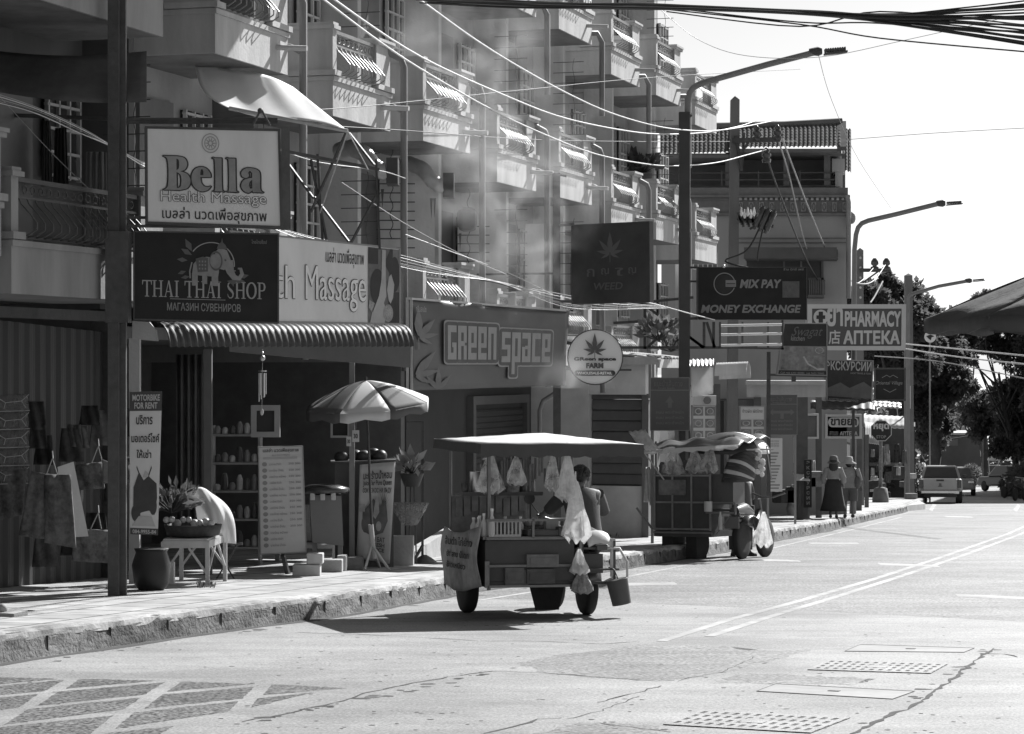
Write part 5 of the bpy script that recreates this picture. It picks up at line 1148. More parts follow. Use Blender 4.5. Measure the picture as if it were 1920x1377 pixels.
def sedan(px, Y, rz, label, mat, tall=1.45, name='parked_car'):
    r = root(name, GX(px, Y, 0), label, 'car', 'vehicles parked and driving far down the street', rz=rz)
    b = MB(); b.hexa([Vector(v) for v in ((-.85, -2.1, .3), (.85, -2.1, .3), (.85, 2.1, .3), (-.85, 2.1, .3), (-.8, -2.05, .85), (.8, -2.05, .85), (.78, 2.0, .9), (-.78, 2.0, .9))]); b.build('body', mat, r, bevel=.12)
    b = MB(); b.hexa([Vector(v) for v in ((-.76, -1.1, .86), (.76, -1.1, .86), (.76, 1.5, .9), (-.76, 1.5, .9), (-.6, -.4, tall), (.6, -.4, tall), (.6, .9, tall), (-.6, .9, tall))]); b.build('cabin', mat, r, bevel=.1)
    b = MB(); b.hexa([Vector(v) for v in ((-.68, -1.08, .92), (.68, -1.08, .92), (.68, -1.0, .92), (-.68, -1.0, .92), (-.56, -.49, tall-.07), (.56, -.49, tall-.07), (.56, -.42, tall-.07), (-.56, -.42, tall-.07))]); b.build('windscreen', CGL, r)
    for x in (-.62, .62):
        b = MB(); b.box((x, -2.1, .68), (.3, .08, .15)); b.build('headlight', CHR, r, bevel=.03)
    for x in (-.74, .74):
        for y in (-1.3, 1.3):
            t_, k = MB(), MB(); wheel(t_, k, (x, y, .31), .31, .2, 'x'); o = t_.build('wheel', RUBBER, r); k.build('rim', STEEL, o)
    return r
sedan(1797, 122, R(-10), 'white roofed car tucked in front of the pickup truck', CARW)
sedan(1862, 200, R(-8), 'black car with a sunlit roof far down the street', CARD, 1.5)
r = root('covered_truck', GX(1823, 205, 0), 'dark box bodied truck far down the street', 'truck', 'vehicles parked and driving far down the street', rz=R(-10))
b = MB(); b.box((0, 0, 1.45), (1.7, 4, 1.5)); b.build('body', CARD, r, bevel=.08); b = MB(); b.box((0, 0, 2.22), (1.75, 4.1, .06)); b.build('roof', CARW, r); b = MB(); b.box((0, -2.02, 1.55), (1.4, .04, .8)); b.build('rear_window', CGL, r)
for x in (-.7, .7):
    t_, k = MB(), MB(); wheel(t_, k, (x, -1.4, .36), .36, .22, 'x'); o = t_.build('wheel', RUBBER, r); k.build('rim', STEEL, o)
    b = MB(); b.box((x*1.18, -1.99, 1.5), (.12, .1, .5)); b.build('mirror', CHR, r)
b = MB(); b.box((0, 0, .62), (1.5, 3.9, .2)); b.build('chassis', BLACK, r)
def motorbike(px, Y, rz, label, h=0.0, parent=None):
    r = root('motorbike', GX(px, Y, h), label, 'motorbike', 'small motorbikes', rz=rz)
    b = MB(); b.tube([(0, -.55, .75), (0, -.1, .72), (0, .2, .62), (0, .45, .85)], [.1, .14, .1, .07], 8); b.build('body', CARD, r); b = MB(); b.tube([(0, -.6, .8), (0, -.2, .82), (0, .05, .77)], [.09, .13, .08], 8); b.build('seat', BLACK, r)
    b = MB(); b.tube([(-.33, .38, 1.02), (-.1, .45, .98), (.1, .45, .98), (.33, .38, 1.02)], .018, 6); b.tube([(0, .45, .98), (0, .68, .3)], .03, 6); b.build('handlebar', STEEL, r)
    b = MB(); b.ball((0, .56, .88), (.1, .1, .11)); b.build('headlight', CHR, r)
    for y in (-.62, .68):
        t_, k = MB(), MB(); wheel(t_, k, (0, y, .28), .28, .09, 'x'); o = t_.build('wheel', RUBBER, r); k.build('rim', STEEL, o)
    return r
motorbike(1898, 112, R(20), 'dark motorbike parked at the right kerb under the trees')
motorbike(1912, 104, R(-30), 'dark motorbike nearest the picture\'s right border under the trees')
motorbike(1856, 172, R(170), 'tiny motorbike approaching on the bright stretch of road')
def shrub(c, r_, n, label, mat, size=.12, name='shrub', cat='plant', grp=None):
    r = root(name, c, label, cat, grp); b = MB(); b.tube([c, c+Vector((0, 0, r_*.9))], .04, 6)
    for i in range(7): v = rvec(); b.tube([c+Vector((0, 0, r_*.5)), c+Vector((v.x*r_*.7, v.y*r_*.7, r_*(1+v.z*.6)))], .012, 5)
    b.build('stem', BARK, r); b = MB()
    for _ in range(n):
        v = rvec(); p = c+Vector((v.x, v.y, v.z+1.05))*r_; leafquad(b, p, v+Vector((0, 0, -.2))+rvec()*.5, rvec(), size*random.uniform(.6, 1.4), size*.32)
    b.build('foliage', mat, r); return r
shrub(GX(1896, 118, 0), .55, 500, 'dark bush at the right kerb beside the motorbikes', FROND, .2); shrub(GX(1922, 110, 0), .8, 700, 'tall dark bush touching the right picture border', FROND, .2); shrub(GX(1640, 104, .2), .9, 500, 'dark bush between the stop sign and the corner pole', FROND, .2)

# ================================================================ shop row beyond the lean-to
r = root('shop_row', S(30, -3, zg(sY(30))), 'row of cluttered open fronted shops beyond the awnings', 'shops')
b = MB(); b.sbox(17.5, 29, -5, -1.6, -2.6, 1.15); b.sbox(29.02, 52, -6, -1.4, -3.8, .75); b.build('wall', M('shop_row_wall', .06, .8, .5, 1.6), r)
b = MB(); b.hexa(hx(1400, 1548, 722, 745, 57, 57.25)); b.hexa(hx(1398, 1548, 714, 721.8, 56.6, 58.5)); b.build('fascia', PLASTERW, r)
for px, Y, w_, t0 in ((1420, 57, .16, 745), (1502, 60, .3, 745), (1535, 61.5, .14, 745), (1608, 71, .22, 800), (1625, 76, .12, 815), (1345, 52, .12, 720)):
    b = MB(); b.box((GX(px, Y).x, Y, (P(px, t0, Y).z+zg(Y))/2), (w_, w_, P(px, t0, Y).z-zg(Y))); b.build('post', M('shop_post', .1, .8, .3), r)
for x0, x1, y0, y1, Y, tn, lb in ((1618, 1700, 778, 800, 98, PLASTERW, 'sunlit slatted awning left of the corner pole'), (1655, 1712, 828, 842, 106, GALV, 'low bright edged awning behind the corner pole'), (1622, 1652, 792, 830, 90, PLASTERW, 'pale curved awning edge beside the stop sign'), (1520, 1640, 752, 766, 64, BLACK, 'black fabric awning under the travel board'), (1620, 1690, 752, 762, 90, GALV, 'thin bright roof edge above the stop sign')):
    b = MB(); b.grid(lambda u, v: P(x0+(x1-x0)*u, y0+(y1-y0)*v+4*u, Y-1.2*v)+Vector((0, 0, .012*math.sin(u*50))), 40, 3); tag(b.build('shop_awning', tn, solid=.03), lb, 'awning', 'awnings of the far shops')
b = MB(); b.hexa(hx(1608, 1716, 800, 940, 104, 112)); tag(b.build('corner_shop', M('shop_row_wall', .09)), 'dark cluttered shop across the side street behind the corner pole', 'shop')
for x0, x1, y0, y1, Y in ((1630, 1700, 868, 874, 103), (1660, 1690, 885, 900, 103), (1700, 1712, 850, 930, 103.5)):
    b = MB(); b.hexa(hx(x0, x1, y0, y1, Y, Y+.4)); tag(b.build('shop_counter', M('shop_post', .1)), 'dim shelf or counter in the shop behind the corner pole', 'shelf', 'shelves in the corner shop')
# boards of food photos
def photo_board(x0, x1, y0, y1, Y, nx, ny, label, top=0.0, face=CREAM):
    q = QR(x0, x1, y0, y1, Y, Y+.3); r = panel('photo_board', label, 'board', q, .04, face, frame=GREY, fw=.02, fd=.01, group='food photo boards')
    for j in range(ny):
        for i in range(nx):
            u0, v0 = (i+.08)/nx, (j+.12)/ny*(1-top); qshape(r, q, [rect(u0, v0, u0+.84/nx, v0+.74/ny*(1-top))], FOOD, .006, 'photo')
            rnd = random.Random(i*7+j*3+x0); cx, cy = u0+.42/nx, v0+.37/ny*(1-top); qshape(r, q, ring(cx, cy, .3/nx, .26/ny*(1-top), rnd.uniform(.15, .4)), FOODB, .009, 'photo')
    return r, q
random.seed(2)
r, q = photo_board(1298, 1342, 760, 850, 48.6, 2, 4, 'pale board of food photos under the white awning')
r, q = photo_board(1387, 1434, 762, 838, 52, 2, 3, 'board of food photos left of the two-headed arrow sign', .3); letters(r, q, 'ข้าวผัด ผัดไทย', .1, .84, .9, .93, INKG, .01)
q = QR(1438, 1467, 822, 922, 56, 56.3); r = panel('menu_sheet', 'pale worn menu sheet hanging under the two-headed arrow sign', 'board', q, .02, CREAM, group='food photo boards')
for v in (.93, .88, .84): letters(r, q, 'МЕНЮ КУХНЯ', .1, v, .75, v+.03, INKG, .01)
for v in [x*.06+.05 for x in range(12)]: qshape(r, q, [rect(.08+.1*((v*37) % 1), v, .5+.4*((v*53) % 1), v+.025)], INKG, .006, 'text_block')
q = QR(1225, 1253, 808, 836, 46.5); panel('notice_sheet', 'pale notice below the upward arrow sign', 'board', q, .02, PAPER); q = QR(1265, 1294, 808, 840, 46); panel('dark_notice', 'dark notice board with a small white slip below the upward arrow sign', 'board', q, .02, DARK)
r = root('air_conditioner', P(1321, 762, 49.5), 'white air conditioner unit with a dark round fan above the food photos', 'air conditioner')
b = MB(); b.hexa(hx(1300, 1343, 742, 760, 49.5, 49.8)); b.build('case', PLASTER, r); b = MB(); b.lathe([(.08, 0), (.08, .02)], P(1326, 751, 49.45), 16, Matrix.Rotation(R(90), 3, 'X')); b.build('fan', DARK, r)
q = QR(1484, 1516, 884, 902, 60, 60.3); q = Q(P(1484, 883, 60), P(1508, 885, 60), P(1492, 900, 59.5), P(1519, 901, 59.5)); r = panel('tilted_menu', 'tilted pale open menu on a stand in front of the far shops', 'menu', q, .02, CREAM); b = MB(); b.bar(P(1500, 901, 59.7), GX(1498, 59.7, .22), .05); b.build('stand', IRON, r)
q = Q(P(1508, 862, 59.6), P(1522, 862, 59.6), P(1508, 952, 59.6), P(1522, 952, 59.6)); r = panel('vertical_sign', 'narrow dark upright sign with a column of pale Cyrillic letters', 'sign', q, .05, SIGNB)
for i, ch in enumerate('ЭКСКУРСИИ'): letters(r, q, ch, .3, .9-i*.105, .72, .97-i*.105, INKG, .03)
for px, y, rr, hh, lb, tn in ((1472, 962, .2, .38, 'pale square planter at the foot of the menu sheet', PLASTERW), (1486, 966, .17, .3, 'smallest pale pot by the shop door', PLASTERW), (1504, 962, .27, .42, 'largest pale clay pot by the narrow upright sign', PLASTER), (1540, 962, .34, .55, 'pale jar stack behind the walking woman', CONC)):
    c = G(px, y, .22); b = MB(); b.lathe([(rr*.7, 0), (rr, hh*.6), (rr*.85, hh), (rr*.95, hh), (rr*.95, hh+.04), (rr*.8, hh+.04)], c, 14); tag(b.build('plant_pot', tn), lb, 'pot', 'pots outside the far shops')
c = G(1502, 948, .22)+Vector((0, .2, .42)); b = MB(); b.lathe([(.22, 0), (.42, .3), (.45, .34), (.4, .3)], c, 16); tag(b.build('wide_bowl', M('bowl_dark', .13, .4)), 'wide dark bowl resting on the largest pot', 'bowl')
for i in range(4):
    c = G(1537, 960, .22)+Vector((0, .5, .45+.33*i)); b = MB(); b.lathe([(.3, 0), (.36, .1), (.36, .24), (.3, .3)], c, 14); tag(b.build('stacked_jar', CONC), ['lowest', 'second lowest', 'second highest', 'topmost'][i]+' squat jar of the stack behind the walking woman', 'jar', 'stack of squat jars')

# added plain block, unseen beyond the right edge, to shade the lower road
r = root('road_shade_block', Vector((48, 132, zg(132))), 'added unseen plain block just beyond the right picture edge shading the lower road', 'building')
pl = [(26.2, 110.5), (84, 110.5), (84, 152), (36.2, 152)]
b = MB(); b.prism([(x, y, zg(y)-1) for x, y in pl], (0, 0, 14.5)); b.build('wall', WALLG, r); b = MB(); b.prism([(x, y, zg(112)+13.5) for x, y in pl], (0, 0, .3)); b.build('roof', CONC, r)
for i in range(8):
    for j in range(4): b = MB(); b.box((31+i*5.2, 110.47, zg(131)+1.5+j*3.1), (2.2, .06, 1.6)); b.build('window', CGL, r)

sedan(1890, 140, R(-160), 'dark car facing the camera beside the right hand bushes', CARD, 1.5)
for px, Y, lb in ((1822, 176, 'far dark bush on the left verge under the spire'), (1905, 146, 'far dark bush behind the facing dark car'), (1722, 108, 'dark bush between the corner pole and the pickup truck'), (1915, 128, 'broad dark bush right of the facing dark car')):
    shrub(GX(px, Y, 0), .75, 800, lb, FROND, .2)
# ================================================================ people
def skin_mesh(joints, edges, sub=1):
    names = list(joints); me = bpy.data.meshes.new('t'); me.from_pydata([tuple(joints[n][0]) for n in names], [(names.index(a), names.index(c)) for a, c in edges], [])
    ob = bpy.data.objects.new('t', me); COL.objects.link(ob)
    md = ob.modifiers.new('s', 'SKIN'); md.use_smooth_shade = True
    for i, n in enumerate(names):
        v = me.skin_vertices[0].data[i]; rr = joints[n][1]; v.radius = rr if isinstance(rr, tuple) else (rr, rr); v.use_root = (i == 0)
    sb = ob.modifiers.new('u', 'SUBSURF'); sb.levels = sub; sb.render_levels = sub
    m2 = bpy.data.meshes.new_from_object(ob.evaluated_get(bpy.context.evaluated_depsgraph_get()))
    vs = [v.co.copy() for v in m2.vertices]; fs = [tuple(p.vertices) for p in m2.polygons]
    bpy.data.objects.remove(ob); bpy.data.meshes.remove(me); bpy.data.meshes.remove(m2); return vs, fs
SKIN = M('skin', .14, .6, .12, 8); HAIR = M('hair', .035, .55, .3, 30)
def hand(b, wr, d, n, s_=1.0, curl=.5):                              # palm, four unequal fingers, thumb from the side
    d = d.normalized(); n = n.normalized(); e = d.cross(n).normalized()
    b.tube([wr-d*.02, wr+d*.03, wr+d*.085], [.024*s_, .036*s_, .034*s_], 8)
    for k, l in ((-1.5, .062), (-.5, .075), (.5, .07), (1.5, .055)):
        a = wr+d*.08+e*k*.018; m_ = a+d*l*.55-n*l*curl*.35; b.tube([a, m_, m_+d*l*.3-n*l*curl*.7], [.0095*s_, .0085*s_, .007*s_], 6)
    a = wr+d*.035+e*.03; b.tube([a, a+d*.03+e*.025, a+d*.06+e*.026-n*.015], [.012, .010, .008], 6)
def face(b, c, f, up, s_=1.0):                                       # features on the head, facing f
    f = f.normalized(); e = f.cross(up).normalized()
    b.tube([c+f*.095+up*.02, c+f*.122-up*.025], [.009, .014], 6); b.tube([c+f*.1-up*.055-e*.022, c+f*.108-up*.055, c+f*.1-up*.055+e*.022], [.004, .008, .004], 6)
    for k in (-1, 1): b.ball(c+f*.088+up*.012+e*k*.033, .013, 8, 5); b.ball(c+e*k*.082-up*.01, (.018, .022, .032), 8, 5)
def head_balls(b, c, f, up): b.ball(c+up*.025, (.078, .092, .1), 14, 10); b.ball(c+f*.018-up*.05, (.058, .068, .065), 12, 8)

def walker_woman():
    g = G(1563, 973, .22); fw = Vector((.2, .98, 0)); rt = Vector((.98, -.2, 0)); up = Vector((0, 0, 1)); h = 1.56
    L = lambda x, y, z: g+rt*x+fw*y+up*z
    r = root('person', g, 'woman walking away in a bucket hat, pale blouse and long dark skirt', 'person', 'people walking on the pavement')
    J = {'pel': (L(0, 0, .86), (.14, .1)), 'wa': (L(0, 0, 1.0), (.12, .085)), 'ch': (L(0, .01, 1.18), (.15, .095)), 'nk': (L(0, .01, 1.31), .05), 'hd': (L(0, .02, 1.4), .06),
         'sl': (L(-.15, 0, 1.25), .055), 'el': (L(-.25, -.02, 1.02), .042), 'wl': (L(-.2, .1, .86), .03), 'sr': (L(.15, 0, 1.25), .055), 'er': (L(.25, .0, 1.02), .042), 'wr': (L(.22, .12, .88), .03),
         'hl': (L(-.085, 0, .78), .085), 'kl': (L(-.08, .08, .45), .055), 'al': (L(-.07, -.12, .1), .036), 'tl': (L(-.07, .0, .05), .035), 'hr': (L(.085, 0, .78), .085), 'kr': (L(.08, .0, .45), .055), 'ar': (L(.07, .02, .1), .036), 'tr': (L(.07, .14, .03), .035)}
    E = [('pel', 'wa'), ('wa', 'ch'), ('ch', 'nk'), ('nk', 'hd'), ('ch', 'sl'), ('sl', 'el'), ('el', 'wl'), ('ch', 'sr'), ('sr', 'er'), ('er', 'wr'), ('pel', 'hl'), ('hl', 'kl'), ('kl', 'al'), ('al', 'tl'), ('pel', 'hr'), ('hr', 'kr'), ('kr', 'ar'), ('ar', 'tr')]
    b = MB(); b.add(*skin_mesh(J, E), smooth=True); head_balls(b, L(0, .03, 1.43), fw, up); face(b, L(0, .03, 1.43), fw, up)
    hand(b, J['wl'][0], up*-1+fw*.6, rt); hand(b, J['wr'][0], up*-1+fw*.6, -rt); b.build('body', SKIN, r)
    b = MB(); rows = [(1.31, .06, .06), (1.27, .17, .09), (1.2, .19, .115), (1.08, .165, .11), (.98, .155, .115), (.86, .185, .13)]
    def shell(rows, n=20, jit=0, dip=0):
        vs = [L(a*math.cos(2*math.pi*k/n)*(1+jit*math.sin(k*3)), c*math.sin(2*math.pi*k/n), z-(dip*abs(math.cos(math.pi*2*k/n+1.57)) if i == len(rows)-1 else 0)) for i, (z, a, c) in enumerate(rows) for k in range(n)]
        return vs, [(i*n+k, i*n+(k+1) % n, (i+1)*n+(k+1) % n, (i+1)*n+k) for i in range(len(rows)-1) for k in range(n)]
    b.add(*shell(rows, dip=.1), smooth=True)
    for s_ in 'lr': q_ = [J['s'+s_][0], J['e'+s_][0], J['w'+s_][0]]; b.tube([q_[0]+up*.02, q_[0].lerp(q_[1], .5), q_[1], q_[1].lerp(q_[2], .6)], [.075, .075, .07, .085], 10)
    b.build('blouse', M('blouse', .36, .9, .2, 14, .2, trans=.2), r)
    b = MB(); b.add(*shell([(1.0, .15, .11), (.85, .2, .14), (.6, .235, .19), (.35, .285, .23), (.2, .33, .26)], 28, .05), smooth=True); b.build('skirt', M('skirt', .045, .9, .2, 8), r, solid=.008)
    b = MB(); hc_ = L(0, .02, 1.4); b.add(*[[hc_+rt*x+fw*y+up*z for z, ws, dd in ((.08, .09, .095), (-.05, .115, .1), (-.2, .13, .09), (-.34, .1, .06), (-.38, .04, .03)) for x, y in [(ws*math.cos(2*math.pi*k/14), dd*math.sin(2*math.pi*k/14)-.045) for k in range(14)]], [(i*14+k, i*14+(k+1) % 14, (i+1)*14+(k+1) % 14, (i+1)*14+k) for i in range(4) for k in range(14)]], smooth=True); b.build('hair', HAIR, r)
    b = MB(); b.lathe([(.02, .15), (.085, .14), (.105, .08), (.115, .02), (.165, -.045), (.16, -.05), (.11, .01)], L(0, .03, 1.44), 18); b.build('hat', M('hat_grey', .15, .9, .2, 20), r)
    for s_ in 'lr': b = MB(); t_ = J['t'+s_][0]; b.tube([J['a'+s_][0]-up*.04, t_-up*.0+fw*.03], [.042, .035], 8); b.build('shoe', BLACK, r)
walker_woman()
def walker_man():
    g = G(1592, 971, .22); fw = Vector((.2, .98, 0)); rt = Vector((.98, -.2, 0)); up = Vector((0, 0, 1))
    L = lambda x, y, z: g+rt*x+fw*y+up*z*.93
    r = root('person', g, 'person walking away in a brimmed hat, loose shirt, shorts and a shoulder bag', 'person', 'people walking on the pavement')
    J = {'pel': (L(0, 0, .9), (.15, .11)), 'wa': (L(0, 0, 1.05), (.15, .11)), 'ch': (L(0, .01, 1.24), (.17, .11)), 'nk': (L(0, .02, 1.38), .055), 'hd': (L(0, .03, 1.46), .06),
         'sl': (L(-.18, 0, 1.32), .06), 'el': (L(-.26, -.02, 1.06), .045), 'wl': (L(-.25, .08, .84), .032), 'sr': (L(.18, 0, 1.32), .06), 'er': (L(.27, -.03, 1.06), .045), 'wr': (L(.31, .06, .83), .032),
         'hl': (L(-.095, 0, .8), .095), 'kl': (L(-.1, .06, .46), .06), 'al': (L(-.1, -.06, .1), .04), 'tl': (L(-.1, .06, .05), .04), 'hr': (L(.095, 0, .8), .095), 'kr': (L(.09, -.01, .46), .06), 'ar': (L(.09, .02, .1), .04), 'tr': (L(.1, .15, .04), .04)}
    E = [('pel', 'wa'), ('wa', 'ch'), ('ch', 'nk'), ('nk', 'hd'), ('ch', 'sl'), ('sl', 'el'), ('el', 'wl'), ('ch', 'sr'), ('sr', 'er'), ('er', 'wr'), ('pel', 'hl'), ('hl', 'kl'), ('kl', 'al'), ('al', 'tl'), ('pel', 'hr'), ('hr', 'kr'), ('kr', 'ar'), ('ar', 'tr')]
    b = MB(); b.add(*skin_mesh(J, E), smooth=True); hc_ = L(0, .03, 1.5); head_balls(b, hc_, fw, up); face(b, hc_, fw, up); hand(b, J['wl'][0], -up, rt); hand(b, J['wr'][0], -up, -rt); b.build('body', SKIN, r)
    b = MB(); n = 20; rows = [(1.39, .07, .07), (1.35, .19, .1), (1.25, .215, .135), (1.05, .2, .14), (.82, .215, .15)]
    b.add([L(a*math.cos(2*math.pi*k/n), c*math.sin(2*math.pi*k/n), z) for z, a, c in rows for k in range(n)], [(i*n+k, i*n+(k+1) % n, (i+1)*n+(k+1) % n, (i+1)*n+k) for i in range(4) for k in range(n)], True)
    for s_ in 'lr': b.tube([J['s'+s_][0]+up*.02, J['s'+s_][0].lerp(J['e'+s_][0], .6), J['e'+s_][0].lerp(J['w'+s_][0], .2)], [.085, .085, .075], 10)
    b.build('shirt', M('shirt', .27, .9, .25, 18, .2), r)
    b = MB()
    for s_, x in (('l', -.1), ('r', .1)): b.tube([L(x, 0, .9), L(x, .01, .75), L(x*1.1, .03, .52), L(x*1.1, .03, .46)], [.115, .125, .115, .11], 12)
    b.build('shorts', M('shorts', .12, .9, .25, 14), r)
    b = MB(); b.lathe([(.02, .13), (.08, .12), (.1, .05), (.1, .0), (.19, -.05), (.19, -.06), (.1, -.01)], L(0, .03, 1.55), 18); b.build('hat', M('hat_pale', .42, .9, .15, 20), r)
    b = MB(); b.ball(L(0, .0, 1.47), (.088, .085, .07)); b.build('hair', HAIR, r)
    for s_ in 'lr': b = MB(); b.tube([J['a'+s_][0]-up*.05, J['t'+s_][0]+fw*.04], [.05, .042], 8); b.build('shoe', BLACK, r)
    bg_ = root('shoulder_bag', L(.22, -.03, .85), 'dark shoulder bag hanging at the hip of the hatted walker', 'bag'); b = MB(); b.ball(L(.22, -.06, .98), (.09, .1, .17)); b.build('pouch', MIDDK, bg_); b = MB(); b.tube([L(.2, -.08, 1.1), L(.17, -.14, 1.3), L(.13, -.03, 1.4), L(.17, .12, 1.25)], .014, 6); b.build('strap', BLACK, bg_)
walker_man()

# ================================================================ the first food cart (motor tricycle with a side cart)
CY = 24.6; cg = GX(910, CY, 0); HD = R(15)
def crt(name, label, cat, grp=None):
    return root(name, cg, label, cat, grp, rz=HD)
cart = crt('food_cart', 'motor tricycle food cart with a pale flat canopy and bottles along its counter', 'food cart')
CBODY = M('cart_body', .06, .55, .35, 5); CMET = M('cart_metal', .16, .35, .3, 8, metal=.6)
W_, L_ = .95, 1.8
b = MB(); b.box((W_/2, L_/2, .6), (W_, L_, .42)); b.box((W_/2, L_/2, .36), (W_, L_, .05)); b.build('box', CBODY, cart)
b = MB()
for z in (.34, .55, .83, 1.02): b.bar((.0, -.03, z), (W_+.1, -.03, z), .025)
for x in (.02, .5, W_+.06): b.bar((x, -.03, .33 if x != .5 else .83), (x, -.03, .6 if x == .02 else 1.05), .025)
for x in (0, W_+.05): b.bar((x, -.03, .33), (x, -.03, .6), .03); b.bar((x, 0, .84), (x, L_, .84), .03)
b.build('rail', CMET, cart)
b = MB(); b.box((W_/2, L_/2, .835), (W_+.06, L_+.04, .03)); b.build('counter', CMET, cart)
for x, y in ((.05, .05), (W_-.02, .02), (.05, L_-.05), (W_-.05, L_-.05)):
    b = MB(); b.tube([(x, y, .3), (x, y, 1.8)], .02, 8); b.build('canopy_post', CMET, cart)
b = MB()
def can(u, v):
    x, y = -.08+1.75*u, -.12+2.1*v; return (x, y, 1.8+.07*v+.085*min(1, 2.3*min(u, 1-u), 2.1*min(v, 1-v))+.004*math.sin(u*17+v*9))
b.grid(can, 16, 10); b.build('canopy', M('canopy_sheet', .5, .6, .25, 3, .2, spec=.3), cart, solid=.012)
b = MB()
for i in range(30):
    u0, u1 = i/30, (i+1)/30; A, B = Vector(can(u0, 0)), Vector(can(u1, 0)); d0, d1 = .13+.012*math.sin(i*1.9), .13+.012*math.sin((i+1)*1.9)
    b.add([A-Vector((0, .01, d0)), B-Vector((0, .01, d1)), B-Vector((0, .006, 0)), A-Vector((0, .006, 0))], [(0, 1, 2, 3)])
for i in range(20):
    A, B = Vector(can(0, i/20)), Vector(can(0, (i+1)/20)); b.add([A-Vector((.01, 0, .1)), B-Vector((.01, 0, .1)), B, A], [(0, 1, 2, 3)])
b.build('valance', M('valance_dark', .07, .8, .2, 8), cart, solid=.006)
for x, y in ((.12, 1.25),):
    t_, k = MB(), MB(); wheel(t_, k, (x, y, .3), .3, .12, 'x'); o = t_.build('wheel', RUBBER, cart); k.build('rim', STEEL, o)
b = MB(); b.hexa([Vector(v) for v in ((.68, .5, .06), (.93, .5, .06), (.93, .53, .06), (.68, .53, .06), (.6, .5, .36), (1.0, .5, .36), (1.0, .53, .36), (.6, .53, .36))]); b.build('mud_flap', RUBBER, cart)
b = MB(); b.bar((.05, 1.2, 1.28), (W_, 1.2, 1.28), .03); b.box((.5, 1.35, 1.27), (.9, .3, .03)); b.box((.55, .03, .47), (.55, .03, .25)); b.box((.33, -.02, .43), (.25, .02, .16)); b.build('shelf', M('shelf_dark', .11, .7, .3, 8), cart)
# more things crowded under the canopy
b = MB()
for i in range(9): b.box((.14+.09*i, 1.72, 1.12+.03*(i % 3)), (.075, .03, .2+.04*(i % 2)))
b.box((.5, 1.75, 1.0), (.9, .02, .5)); b.build('back_board', M('packet_grey', .17, .6, .6, 11), cart)
for i in range(8):
    b = MB(); b.lathe([(.035, 0), (.04, .01), (.04, .09+.02*(i % 3)), (.025, .11+.02*(i % 3))], (.1+.11*i, 1.3+.06*(i % 2), 1.29), 10); b.build('jar', M('jar_%d' % (i % 3), (.1, .25, .5)[i % 3], .3, .4, 12), cart)
# motorcycle part
mb_ = crt('motorcycle', 'dark motorcycle fixed to the right of the bottle cart', 'motorcycle')
b = MB(); b.tube([(1.25, .3, .72), (1.25, .7, .66), (1.25, 1.1, .55), (1.25, 1.45, .72), (1.25, 1.6, .95)], [.09, .13, .11, .09, .06], 10); b.tube([(1.0, .9, .42), (1.25, .8, .4), (1.25, .45, .36)], .035, 6); b.box((1.2, .9, .42), (.22, .4, .25)); b.build('body', CARD, mb_)
b = MB(); b.tube([(1.25, .15, .78), (1.25, .5, .8), (1.25, .95, .76)], [.1, .14, .1], 10); b.build('seat', RUBBER, mb_)
b = MB(); b.tube([(.93, 1.35, 1.04), (1.1, 1.45, .99), (1.4, 1.45, .99), (1.57, 1.35, 1.04)], .016, 6); b.tube([(1.25, 1.45, .98), (1.25, 1.72, .3)], .03, 8); b.build('handlebar', CMET, mb_)
for x, dx in ((1.0, -.16), (1.5, .12)):
    b = MB(); b.tube([(x, 1.42, 1.02), (x+dx*.6, 1.38, 1.12), (x+dx, 1.36, 1.2)], .008, 6); b.lathe([(.001, -.014), (.05, -.01), (.062, .0), (.062, .01)], (x+dx, 1.35, 1.22), 14, Matrix.Rotation(R(90), 3, 'X')); b.build('mirror', CARD, mb_)
for y in (.55, 1.78):
    t_, k = MB(), MB(); wheel(t_, k, (1.25, y, .29), .29, .1, 'x'); o = t_.build('wheel', RUBBER, mb_); k.build('rim', STEEL, o)
b = MB(); b.grid(lambda u, v: (1.25+.07*math.cos(v*3.14), .55+.32*math.cos(R(60+120*u)), .31+.33*math.sin(R(60+120*u))+.03*math.sin(v*3.14)), 10, 4); b.build('mudguard', CMET, mb_, solid=.01)
b = MB(); b.box((1.17, .22, .56), (.24, .26, .2)); b.bar((1.0, .04, .5), (1.45, .04, .5), .02); b.bar((1.0, .04, .72), (1.45, .04, .72), .02); b.bar((1.05, .04, .34), (1.05, .04, .8), .02); b.bar((1.4, .04, .34), (1.4, .04, .8), .02); b.bar((.95, .1, .36), (1.5, .1, .36), .03); b.build('rear_rack', M('rack_dark', .07, .5, .3), mb_)
b = MB(); b.box((1.4, .1, .62), (.05, .03, .4)); b.build('white_plate', M('plate_white', .5, .5, .2), mb_)
b = MB(); b.grid(lambda u, v: (1.25+.13*math.cos(math.pi*v), .2-.16*u, .84-.13*u*u+.06*math.sin(math.pi*v)), 6, 6); b.build('tail_fairing', M('fairing_white', .55, .35, .1), mb_, solid=.01)
b = MB(); b.box((1.25, .0, .73), (.12, .05, .07)); b.build('tail_light', M('lamp_red', .06), mb_, bevel=.015)
b = MB(); b.tube([(1.38, .75, .3), (1.4, .4, .32), (1.42, .1, .38)], [.03, .045, .05], 8); b.build('exhaust', STEEL, mb_)
def goods(name, label, cat, mb, mat, grp='goods on the bottle cart', **k):
    # pieces are built in the cart's own axes and placed through the same turned origin
    m = place(cg, HD); mb.v = [m @ v for v in mb.v]
    return tag(mb.build(name, mat, **k), label, cat, grp)
BOT = M('bottle_white', .75, .25, .1, 12, spec=.6, trans=.4); CAP = M('bottle_cap', .3, .4)
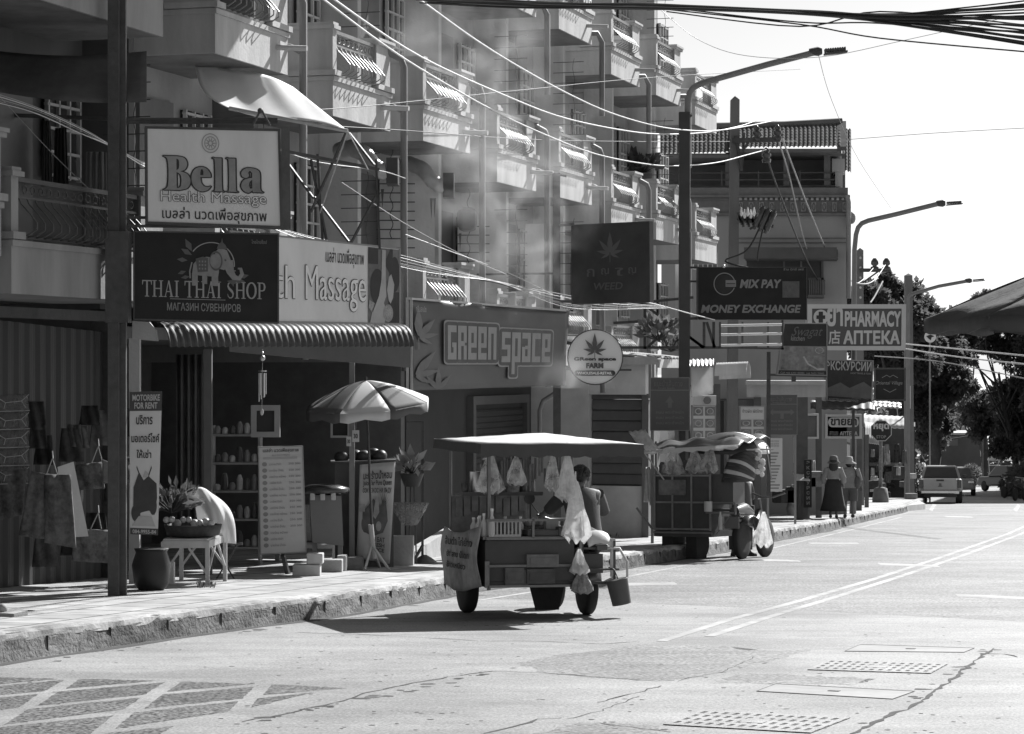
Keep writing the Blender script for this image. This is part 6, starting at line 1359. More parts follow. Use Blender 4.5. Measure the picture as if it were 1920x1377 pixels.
spots = [(.0, .06, .24, 'tall pale bottle at the rear left corner of the cart'), (.07, .0, .29, 'tallest pale bottle of the cart row'), (-.02, .2, .2, 'pale bottle second along the cart\'s left edge'), (.08, .18, .17, 'small pale bottle behind the tallest one'), (-.02, .42, .19, 'pale bottle midway along the cart\'s left edge'), (.3, .34, .2, 'pale bottle between the pot and the crate'), (.44, .25, .2, 'lone pale bottle at the middle of the counter'), (.72, .2, .14, 'short glass jar beside the hanging bags'), (.84, .2, .15, 'glass jar nearest the motorcycle'), (.15, .32, .22, 'pale bottle just behind the crate'), (.02, .32, .21, 'pale bottle third along the cart\'s left edge')]
for x, y, h, lb in spots:
    r = root('bottle', (place(cg, HD)) @ Vector((x, y, .85)), lb, 'bottle', 'bottles on the cart')
    c = r.location.copy(); b = MB(); b.lathe([(.03, 0), (.034, .01), (.034, h*.55), (.014, h*.75), (.014, h*.9)], c, 10); b.build('glass', BOT, r); b = MB(); b.lathe([(.016, h*.9), (.016, h)], c, 8); b.build('cap', WHITE, r)
b = MB()
for z in (0, .15): b.box((.2, .1, .86+z), (.34, .26, .025))
for i in range(9):
    for y in (-.02, .22): b.box((.04+i*.04, y, .935), (.018, .012, .14))
for x in (.03, .37):
    for i in range(5): b.box((x, -.01+i*.055, .935), (.012, .02, .14))
b.box((.2, .1, .87), (.33, .25, .01)); goods('plastic_crate', 'pale slotted plastic crate on the rear of the cart', 'crate', b, M('crate_plastic', .34, .5, .1))
b = MB(); b.lathe([(.12, 0), (.12, .22), (.128, .225), (.115, .225)], (.28, 1.3, 1.29), 16); goods('steel_pot', 'tall steel pot on the shelf of the bottle cart', 'pot', b, STEEL)
b = MB(); b.lathe([(.08, 0), (.1, .08), (.09, .08)], (.34, .3, .85), 14); goods('tin_bowl', 'shallow tin bowl beside the crate', 'bowl', b, STEEL)
for i, (x, y, w, d, h, lb) in enumerate(((.62, .12, .34, .24, .07, 'dark flat tray behind the rail of the cart'), (.55, .55, .5, .4, .09, 'wide dark tray at the middle of the cart counter'), (.85, .08, .14, .2, .1, 'small dark box at the right end of the rail'))):
    b = MB(); b.box((x, y, .85+h/2), (w, d, h)); goods('tray', lb, 'tray', b, M('tray_dark', .07, .5, .3), bevel=.012)
b = MB()
for k in range(14):
    c = Vector((.62+random.uniform(-.16, .16), .5+random.uniform(-.12, .12), .97)); b.ball(c, random.uniform(.025, .045), 8, 5)
goods('fruit_heap', 'heap of small fruit on the wide tray', 'fruit', b, M('fruit_grey', .22, .5, .4))
b = MB(); b.lathe([(.07, 0), (.1, .16), (.105, .17), (.09, .16)], (.62, 1.25, 1.29), 14); goods('wire_basket', 'latticed basket on the cart shelf', 'basket', b, M('basket_weave', .2, .7, .9, 60, lo=.04))
b = MB()
for k in range(9): b.tube([(.6+random.uniform(-.04, .04), 1.25, 1.4), (.6+random.uniform(-.12, .12), 1.25+random.uniform(-.05, .05), 1.58)], .006, 5)
goods('skewer_bunch', 'bunch of thin skewers standing in the basket', 'skewers', b, WOOD)
random.seed(41)
for i in range(18):
    x, y = random.uniform(.1, .92), random.uniform(.12, 1.0); h = random.uniform(.06, .17); b = MB()
    if i % 2: b.lathe([(.035, 0), (.045, h*.8), (.05, h), (.04, h)], (x, y, .852), 10)
    else: b.box((x, y, .852+h/2), (random.uniform(.06, .14), .09, h))
    goods('food_tub', 'small tub or box among the crowded goods on the bottle cart counter', 'tub', b, M('tub_%d' % (i % 4), (.06, .15, .3, .5)[i % 4], .45, .4, 12), 'tubs crowded on the cart counter')
for x, z, w_, h_, tn, lb in ((.3, .45, .2, .16, .13, 'dim crate on the low rack at the left of the cart box'), (.58, .44, .3, .15, .09, 'wide dark crate on the low rack at the middle of the cart box'), (.6, .6, .34, .13, .17, 'paler carton stacked on the wide dark crate')):
    b = MB(); b.box((x, -.02, z), (w_, .06, h_)); b.box((x, -.054, z), (w_*.8, .008, h_*.5)); goods('carton', lb, 'carton', b, M('carton_%d' % int(tn*100), tn, .8, .4, 10))
FILM = glassy('film', .8, .4); FILM2 = glassy('film_dense', .82, .8)
def bag(b, c, w, h, d, n=14, m=10, tw=.0):
    c = Vector(c)
    def f(u, v):
        a = 2*math.pi*u; t = 1-v; k = .14+.86*t**.75 if t < .93 else 1-.5*(t-.93)/.07
        ru = 1+(.16*math.sin(a*5+tw)+.12*math.sin(a*9+tw*2+v*3)+.08*math.sin(a*3+v*9))*min(1, t*1.6)
        return c+Vector((w/2*k*ru*math.cos(a), d/2*k*ru*math.sin(a), -h*t-(.05*math.sin(a*4+tw)*h if t > .9 else 0)))
    b.grid(f, n*4, m)
for x, y, z, w, h, d, lb, mt in ((.08, .12, 1.72, .28, .42, .14, 'clear plastic bag of snacks hanging at the cart\'s rear left post', FILM), (.34, .05, 1.68, .22, .3, .12, 'clear bag hanging beside the first post of the cart', FILM), (.86, -.06, 1.72, .24, .5, .18, 'long dense plastic bag hanging over the right end of the counter', FILM2), (.94, -.1, 1.42, .3, .62, .18, 'largest white plastic bag hanging between counter and driver', FILM2), (.72, .0, 1.72, .17, .4, .1, 'narrow clear bag left of the long white ones', FILM)):
    b = MB(); bag(b, (x, y, z), w, h, d, tw=x*9); b.tube([(x, y, z-.02), (x, y+.01, z+.1)], .006, 5); goods('plastic_bag', lb, 'bag', b, mt, 'plastic bags hanging on the bottle cart')
b = MB(); bag(b, (.98, -.08, .72), .2, .26, .16, tw=2); goods('plastic_bag', 'round white plastic bag hanging low by the motorcycle rack', 'bag', b, FILM2, 'plastic bags hanging on the bottle cart')
b = MB(); bag(b, (1.02, -.05, .52), .24, .26, .2, tw=4); goods('net_bag', 'grey net bag hanging under the round white bag', 'bag', b, M('net_grey', .25, .9, .6, 40))
b = MB()
for i in range(26): b.box((.2+.035*i % .9, .9+.02*(i % 3), 1.45+.05*(i % 5)), (.02, .02, .2+.03*(i % 4)))
b.box((.5, 1.05, 1.5), (.55, .02, .28)); goods('packet_rack', 'row of snack packets hanging inside the cart', 'packets', b, M('packet_grey', .17, .6, .6, 11))
q = None
b = MB(); b.grid(lambda u, v: (-.06-.03*math.sin(v*3)+.012*math.sin(u*14+v*7), -.03+1.6*(1-u), .3+.62*v-.05*math.sin(u*4)), 20, 10)
o = goods('cart_banner', 'cloth banner with worn printing hung on the left side of the cart', 'banner', b, M('banner_cloth', .3, .85, .6, 6, lo=.09), solid=.006)
mm = place(cg, HD)
qb = Q(mm @ Vector((-.1, 1.5, .9)), mm @ Vector((-.1, 0, .9)), mm @ Vector((-.1, 1.5, .32)), mm @ Vector((-.1, 0, .32)))
tt = letters(o, qb, 'ส้มตำ ไก่ย่าง', .1, .72, .9, .88, INK, .02, .004); letters(o, qb, 'ยำ ลาบ น้ำตก', .15, .5, .8, .63, INK, .02, .004); letters(o, qb, 'ข้าวเหนียว', .15, .3, .7, .42, INK, .02, .004)
b = MB(); b.lathe([(.1, 0), (.115, .26), (.12, .265), (.105, .265)], (1.46, -.02, .14), 16, Matrix.Rotation(R(-12), 3, 'Y')); b.tube([(1.42, -.02, .4), (1.38, -.02, .5), (1.34, .05, .52)], .006, 5); goods('bucket', 'dark bucket hanging behind the motorcycle', 'bucket', b, M('bucket_dark', .07, .5))
b = MB(); b.tube([(1.3, .05, .72), (1.44, .0, .72), (1.52, -.02, .58), (1.52, -.02, .42), (1.4, 0, .36)], .014, 8); goods('hose', 'pale looped hose at the rear of the motorcycle', 'hose', b, M('hose_pale', .5, .5))
def driver():
    r = crt('person', 'driver seated on the cart motorcycle, seen from behind, in a dark top', 'person'); up = Vector((0, 0, 1)); V = lambda *a: Vector(a)
    J = {'pel': (V(1.25, .62, .9), (.15, .12)), 'wa': (V(1.25, .66, 1.02), (.14, .1)), 'ch': (V(1.25, .74, 1.2), (.17, .11)), 'nk': (V(1.25, .79, 1.33), .055), 'hd': (V(1.26, .82, 1.42), .06),
         'sl': (V(1.07, .76, 1.27), .06), 'el': (V(.95, .98, 1.1), .045), 'wl': (V(.98, 1.28, 1.05), .03), 'sr': (V(1.43, .76, 1.27), .06), 'er': (V(1.57, .95, 1.08), .045), 'wr': (V(1.54, 1.27, 1.05), .03),
         'hl': (V(1.16, .72, .84), .1), 'kl': (V(1.08, 1.12, .74), .07), 'al': (V(1.08, 1.0, .38), .042), 'tl': (V(1.06, 1.14, .33), .04), 'hr': (V(1.34, .72, .84), .1), 'kr': (V(1.43, 1.12, .74), .07), 'ar': (V(1.44, 1.0, .38), .042), 'tr': (V(1.45, 1.14, .33), .04)}
    E = [('pel', 'wa'), ('wa', 'ch'), ('ch', 'nk'), ('nk', 'hd'), ('ch', 'sl'), ('sl', 'el'), ('el', 'wl'), ('ch', 'sr'), ('sr', 'er'), ('er', 'wr'), ('pel', 'hl'), ('hl', 'kl'), ('kl', 'al'), ('al', 'tl'), ('pel', 'hr'), ('hr', 'kr'), ('kr', 'ar'), ('ar', 'tr')]
    b = MB(); b.add(*skin_mesh(J, E, 2), smooth=True); fw = V(.35, .94, 0); hc_ = V(1.27, .83, 1.45); head_balls(b, hc_, fw.normalized(), up); face(b, hc_, fw, up); hand(b, J['wl'][0], V(.1, 1, -.1), up, 1, 1.2); hand(b, J['wr'][0], V(-.1, 1, -.1), up, 1, 1.2); b.build('body', SKIN, r)
    n = 20; rows = [(1.35, .07, .08, .79), (1.3, .19, .1, .77), (1.2, .205, .135, .74), (1.05, .185, .135, .68), (.9, .19, .15, .63), (.84, .2, .16, .62)]
    b = MB(); b.add([V(1.25+a*math.cos(2*math.pi*k/n), yy+c*math.sin(2*math.pi*k/n), z) for z, a, c, yy in rows for k in range(n)], [(i*n+k, i*n+(k+1) % n, (i+1)*n+(k+1) % n, (i+1)*n+k) for i in range(len(rows)-1) for k in range(n)], True)
    for s_ in 'lr': b.tube([J['s'+s_][0], J['s'+s_][0].lerp(J['e'+s_][0], .55), J['e'+s_][0]], [.08, .075, .062], 10)
    b.build('shirt', M('driver_shirt', .075, .9, .25, 14, .2), r)
    b = MB()
    for s_ in 'lr': b.tube([J['h'+s_][0]-V(0, .08, 0), J['h'+s_][0].lerp(J['k'+s_][0], .6), J['k'+s_][0], J['k'+s_][0].lerp(J['a'+s_][0], .7)], [.115, .1, .082, .06], 12)
    b.build('trousers', M('trousers_dark', .05, .9, .25, 10), r)
    b = MB(); b.ball(hc_+V(-.01, -.02, .045), (.098, .105, .1), 16, 10)
    for k in range(150): v = rvec().normalized(); v.z = abs(v.z)*.9-.15; p = hc_+V(-.012, -.022, .04)+Vector((v.x*.1, v.y*.108, v.z*.11)); b.ball(p, random.uniform(.014, .026), 6, 4)
    b.build('hair', HAIR, r)
    for s_ in 'lr': b = MB(); b.tube([J['a'+s_][0]-up*.03-V(0, .04, 0), J['t'+s_][0]+V(0, .06, 0)], [.042, .036], 8); b.build('shoe', BLACK, r)
driver()

# ================================================================ the second cart, parked at the kerb
c2 = G(1308, 1047, 0); H2 = R(-28)
c2c = root('snack_cart', c2, 'dark motor tricycle stall with a crumpled tarpaulin roof parked at the kerb', 'food cart', None, rz=H2)
m2 = place(c2, H2)
def loc2(px, py, Y): return m2.inverted() @ P(px, py, Y)
b = MB(); b.box((-.12, .1, .95), (1.02, .9, .95)); b.box((-.12, .1, .42), (1.05, .92, .1)); b.build('box', CBODY, c2c)
b = MB(); b.box((.55, .0, 1.15), (.42, .5, .46)); b.box((.56, 0, 1.4), (.46, .54, .05)); b.box((.55, .0, .82), (.46, .5, .03)); b.build('side_box', M('cart_box_grey', .09, .5, .3), c2c)
b = MB()
for x, y in ((-.62, -.33), (.38, -.33), (-.62, .52), (.38, .52)): b.tube([(x, y, .4), (x, y, 1.98)], .018, 6)
b.bar((-.66, -.36, .44), (.42, -.36, .44), .03); b.bar((.32, -.38, .78), (.85, -.38, .78), .03); b.bar((.32, -.38, .95), (.85, -.38, .95), .02); b.bar((.85, -.38, .95), (.85, -.38, .75), .03); b.bar((.5, -.4, .4), (.75, -.4, .72), .02); b.bar((-.66, -.4, .5), (-.95, -.4, .85), .03); b.build('frame', M('frame_grey', .17, .5, .3), c2c)
b = MB(); b.grid(lambda u, v: (-.95+1.95*u, -.6+1.4*v, 1.9+.1*u+.1*v+.025*math.sin(u*21+v*8)+.02*math.sin(v*17+u*5)-.09*(1-min(1, v*5))-.05*(abs(2*u-1)**6)), 44, 16); b.build('tarpaulin', M('tarp_shiny', .12, .3, .5, 5, spec=.6), c2c, solid=.01)
b = MB()
for i in range(24):
    x0, x1 = -.95+1.95*i/24, -.95+1.95*(i+1)/24; z0, z1 = 1.81+.1*i/24, 1.81+.1*(i+1)/24
    b.add([(x0, -.62, z0-.05-.015*(i % 3)), (x1, -.62, z1-.05-.015*((i+1) % 3)), (x1, -.6, z1+.01), (x0, -.6, z0+.01)], [(0, 1, 2, 3)])
b.build('tarpaulin_hem', CLOTH, c2c, solid=.006)
b = MB()
for z in (.5, .95, 1.4): b.box((-.12, -.36, z), (1.04, .02, .03))
for x in (-.63, -.3, .05, .39): b.box((x, -.365, .95), (.03, .02, .95))
b.build('trim', M('cart_trim', .2, .5, .4, 9), c2c)
b = MB(); b.box((-.3, -.37, 1.2), (.5, .012, .26)); b.build('painted_panel', M('painted_panel', .12, .6, .8, 9), c2c)
for i in range(7):
    b = MB(); b.lathe([(.05, 0), (.06, .02), (.06, .14+.03*(i % 3)), (.03, .2+.03*(i % 2))], (-.55+.14*i, -.22+.05*(i % 2), 1.43), 10); b.build('jar', M('jar_%d' % (i % 3), .2), c2c)
for x, y in ((-.42, -.1), (.02, -.1)):
    b = MB(); b.box((x, y, .2), (.2, .42, .4)); b.build('mud_guard', RUBBER, c2c)
    t_, k = MB(), MB(); wheel(t_, k, (x, y+.15, .26), .26, .14, 'x'); o = t_.build('wheel', RUBBER, c2c); k.build('rim', STEEL, o)
m3 = root('motorcycle', c2, 'dark motorcycle side on at the right of the second cart', 'motorcycle', None, rz=H2)
b = MB(); b.tube([(.8, -.25, .72), (.8, .2, .66), (.8, .65, .6), (.8, .8, .8)], [.08, .12, .1, .06], 10); b.tube([(.8, -.3, .8), (.8, .1, .83), (.8, .4, .76)], [.09, .12, .08], 8); b.build('body', CARD, m3)
b = MB(); b.tube([(.65, .85, 1.1), (.85, .8, 1.03), (1.05, .8, 1.03), (1.25, .85, 1.1)], .016, 6); b.tube([(.8, .8, 1.0), (.8, 1.03, .33)], .03, 8); b.build('handlebar', CMET, m3)
for y in (.02, 1.05):
    t_, k = MB(), MB(); wheel(t_, k, (.8, y, .33), .33, .1, 'x'); o = t_.build('wheel', RUBBER, m3)
    for i in range(10): k.tube([(.8, y, .33), (.8, y+.22*math.cos(i*.628), .33+.22*math.sin(i*.628))], .007, 4)
    k.lathe([(.225, -.02), (.235, 0), (.225, .02)], (.8, y, .33), 24, Matrix.Rotation(R(90), 3, 'Y')); k.build('rim', STEEL, o)
b = MB(); b.grid(lambda u, v: (.95+.07*math.cos(v*3.14), .02+.37*math.cos(R(20+120*u)), .33+.38*math.sin(R(20+120*u))+.03*math.sin(v*3.14)), 12, 4); b.build('mudguard', CARD, m3, solid=.01)
b = MB(); b.box((.78, -.36, .62), (.26, .02, .2)); b.build('number_plate', M('plate_dim', .13, .5), m3)
def goods2(name, label, cat, mb, mat, grp=None, **k):
    mb.v = [m2 @ v for v in mb.v]; return tag(mb.build(name, mat, **k), label, cat, grp)
for x, w, h, z, lb in ((-.3, .42, .45, 1.85, 'wide hazy plastic bag hanging under the tarpaulin roof'), (.08, .36, .4, 1.85, 'middle hazy plastic bag hanging under the tarpaulin roof'), (.36, .3, .5, 1.95, 'tall hazy plastic bag beside the striped umbrella')):
    b = MB(); bag(b, (x, -.3, z), w, h, .25, tw=x*7); goods2('plastic_bag', lb, 'bag', b, FILM, 'plastic bags under the tarpaulin roof')
b = MB(); bag(b, loc2(1432, 960, 40.2), .32, .58, .24, tw=3); goods2('plastic_bag', 'bright white plastic bag hanging on the right handlebar of the second cart', 'bag', b, FILM2)
b = MB(); b.lathe([(.07, 0), (.07, .17)], (.38, -.42, .8), 12); goods2('tin_can', 'pale tin can held in the rail of the second cart', 'can', b, CREAM)
b = MB(); b.lathe([(.035, 0), (.035, .2), (.015, .26), (.015, .3)], (.6, -.42, .5), 10); goods2('water_bottle', 'pale water bottle under the side box of the second cart', 'bottle', b, BOT)
def flap(u, v):
    a, c, d, e = P(1178, 810, 40.6), P(1210, 806, 40.6), P(1238, 842, 40.2), P(1213, 846, 40.2)
    return a.lerp(c, u).lerp(e.lerp(d, u), v)+Vector((0, 0, -.03*math.sin(v*3.14)+.01*math.sin(u*19)))
b = MB(); b.grid(flap, 14, 10); tag(b.build('cloth_flap', M('cloth_dull', .6, .85, .4, 14, trans=.5), solid=.006), 'pale crumpled cloth sticking up at the left end of the second cart roof', 'cloth')
b = MB(); b.bar(P(1180, 846, 40.4), P(1450, 843, 40.4), .025); b.bar(P(1437, 820+16, 40.4), P(1447, 900, 40.4), .02); b.bar(P(1180, 810, 40.6), P(1245, 900, 40.4), .02); tag(b.build('roof_pole', PLASTERW), 'pale pole lying along the front of the tarpaulin roof', 'pole')
r = root('umbrella', P(1368, 845, 41.0), 'dark rounded umbrella with one white panel lying on the second cart roof', 'umbrella')
for k_, (mt, a0, a1) in enumerate(((M('umbrella_black', .05, .35, .2, spec=.5), 0, 360), (WHITE, -52, -22))):
    b = MB(); cc = P(1372, 850, 41.0)
    b.grid(lambda u, v: cc+Vector((.66*math.sin(R(90)*v)*math.cos(R(a0+(a1-a0)*u))*(1.004 if k_ else 1), .66*math.sin(R(90)*v)*math.sin(R(a0+(a1-a0)*u)), .36*math.cos(R(90)*v)*(1.006 if k_ else 1))), 24 if not k_ else 6, 10); b.build('canopy' if not k_ else 'white_panel', mt, r, solid=.004)
r = root('striped_umbrella', P(1400, 905, 40.2), 'half folded umbrella with pale stripes hanging at the right end of the second cart', 'umbrella')
for k_ in range(9):
    b = MB(); t0, t1 = k_/9, (k_+1)/9
    def su(u, v, t0=t0, t1=t1):
        t = t0+(t1-t0)*u; top = P(1360, 862, 40.1); A = P(1352+75*t, 905-8*math.sin(t*3.1)+ (10 if t > .5 else 0)*0, 40.0-.3*math.sin(t*3.1)); B = P(1424, 858+50*t, 40.0-.2*math.sin(t*3.1))
        return P(1352+20*t, 905-50*math.sin(t*1.6), 40.1).lerp(P(1424-14*(1-t), 903-45*t*t, 40.0), v)+Vector((0, -.16*math.sin(v*3.14), .1*math.sin(v*3.14)*t))
    b.grid(su, 3, 10); b.build('pale_stripe' if k_ in (2, 5) else 'dark_panel', CREAM if k_ in (2, 5) else M('umbrella_black', .05), r, solid=.004)
b = MB()
for i in range(10): c = P(1424+random.uniform(-5, 6), 845+i*5, 39.9); b.ball(c, (random.uniform(.03, .06), .04, random.uniform(.03, .05)), 8, 5)
tag(b.build('cloth_bundle', CLOTH), 'pale knotted rags tied at the right corner of the second cart', 'rags')
def vendor():
    g = G(1391, 1043, 0); r = root('person', g, 'vendor standing behind the second cart, only dark trousers and shoes showing below', 'person'); up = Vector((0, 0, 1)); rt = Vector((1, 0, 0)); fw = Vector((-.4, .9, 0)).normalized(); L = lambda x, y, z: g+rt*x+fw*y+up*z
    J = {'pel': (L(0, 0, .84), (.14, .11)), 'wa': (L(0, 0, 1.0), (.13, .1)), 'ch': (L(0, .03, 1.18), (.16, .11)), 'nk': (L(0, .06, 1.32), .05), 'hd': (L(0, .08, 1.4), .06), 'sl': (L(-.17, .03, 1.24), .055), 'el': (L(-.24, .12, 1.0), .042), 'wl': (L(-.18, .32, .95), .03), 'sr': (L(.17, .03, 1.24), .055), 'er': (L(.25, .1, 1.0), .042), 'wr': (L(.2, .3, .95), .03),
         'hl': (L(-.1, 0, .76), .1), 'kl': (L(-.12, .03, .44), .07), 'al': (L(-.14, 0, .09), .045), 'tl': (L(-.2, -.1, .04), .042), 'hr': (L(.1, 0, .76), .1), 'kr': (L(.1, .02, .44), .07), 'ar': (L(.1, 0, .09), .045), 'tr': (L(.14, -.1, .04), .042)}
    E = [('pel', 'wa'), ('wa', 'ch'), ('ch', 'nk'), ('nk', 'hd'), ('ch', 'sl'), ('sl', 'el'), ('el', 'wl'), ('ch', 'sr'), ('sr', 'er'), ('er', 'wr'), ('pel', 'hl'), ('hl', 'kl'), ('kl', 'al'), ('al', 'tl'), ('pel', 'hr'), ('hr', 'kr'), ('kr', 'ar'), ('ar', 'tr')]
    b = MB(); b.add(*skin_mesh(J, E), smooth=True); head_balls(b, L(0, .09, 1.43), fw, up); face(b, L(0, .09, 1.43), fw, up); hand(b, J['wl'][0], fw, up); hand(b, J['wr'][0], fw, up); b.build('body', SKIN, r)
    b = MB(); b.tube([L(0, .06, 1.34), L(0, .04, 1.24), L(0, .02, 1.05), L(0, 0, .8)], [.09, .19, .18, .18], 16); b.build('shirt', MIDDK, r)
    b = MB()
    for s_ in 'lr': b.tube([J['h'+s_][0]+up*.12, J['h'+s_][0], J['k'+s_][0], J['a'+s_][0]+up*.02], [.12, .125, .1, .085], 12)
    b.build('trousers', M('trousers_dark', .05), r); b = MB(); b.ball(L(0, .07, 1.47), (.09, .1, .095)); b.build('hair', HAIR, r)
    for s_ in 'lr': b = MB(); b.tube([J['a'+s_][0]-up*.04, J['t'+s_][0]+(J['t'+s_][0]-J['a'+s_][0])*.5], [.055, .045], 8); b.build('shoe', BLACK, r)
vendor()
# ================================================================ goods and furniture on the pavement
PAT = M('pattern_cloth', .13, .9, .85, 16, lo=.02); PAT2 = M('pattern_cloth_dark', .09, .9, .9, 22, lo=.015)
def hooks(r, px, py, x0, x1, y1, Y):
    b = MB(); b.tube([P(px, py-22, Y+.05), P(px+1, py-8, Y)], .008, 5); b.build('hook', STEEL, r)
    b = MB(); b.tube([P(px, py-8, Y), P(x0, y1, Y)], .007, 4); b.tube([P(px, py-8, Y), P(x1, y1, Y)], .007, 4); b.build('strap', GREY, r)
for i in range(5):                                                   # clear pouches strung one under the other
    y = 738+i*34; q = QP((-14, y+4), (52, y), (-14, y+36), (54, y+33), 25.6, 25.9)
    r = root('pouch_packet', q.at(.5, 0), ['topmost', 'second', 'middle', 'fourth', 'lowest'][i]+' clear pouch in the string of pouches at the left picture edge', 'pouch', 'clear pouches hanging on the hoarding')
    b = MB(); b.grid(lambda u, v: q.at(u, v, .03*math.sin(u*3.1)*math.sin(v*3.1)), 8, 6); b.build('film', glassy('pouch_film', .22, .55, .2), r, solid=.01)
    b = MB()
    for a, c in (((.05, .9), (.3, .55)), ((.3, .55), (.75, .6)), ((.75, .6), (.97, .95)), ((.05, .06), (.97, .03)), ((.3, .55), (.25, .2)), ((.75, .6), (.86, .2))): b.bar(q.at(*a, .045), q.at(*c, .045), .006)
    b.build('seam', M('seam_pale', .3, .4), r)
def cloth_item(name, label, cat, pts, Y, mat, hook=None):
    r = root(name, P(pts[2][0], pts[2][1], Y), label, cat, 'souvenirs hanging on the hoarding'); q = QP(pts[0], pts[1], pts[3], pts[2], Y, Y+.05); b = MB()
    b.grid(lambda u, v: q.at(u, v, .03*math.sin(u*3.14)+.02*math.sin(u*13+v*4)), 16, 12); b.build('cloth', mat, r, solid=.02)
    if hook: hooks(r, *hook, Y)
    return r, q
r, q = cloth_item('patterned_shorts', 'printed baggy shorts hanging on the hoarding', 'shorts', [(58, 884), (130, 894), (92, 1012), (36, 1004)], 25.5, PAT, (98, 868, 86, 108, 892)); b = MB()
b.grid(lambda u, v: P(84+48*u+(1-v)*10*u, 1018-128*v+10*(1-v)*u, 25.42+.03*math.sin(u*9+v*3)), 12, 12); b.build('leg', PAT, r, solid=.02)
cloth_item('patterned_shorts', 'darker printed cloth hanging below the string of clear pouches', 'shorts', [(-10, 885), (50, 880), (42, 965), (-12, 980)], 25.7, PAT2)
q = QP((108, 876), (138, 866), (122, 1008), (166, 1006), 25.9, 26.0); panel('blank_card', 'pale blank card tucked behind the printed shorts', 'card', q, .01, CREAM)
r, q = cloth_item('printed_pouch', 'printed pouch with a pale flap hanging highest on the hoarding', 'pouch', [(142, 872), (192, 866), (196, 916), (141, 920)], 26.2, PAT2, (184, 845, 172, 192, 868)); b = MB(); b.grid(lambda u, v: P(192+26*u, 862+10*u+46*v-14*u*v, 26.2-.02*u), 6, 6); b.build('flap', M('flap_mid', .15, .9, .6, 12), r, solid=.015)
cloth_item('printed_pouch', 'square printed pouch hanging lowest on the hoarding', 'pouch', [(139, 992), (204, 994), (203, 1056), (135, 1052)], 26.2, PAT, (184, 970, 170, 190, 992))
b = MB(); b.bar(P(0, 1156, 21.7), P(26, 1150, 21.9), .3, .06); b.box(P(-6, 1166, 21.8), (.3, .3, .1)); b.ball(P(4, 1142, 21.8), .05, 8, 6); tag(b.build('wooden_ramp', WOOD), 'end of a small wooden ramp at the left picture edge', 'ramp')
random.seed(52)
for i in range(16):                                                  # more dim bags and cloths crowding the hoarding
    x, y = random.uniform(60, 232), random.uniform(752, 1010); w_, h_ = random.uniform(22, 40), random.uniform(36, 70); b = MB()
    if x < 200 and 850 < y < 930: y -= 90
    b.grid(lambda u, v: P(x+w_*(u-.5)*(1+.35*(1-v)), y+h_*(1-v), 26.4+.1*(x/232)*6+.04*math.sin(u*11+v*3+i)), 10, 6)
    tag(b.build('cloth_bag', M('bag_dim_%d' % (i % 3), (.03, .06, .1)[i % 3], .9, .7, 14), solid=.015), 'dim printed cloth bag hanging among the souvenirs on the dark hoarding', 'bag', 'dim cloth bags on the hoarding')
# motorbike rental banner
q = QP((243, 735), (304, 734), (244, 1002), (296, 1004), 25.75, 25.85)
r = panel('rental_banner', 'tall narrow MOTORBIKE FOR RENT banner with a dark scooter picture', 'banner', q, .02, M('banner_white', .55, .7, .12, 3))
qshape(r, q, [rect(0, .865, 1, 1)], M('banner_head', .07), .004, 'header'); letters(r, q, 'MOTORBIKE', .08, .935, .93, .98, M('banner_letter', .45), .03, .008); letters(r, q, 'FOR RENT', .14, .88, .86, .925, M('banner_letter', .45), .03, .008)
for s_, u0, u1, v0, v1 in (('บริการ', .2, .72, .77, .835), ('มอเตอร์ไซค์', .05, .95, .645, .71), ('ให้เช่า', .22, .7, .535, .595)): letters(r, q, s_, u0, v0, u1, v1, INK, .02)
qshape(r, q, [[(.12, .33), (.3, .44), (.46, .38), (.62, .41), (.9, .36), (.93, .26), (.86, .14), (.66, .17), (.4, .155), (.1, .12)], circ(.2, .15, .16, .06), circ(.8, .2, .13, .06)]+stroke([(.3, .43), (.22, .475)], .02)+stroke([(.62, .41), (.72, .475)], .02), M('scooter_print', .045, .6, .5, 9), .006, 'photo')
qshape(r, q, [[(.42, .4), (.5, .45), (.62, .43), (.55, .4)], [(.05, .06), (.9, .06), (.75, .13), (.3, .13)]], M('print_pale_b', .38), .009, 'photo')
qshape(r, q, [rect(0, 0, 1, .045)], M('banner_head', .07), .004, 'footer'); letters(r, q, '084-9955-84', .08, .008, .92, .036, M('banner_letter', .45), .02, .008)
# table of fruit and the things by it
tb = root('market_table', GX(365, 27.2, .22), 'pale wooden trestle table with diagonal braces', 'table')
WT = M('table_wood', .42, .8, .2, 9, .2, streak=.3); zt = P(365, 1010, 27.0).z
Lg = [(306, 26.9), (389, 26.9), (422, 28.0), (340, 28.0)]
def tpt(i, z): px, Y = Lg[i]; return Vector(((px-CX)/F*Y, Y, z))
for i in range(4):
    b = MB(); b.bar(tpt(i, zg(Lg[i][1])+.22), tpt(i, zt-.03), .045); b.build('leg', WT, tb)
b = MB()
for i in range(4): b.bar(tpt(i, zt-.06), tpt((i+1) % 4, zt-.06), .03, .08)
for i in (0, 1, 2): b.bar(tpt(i, zt-.4), tpt(i, zt-.1).lerp(tpt((i+1) % 4, zt-.1), .42), .025); b.bar(tpt((i+1) % 4, zt-.4), tpt((i+1) % 4, zt-.1).lerp(tpt(i, zt-.1), .42), .025)
b.build('brace', WT, tb); b = MB(); b.hexa([tpt(i, zt-.02) for i in range(4)]+[tpt(i, zt) for i in range(4)]); b.build('top', WT, tb)
b = MB(); c = P(362, 992, 27.3); b.lathe([(.2, 0), (.3, .02), (.33, .14), (.31, .14), (.28, .04)], Vector((c.x, c.y, zt)), 20); tag(b.build('woven_tray', M('tray_weave', .05, .8, .6, 30)), 'dark woven tray on the trestle table', 'tray')
random.seed(4)
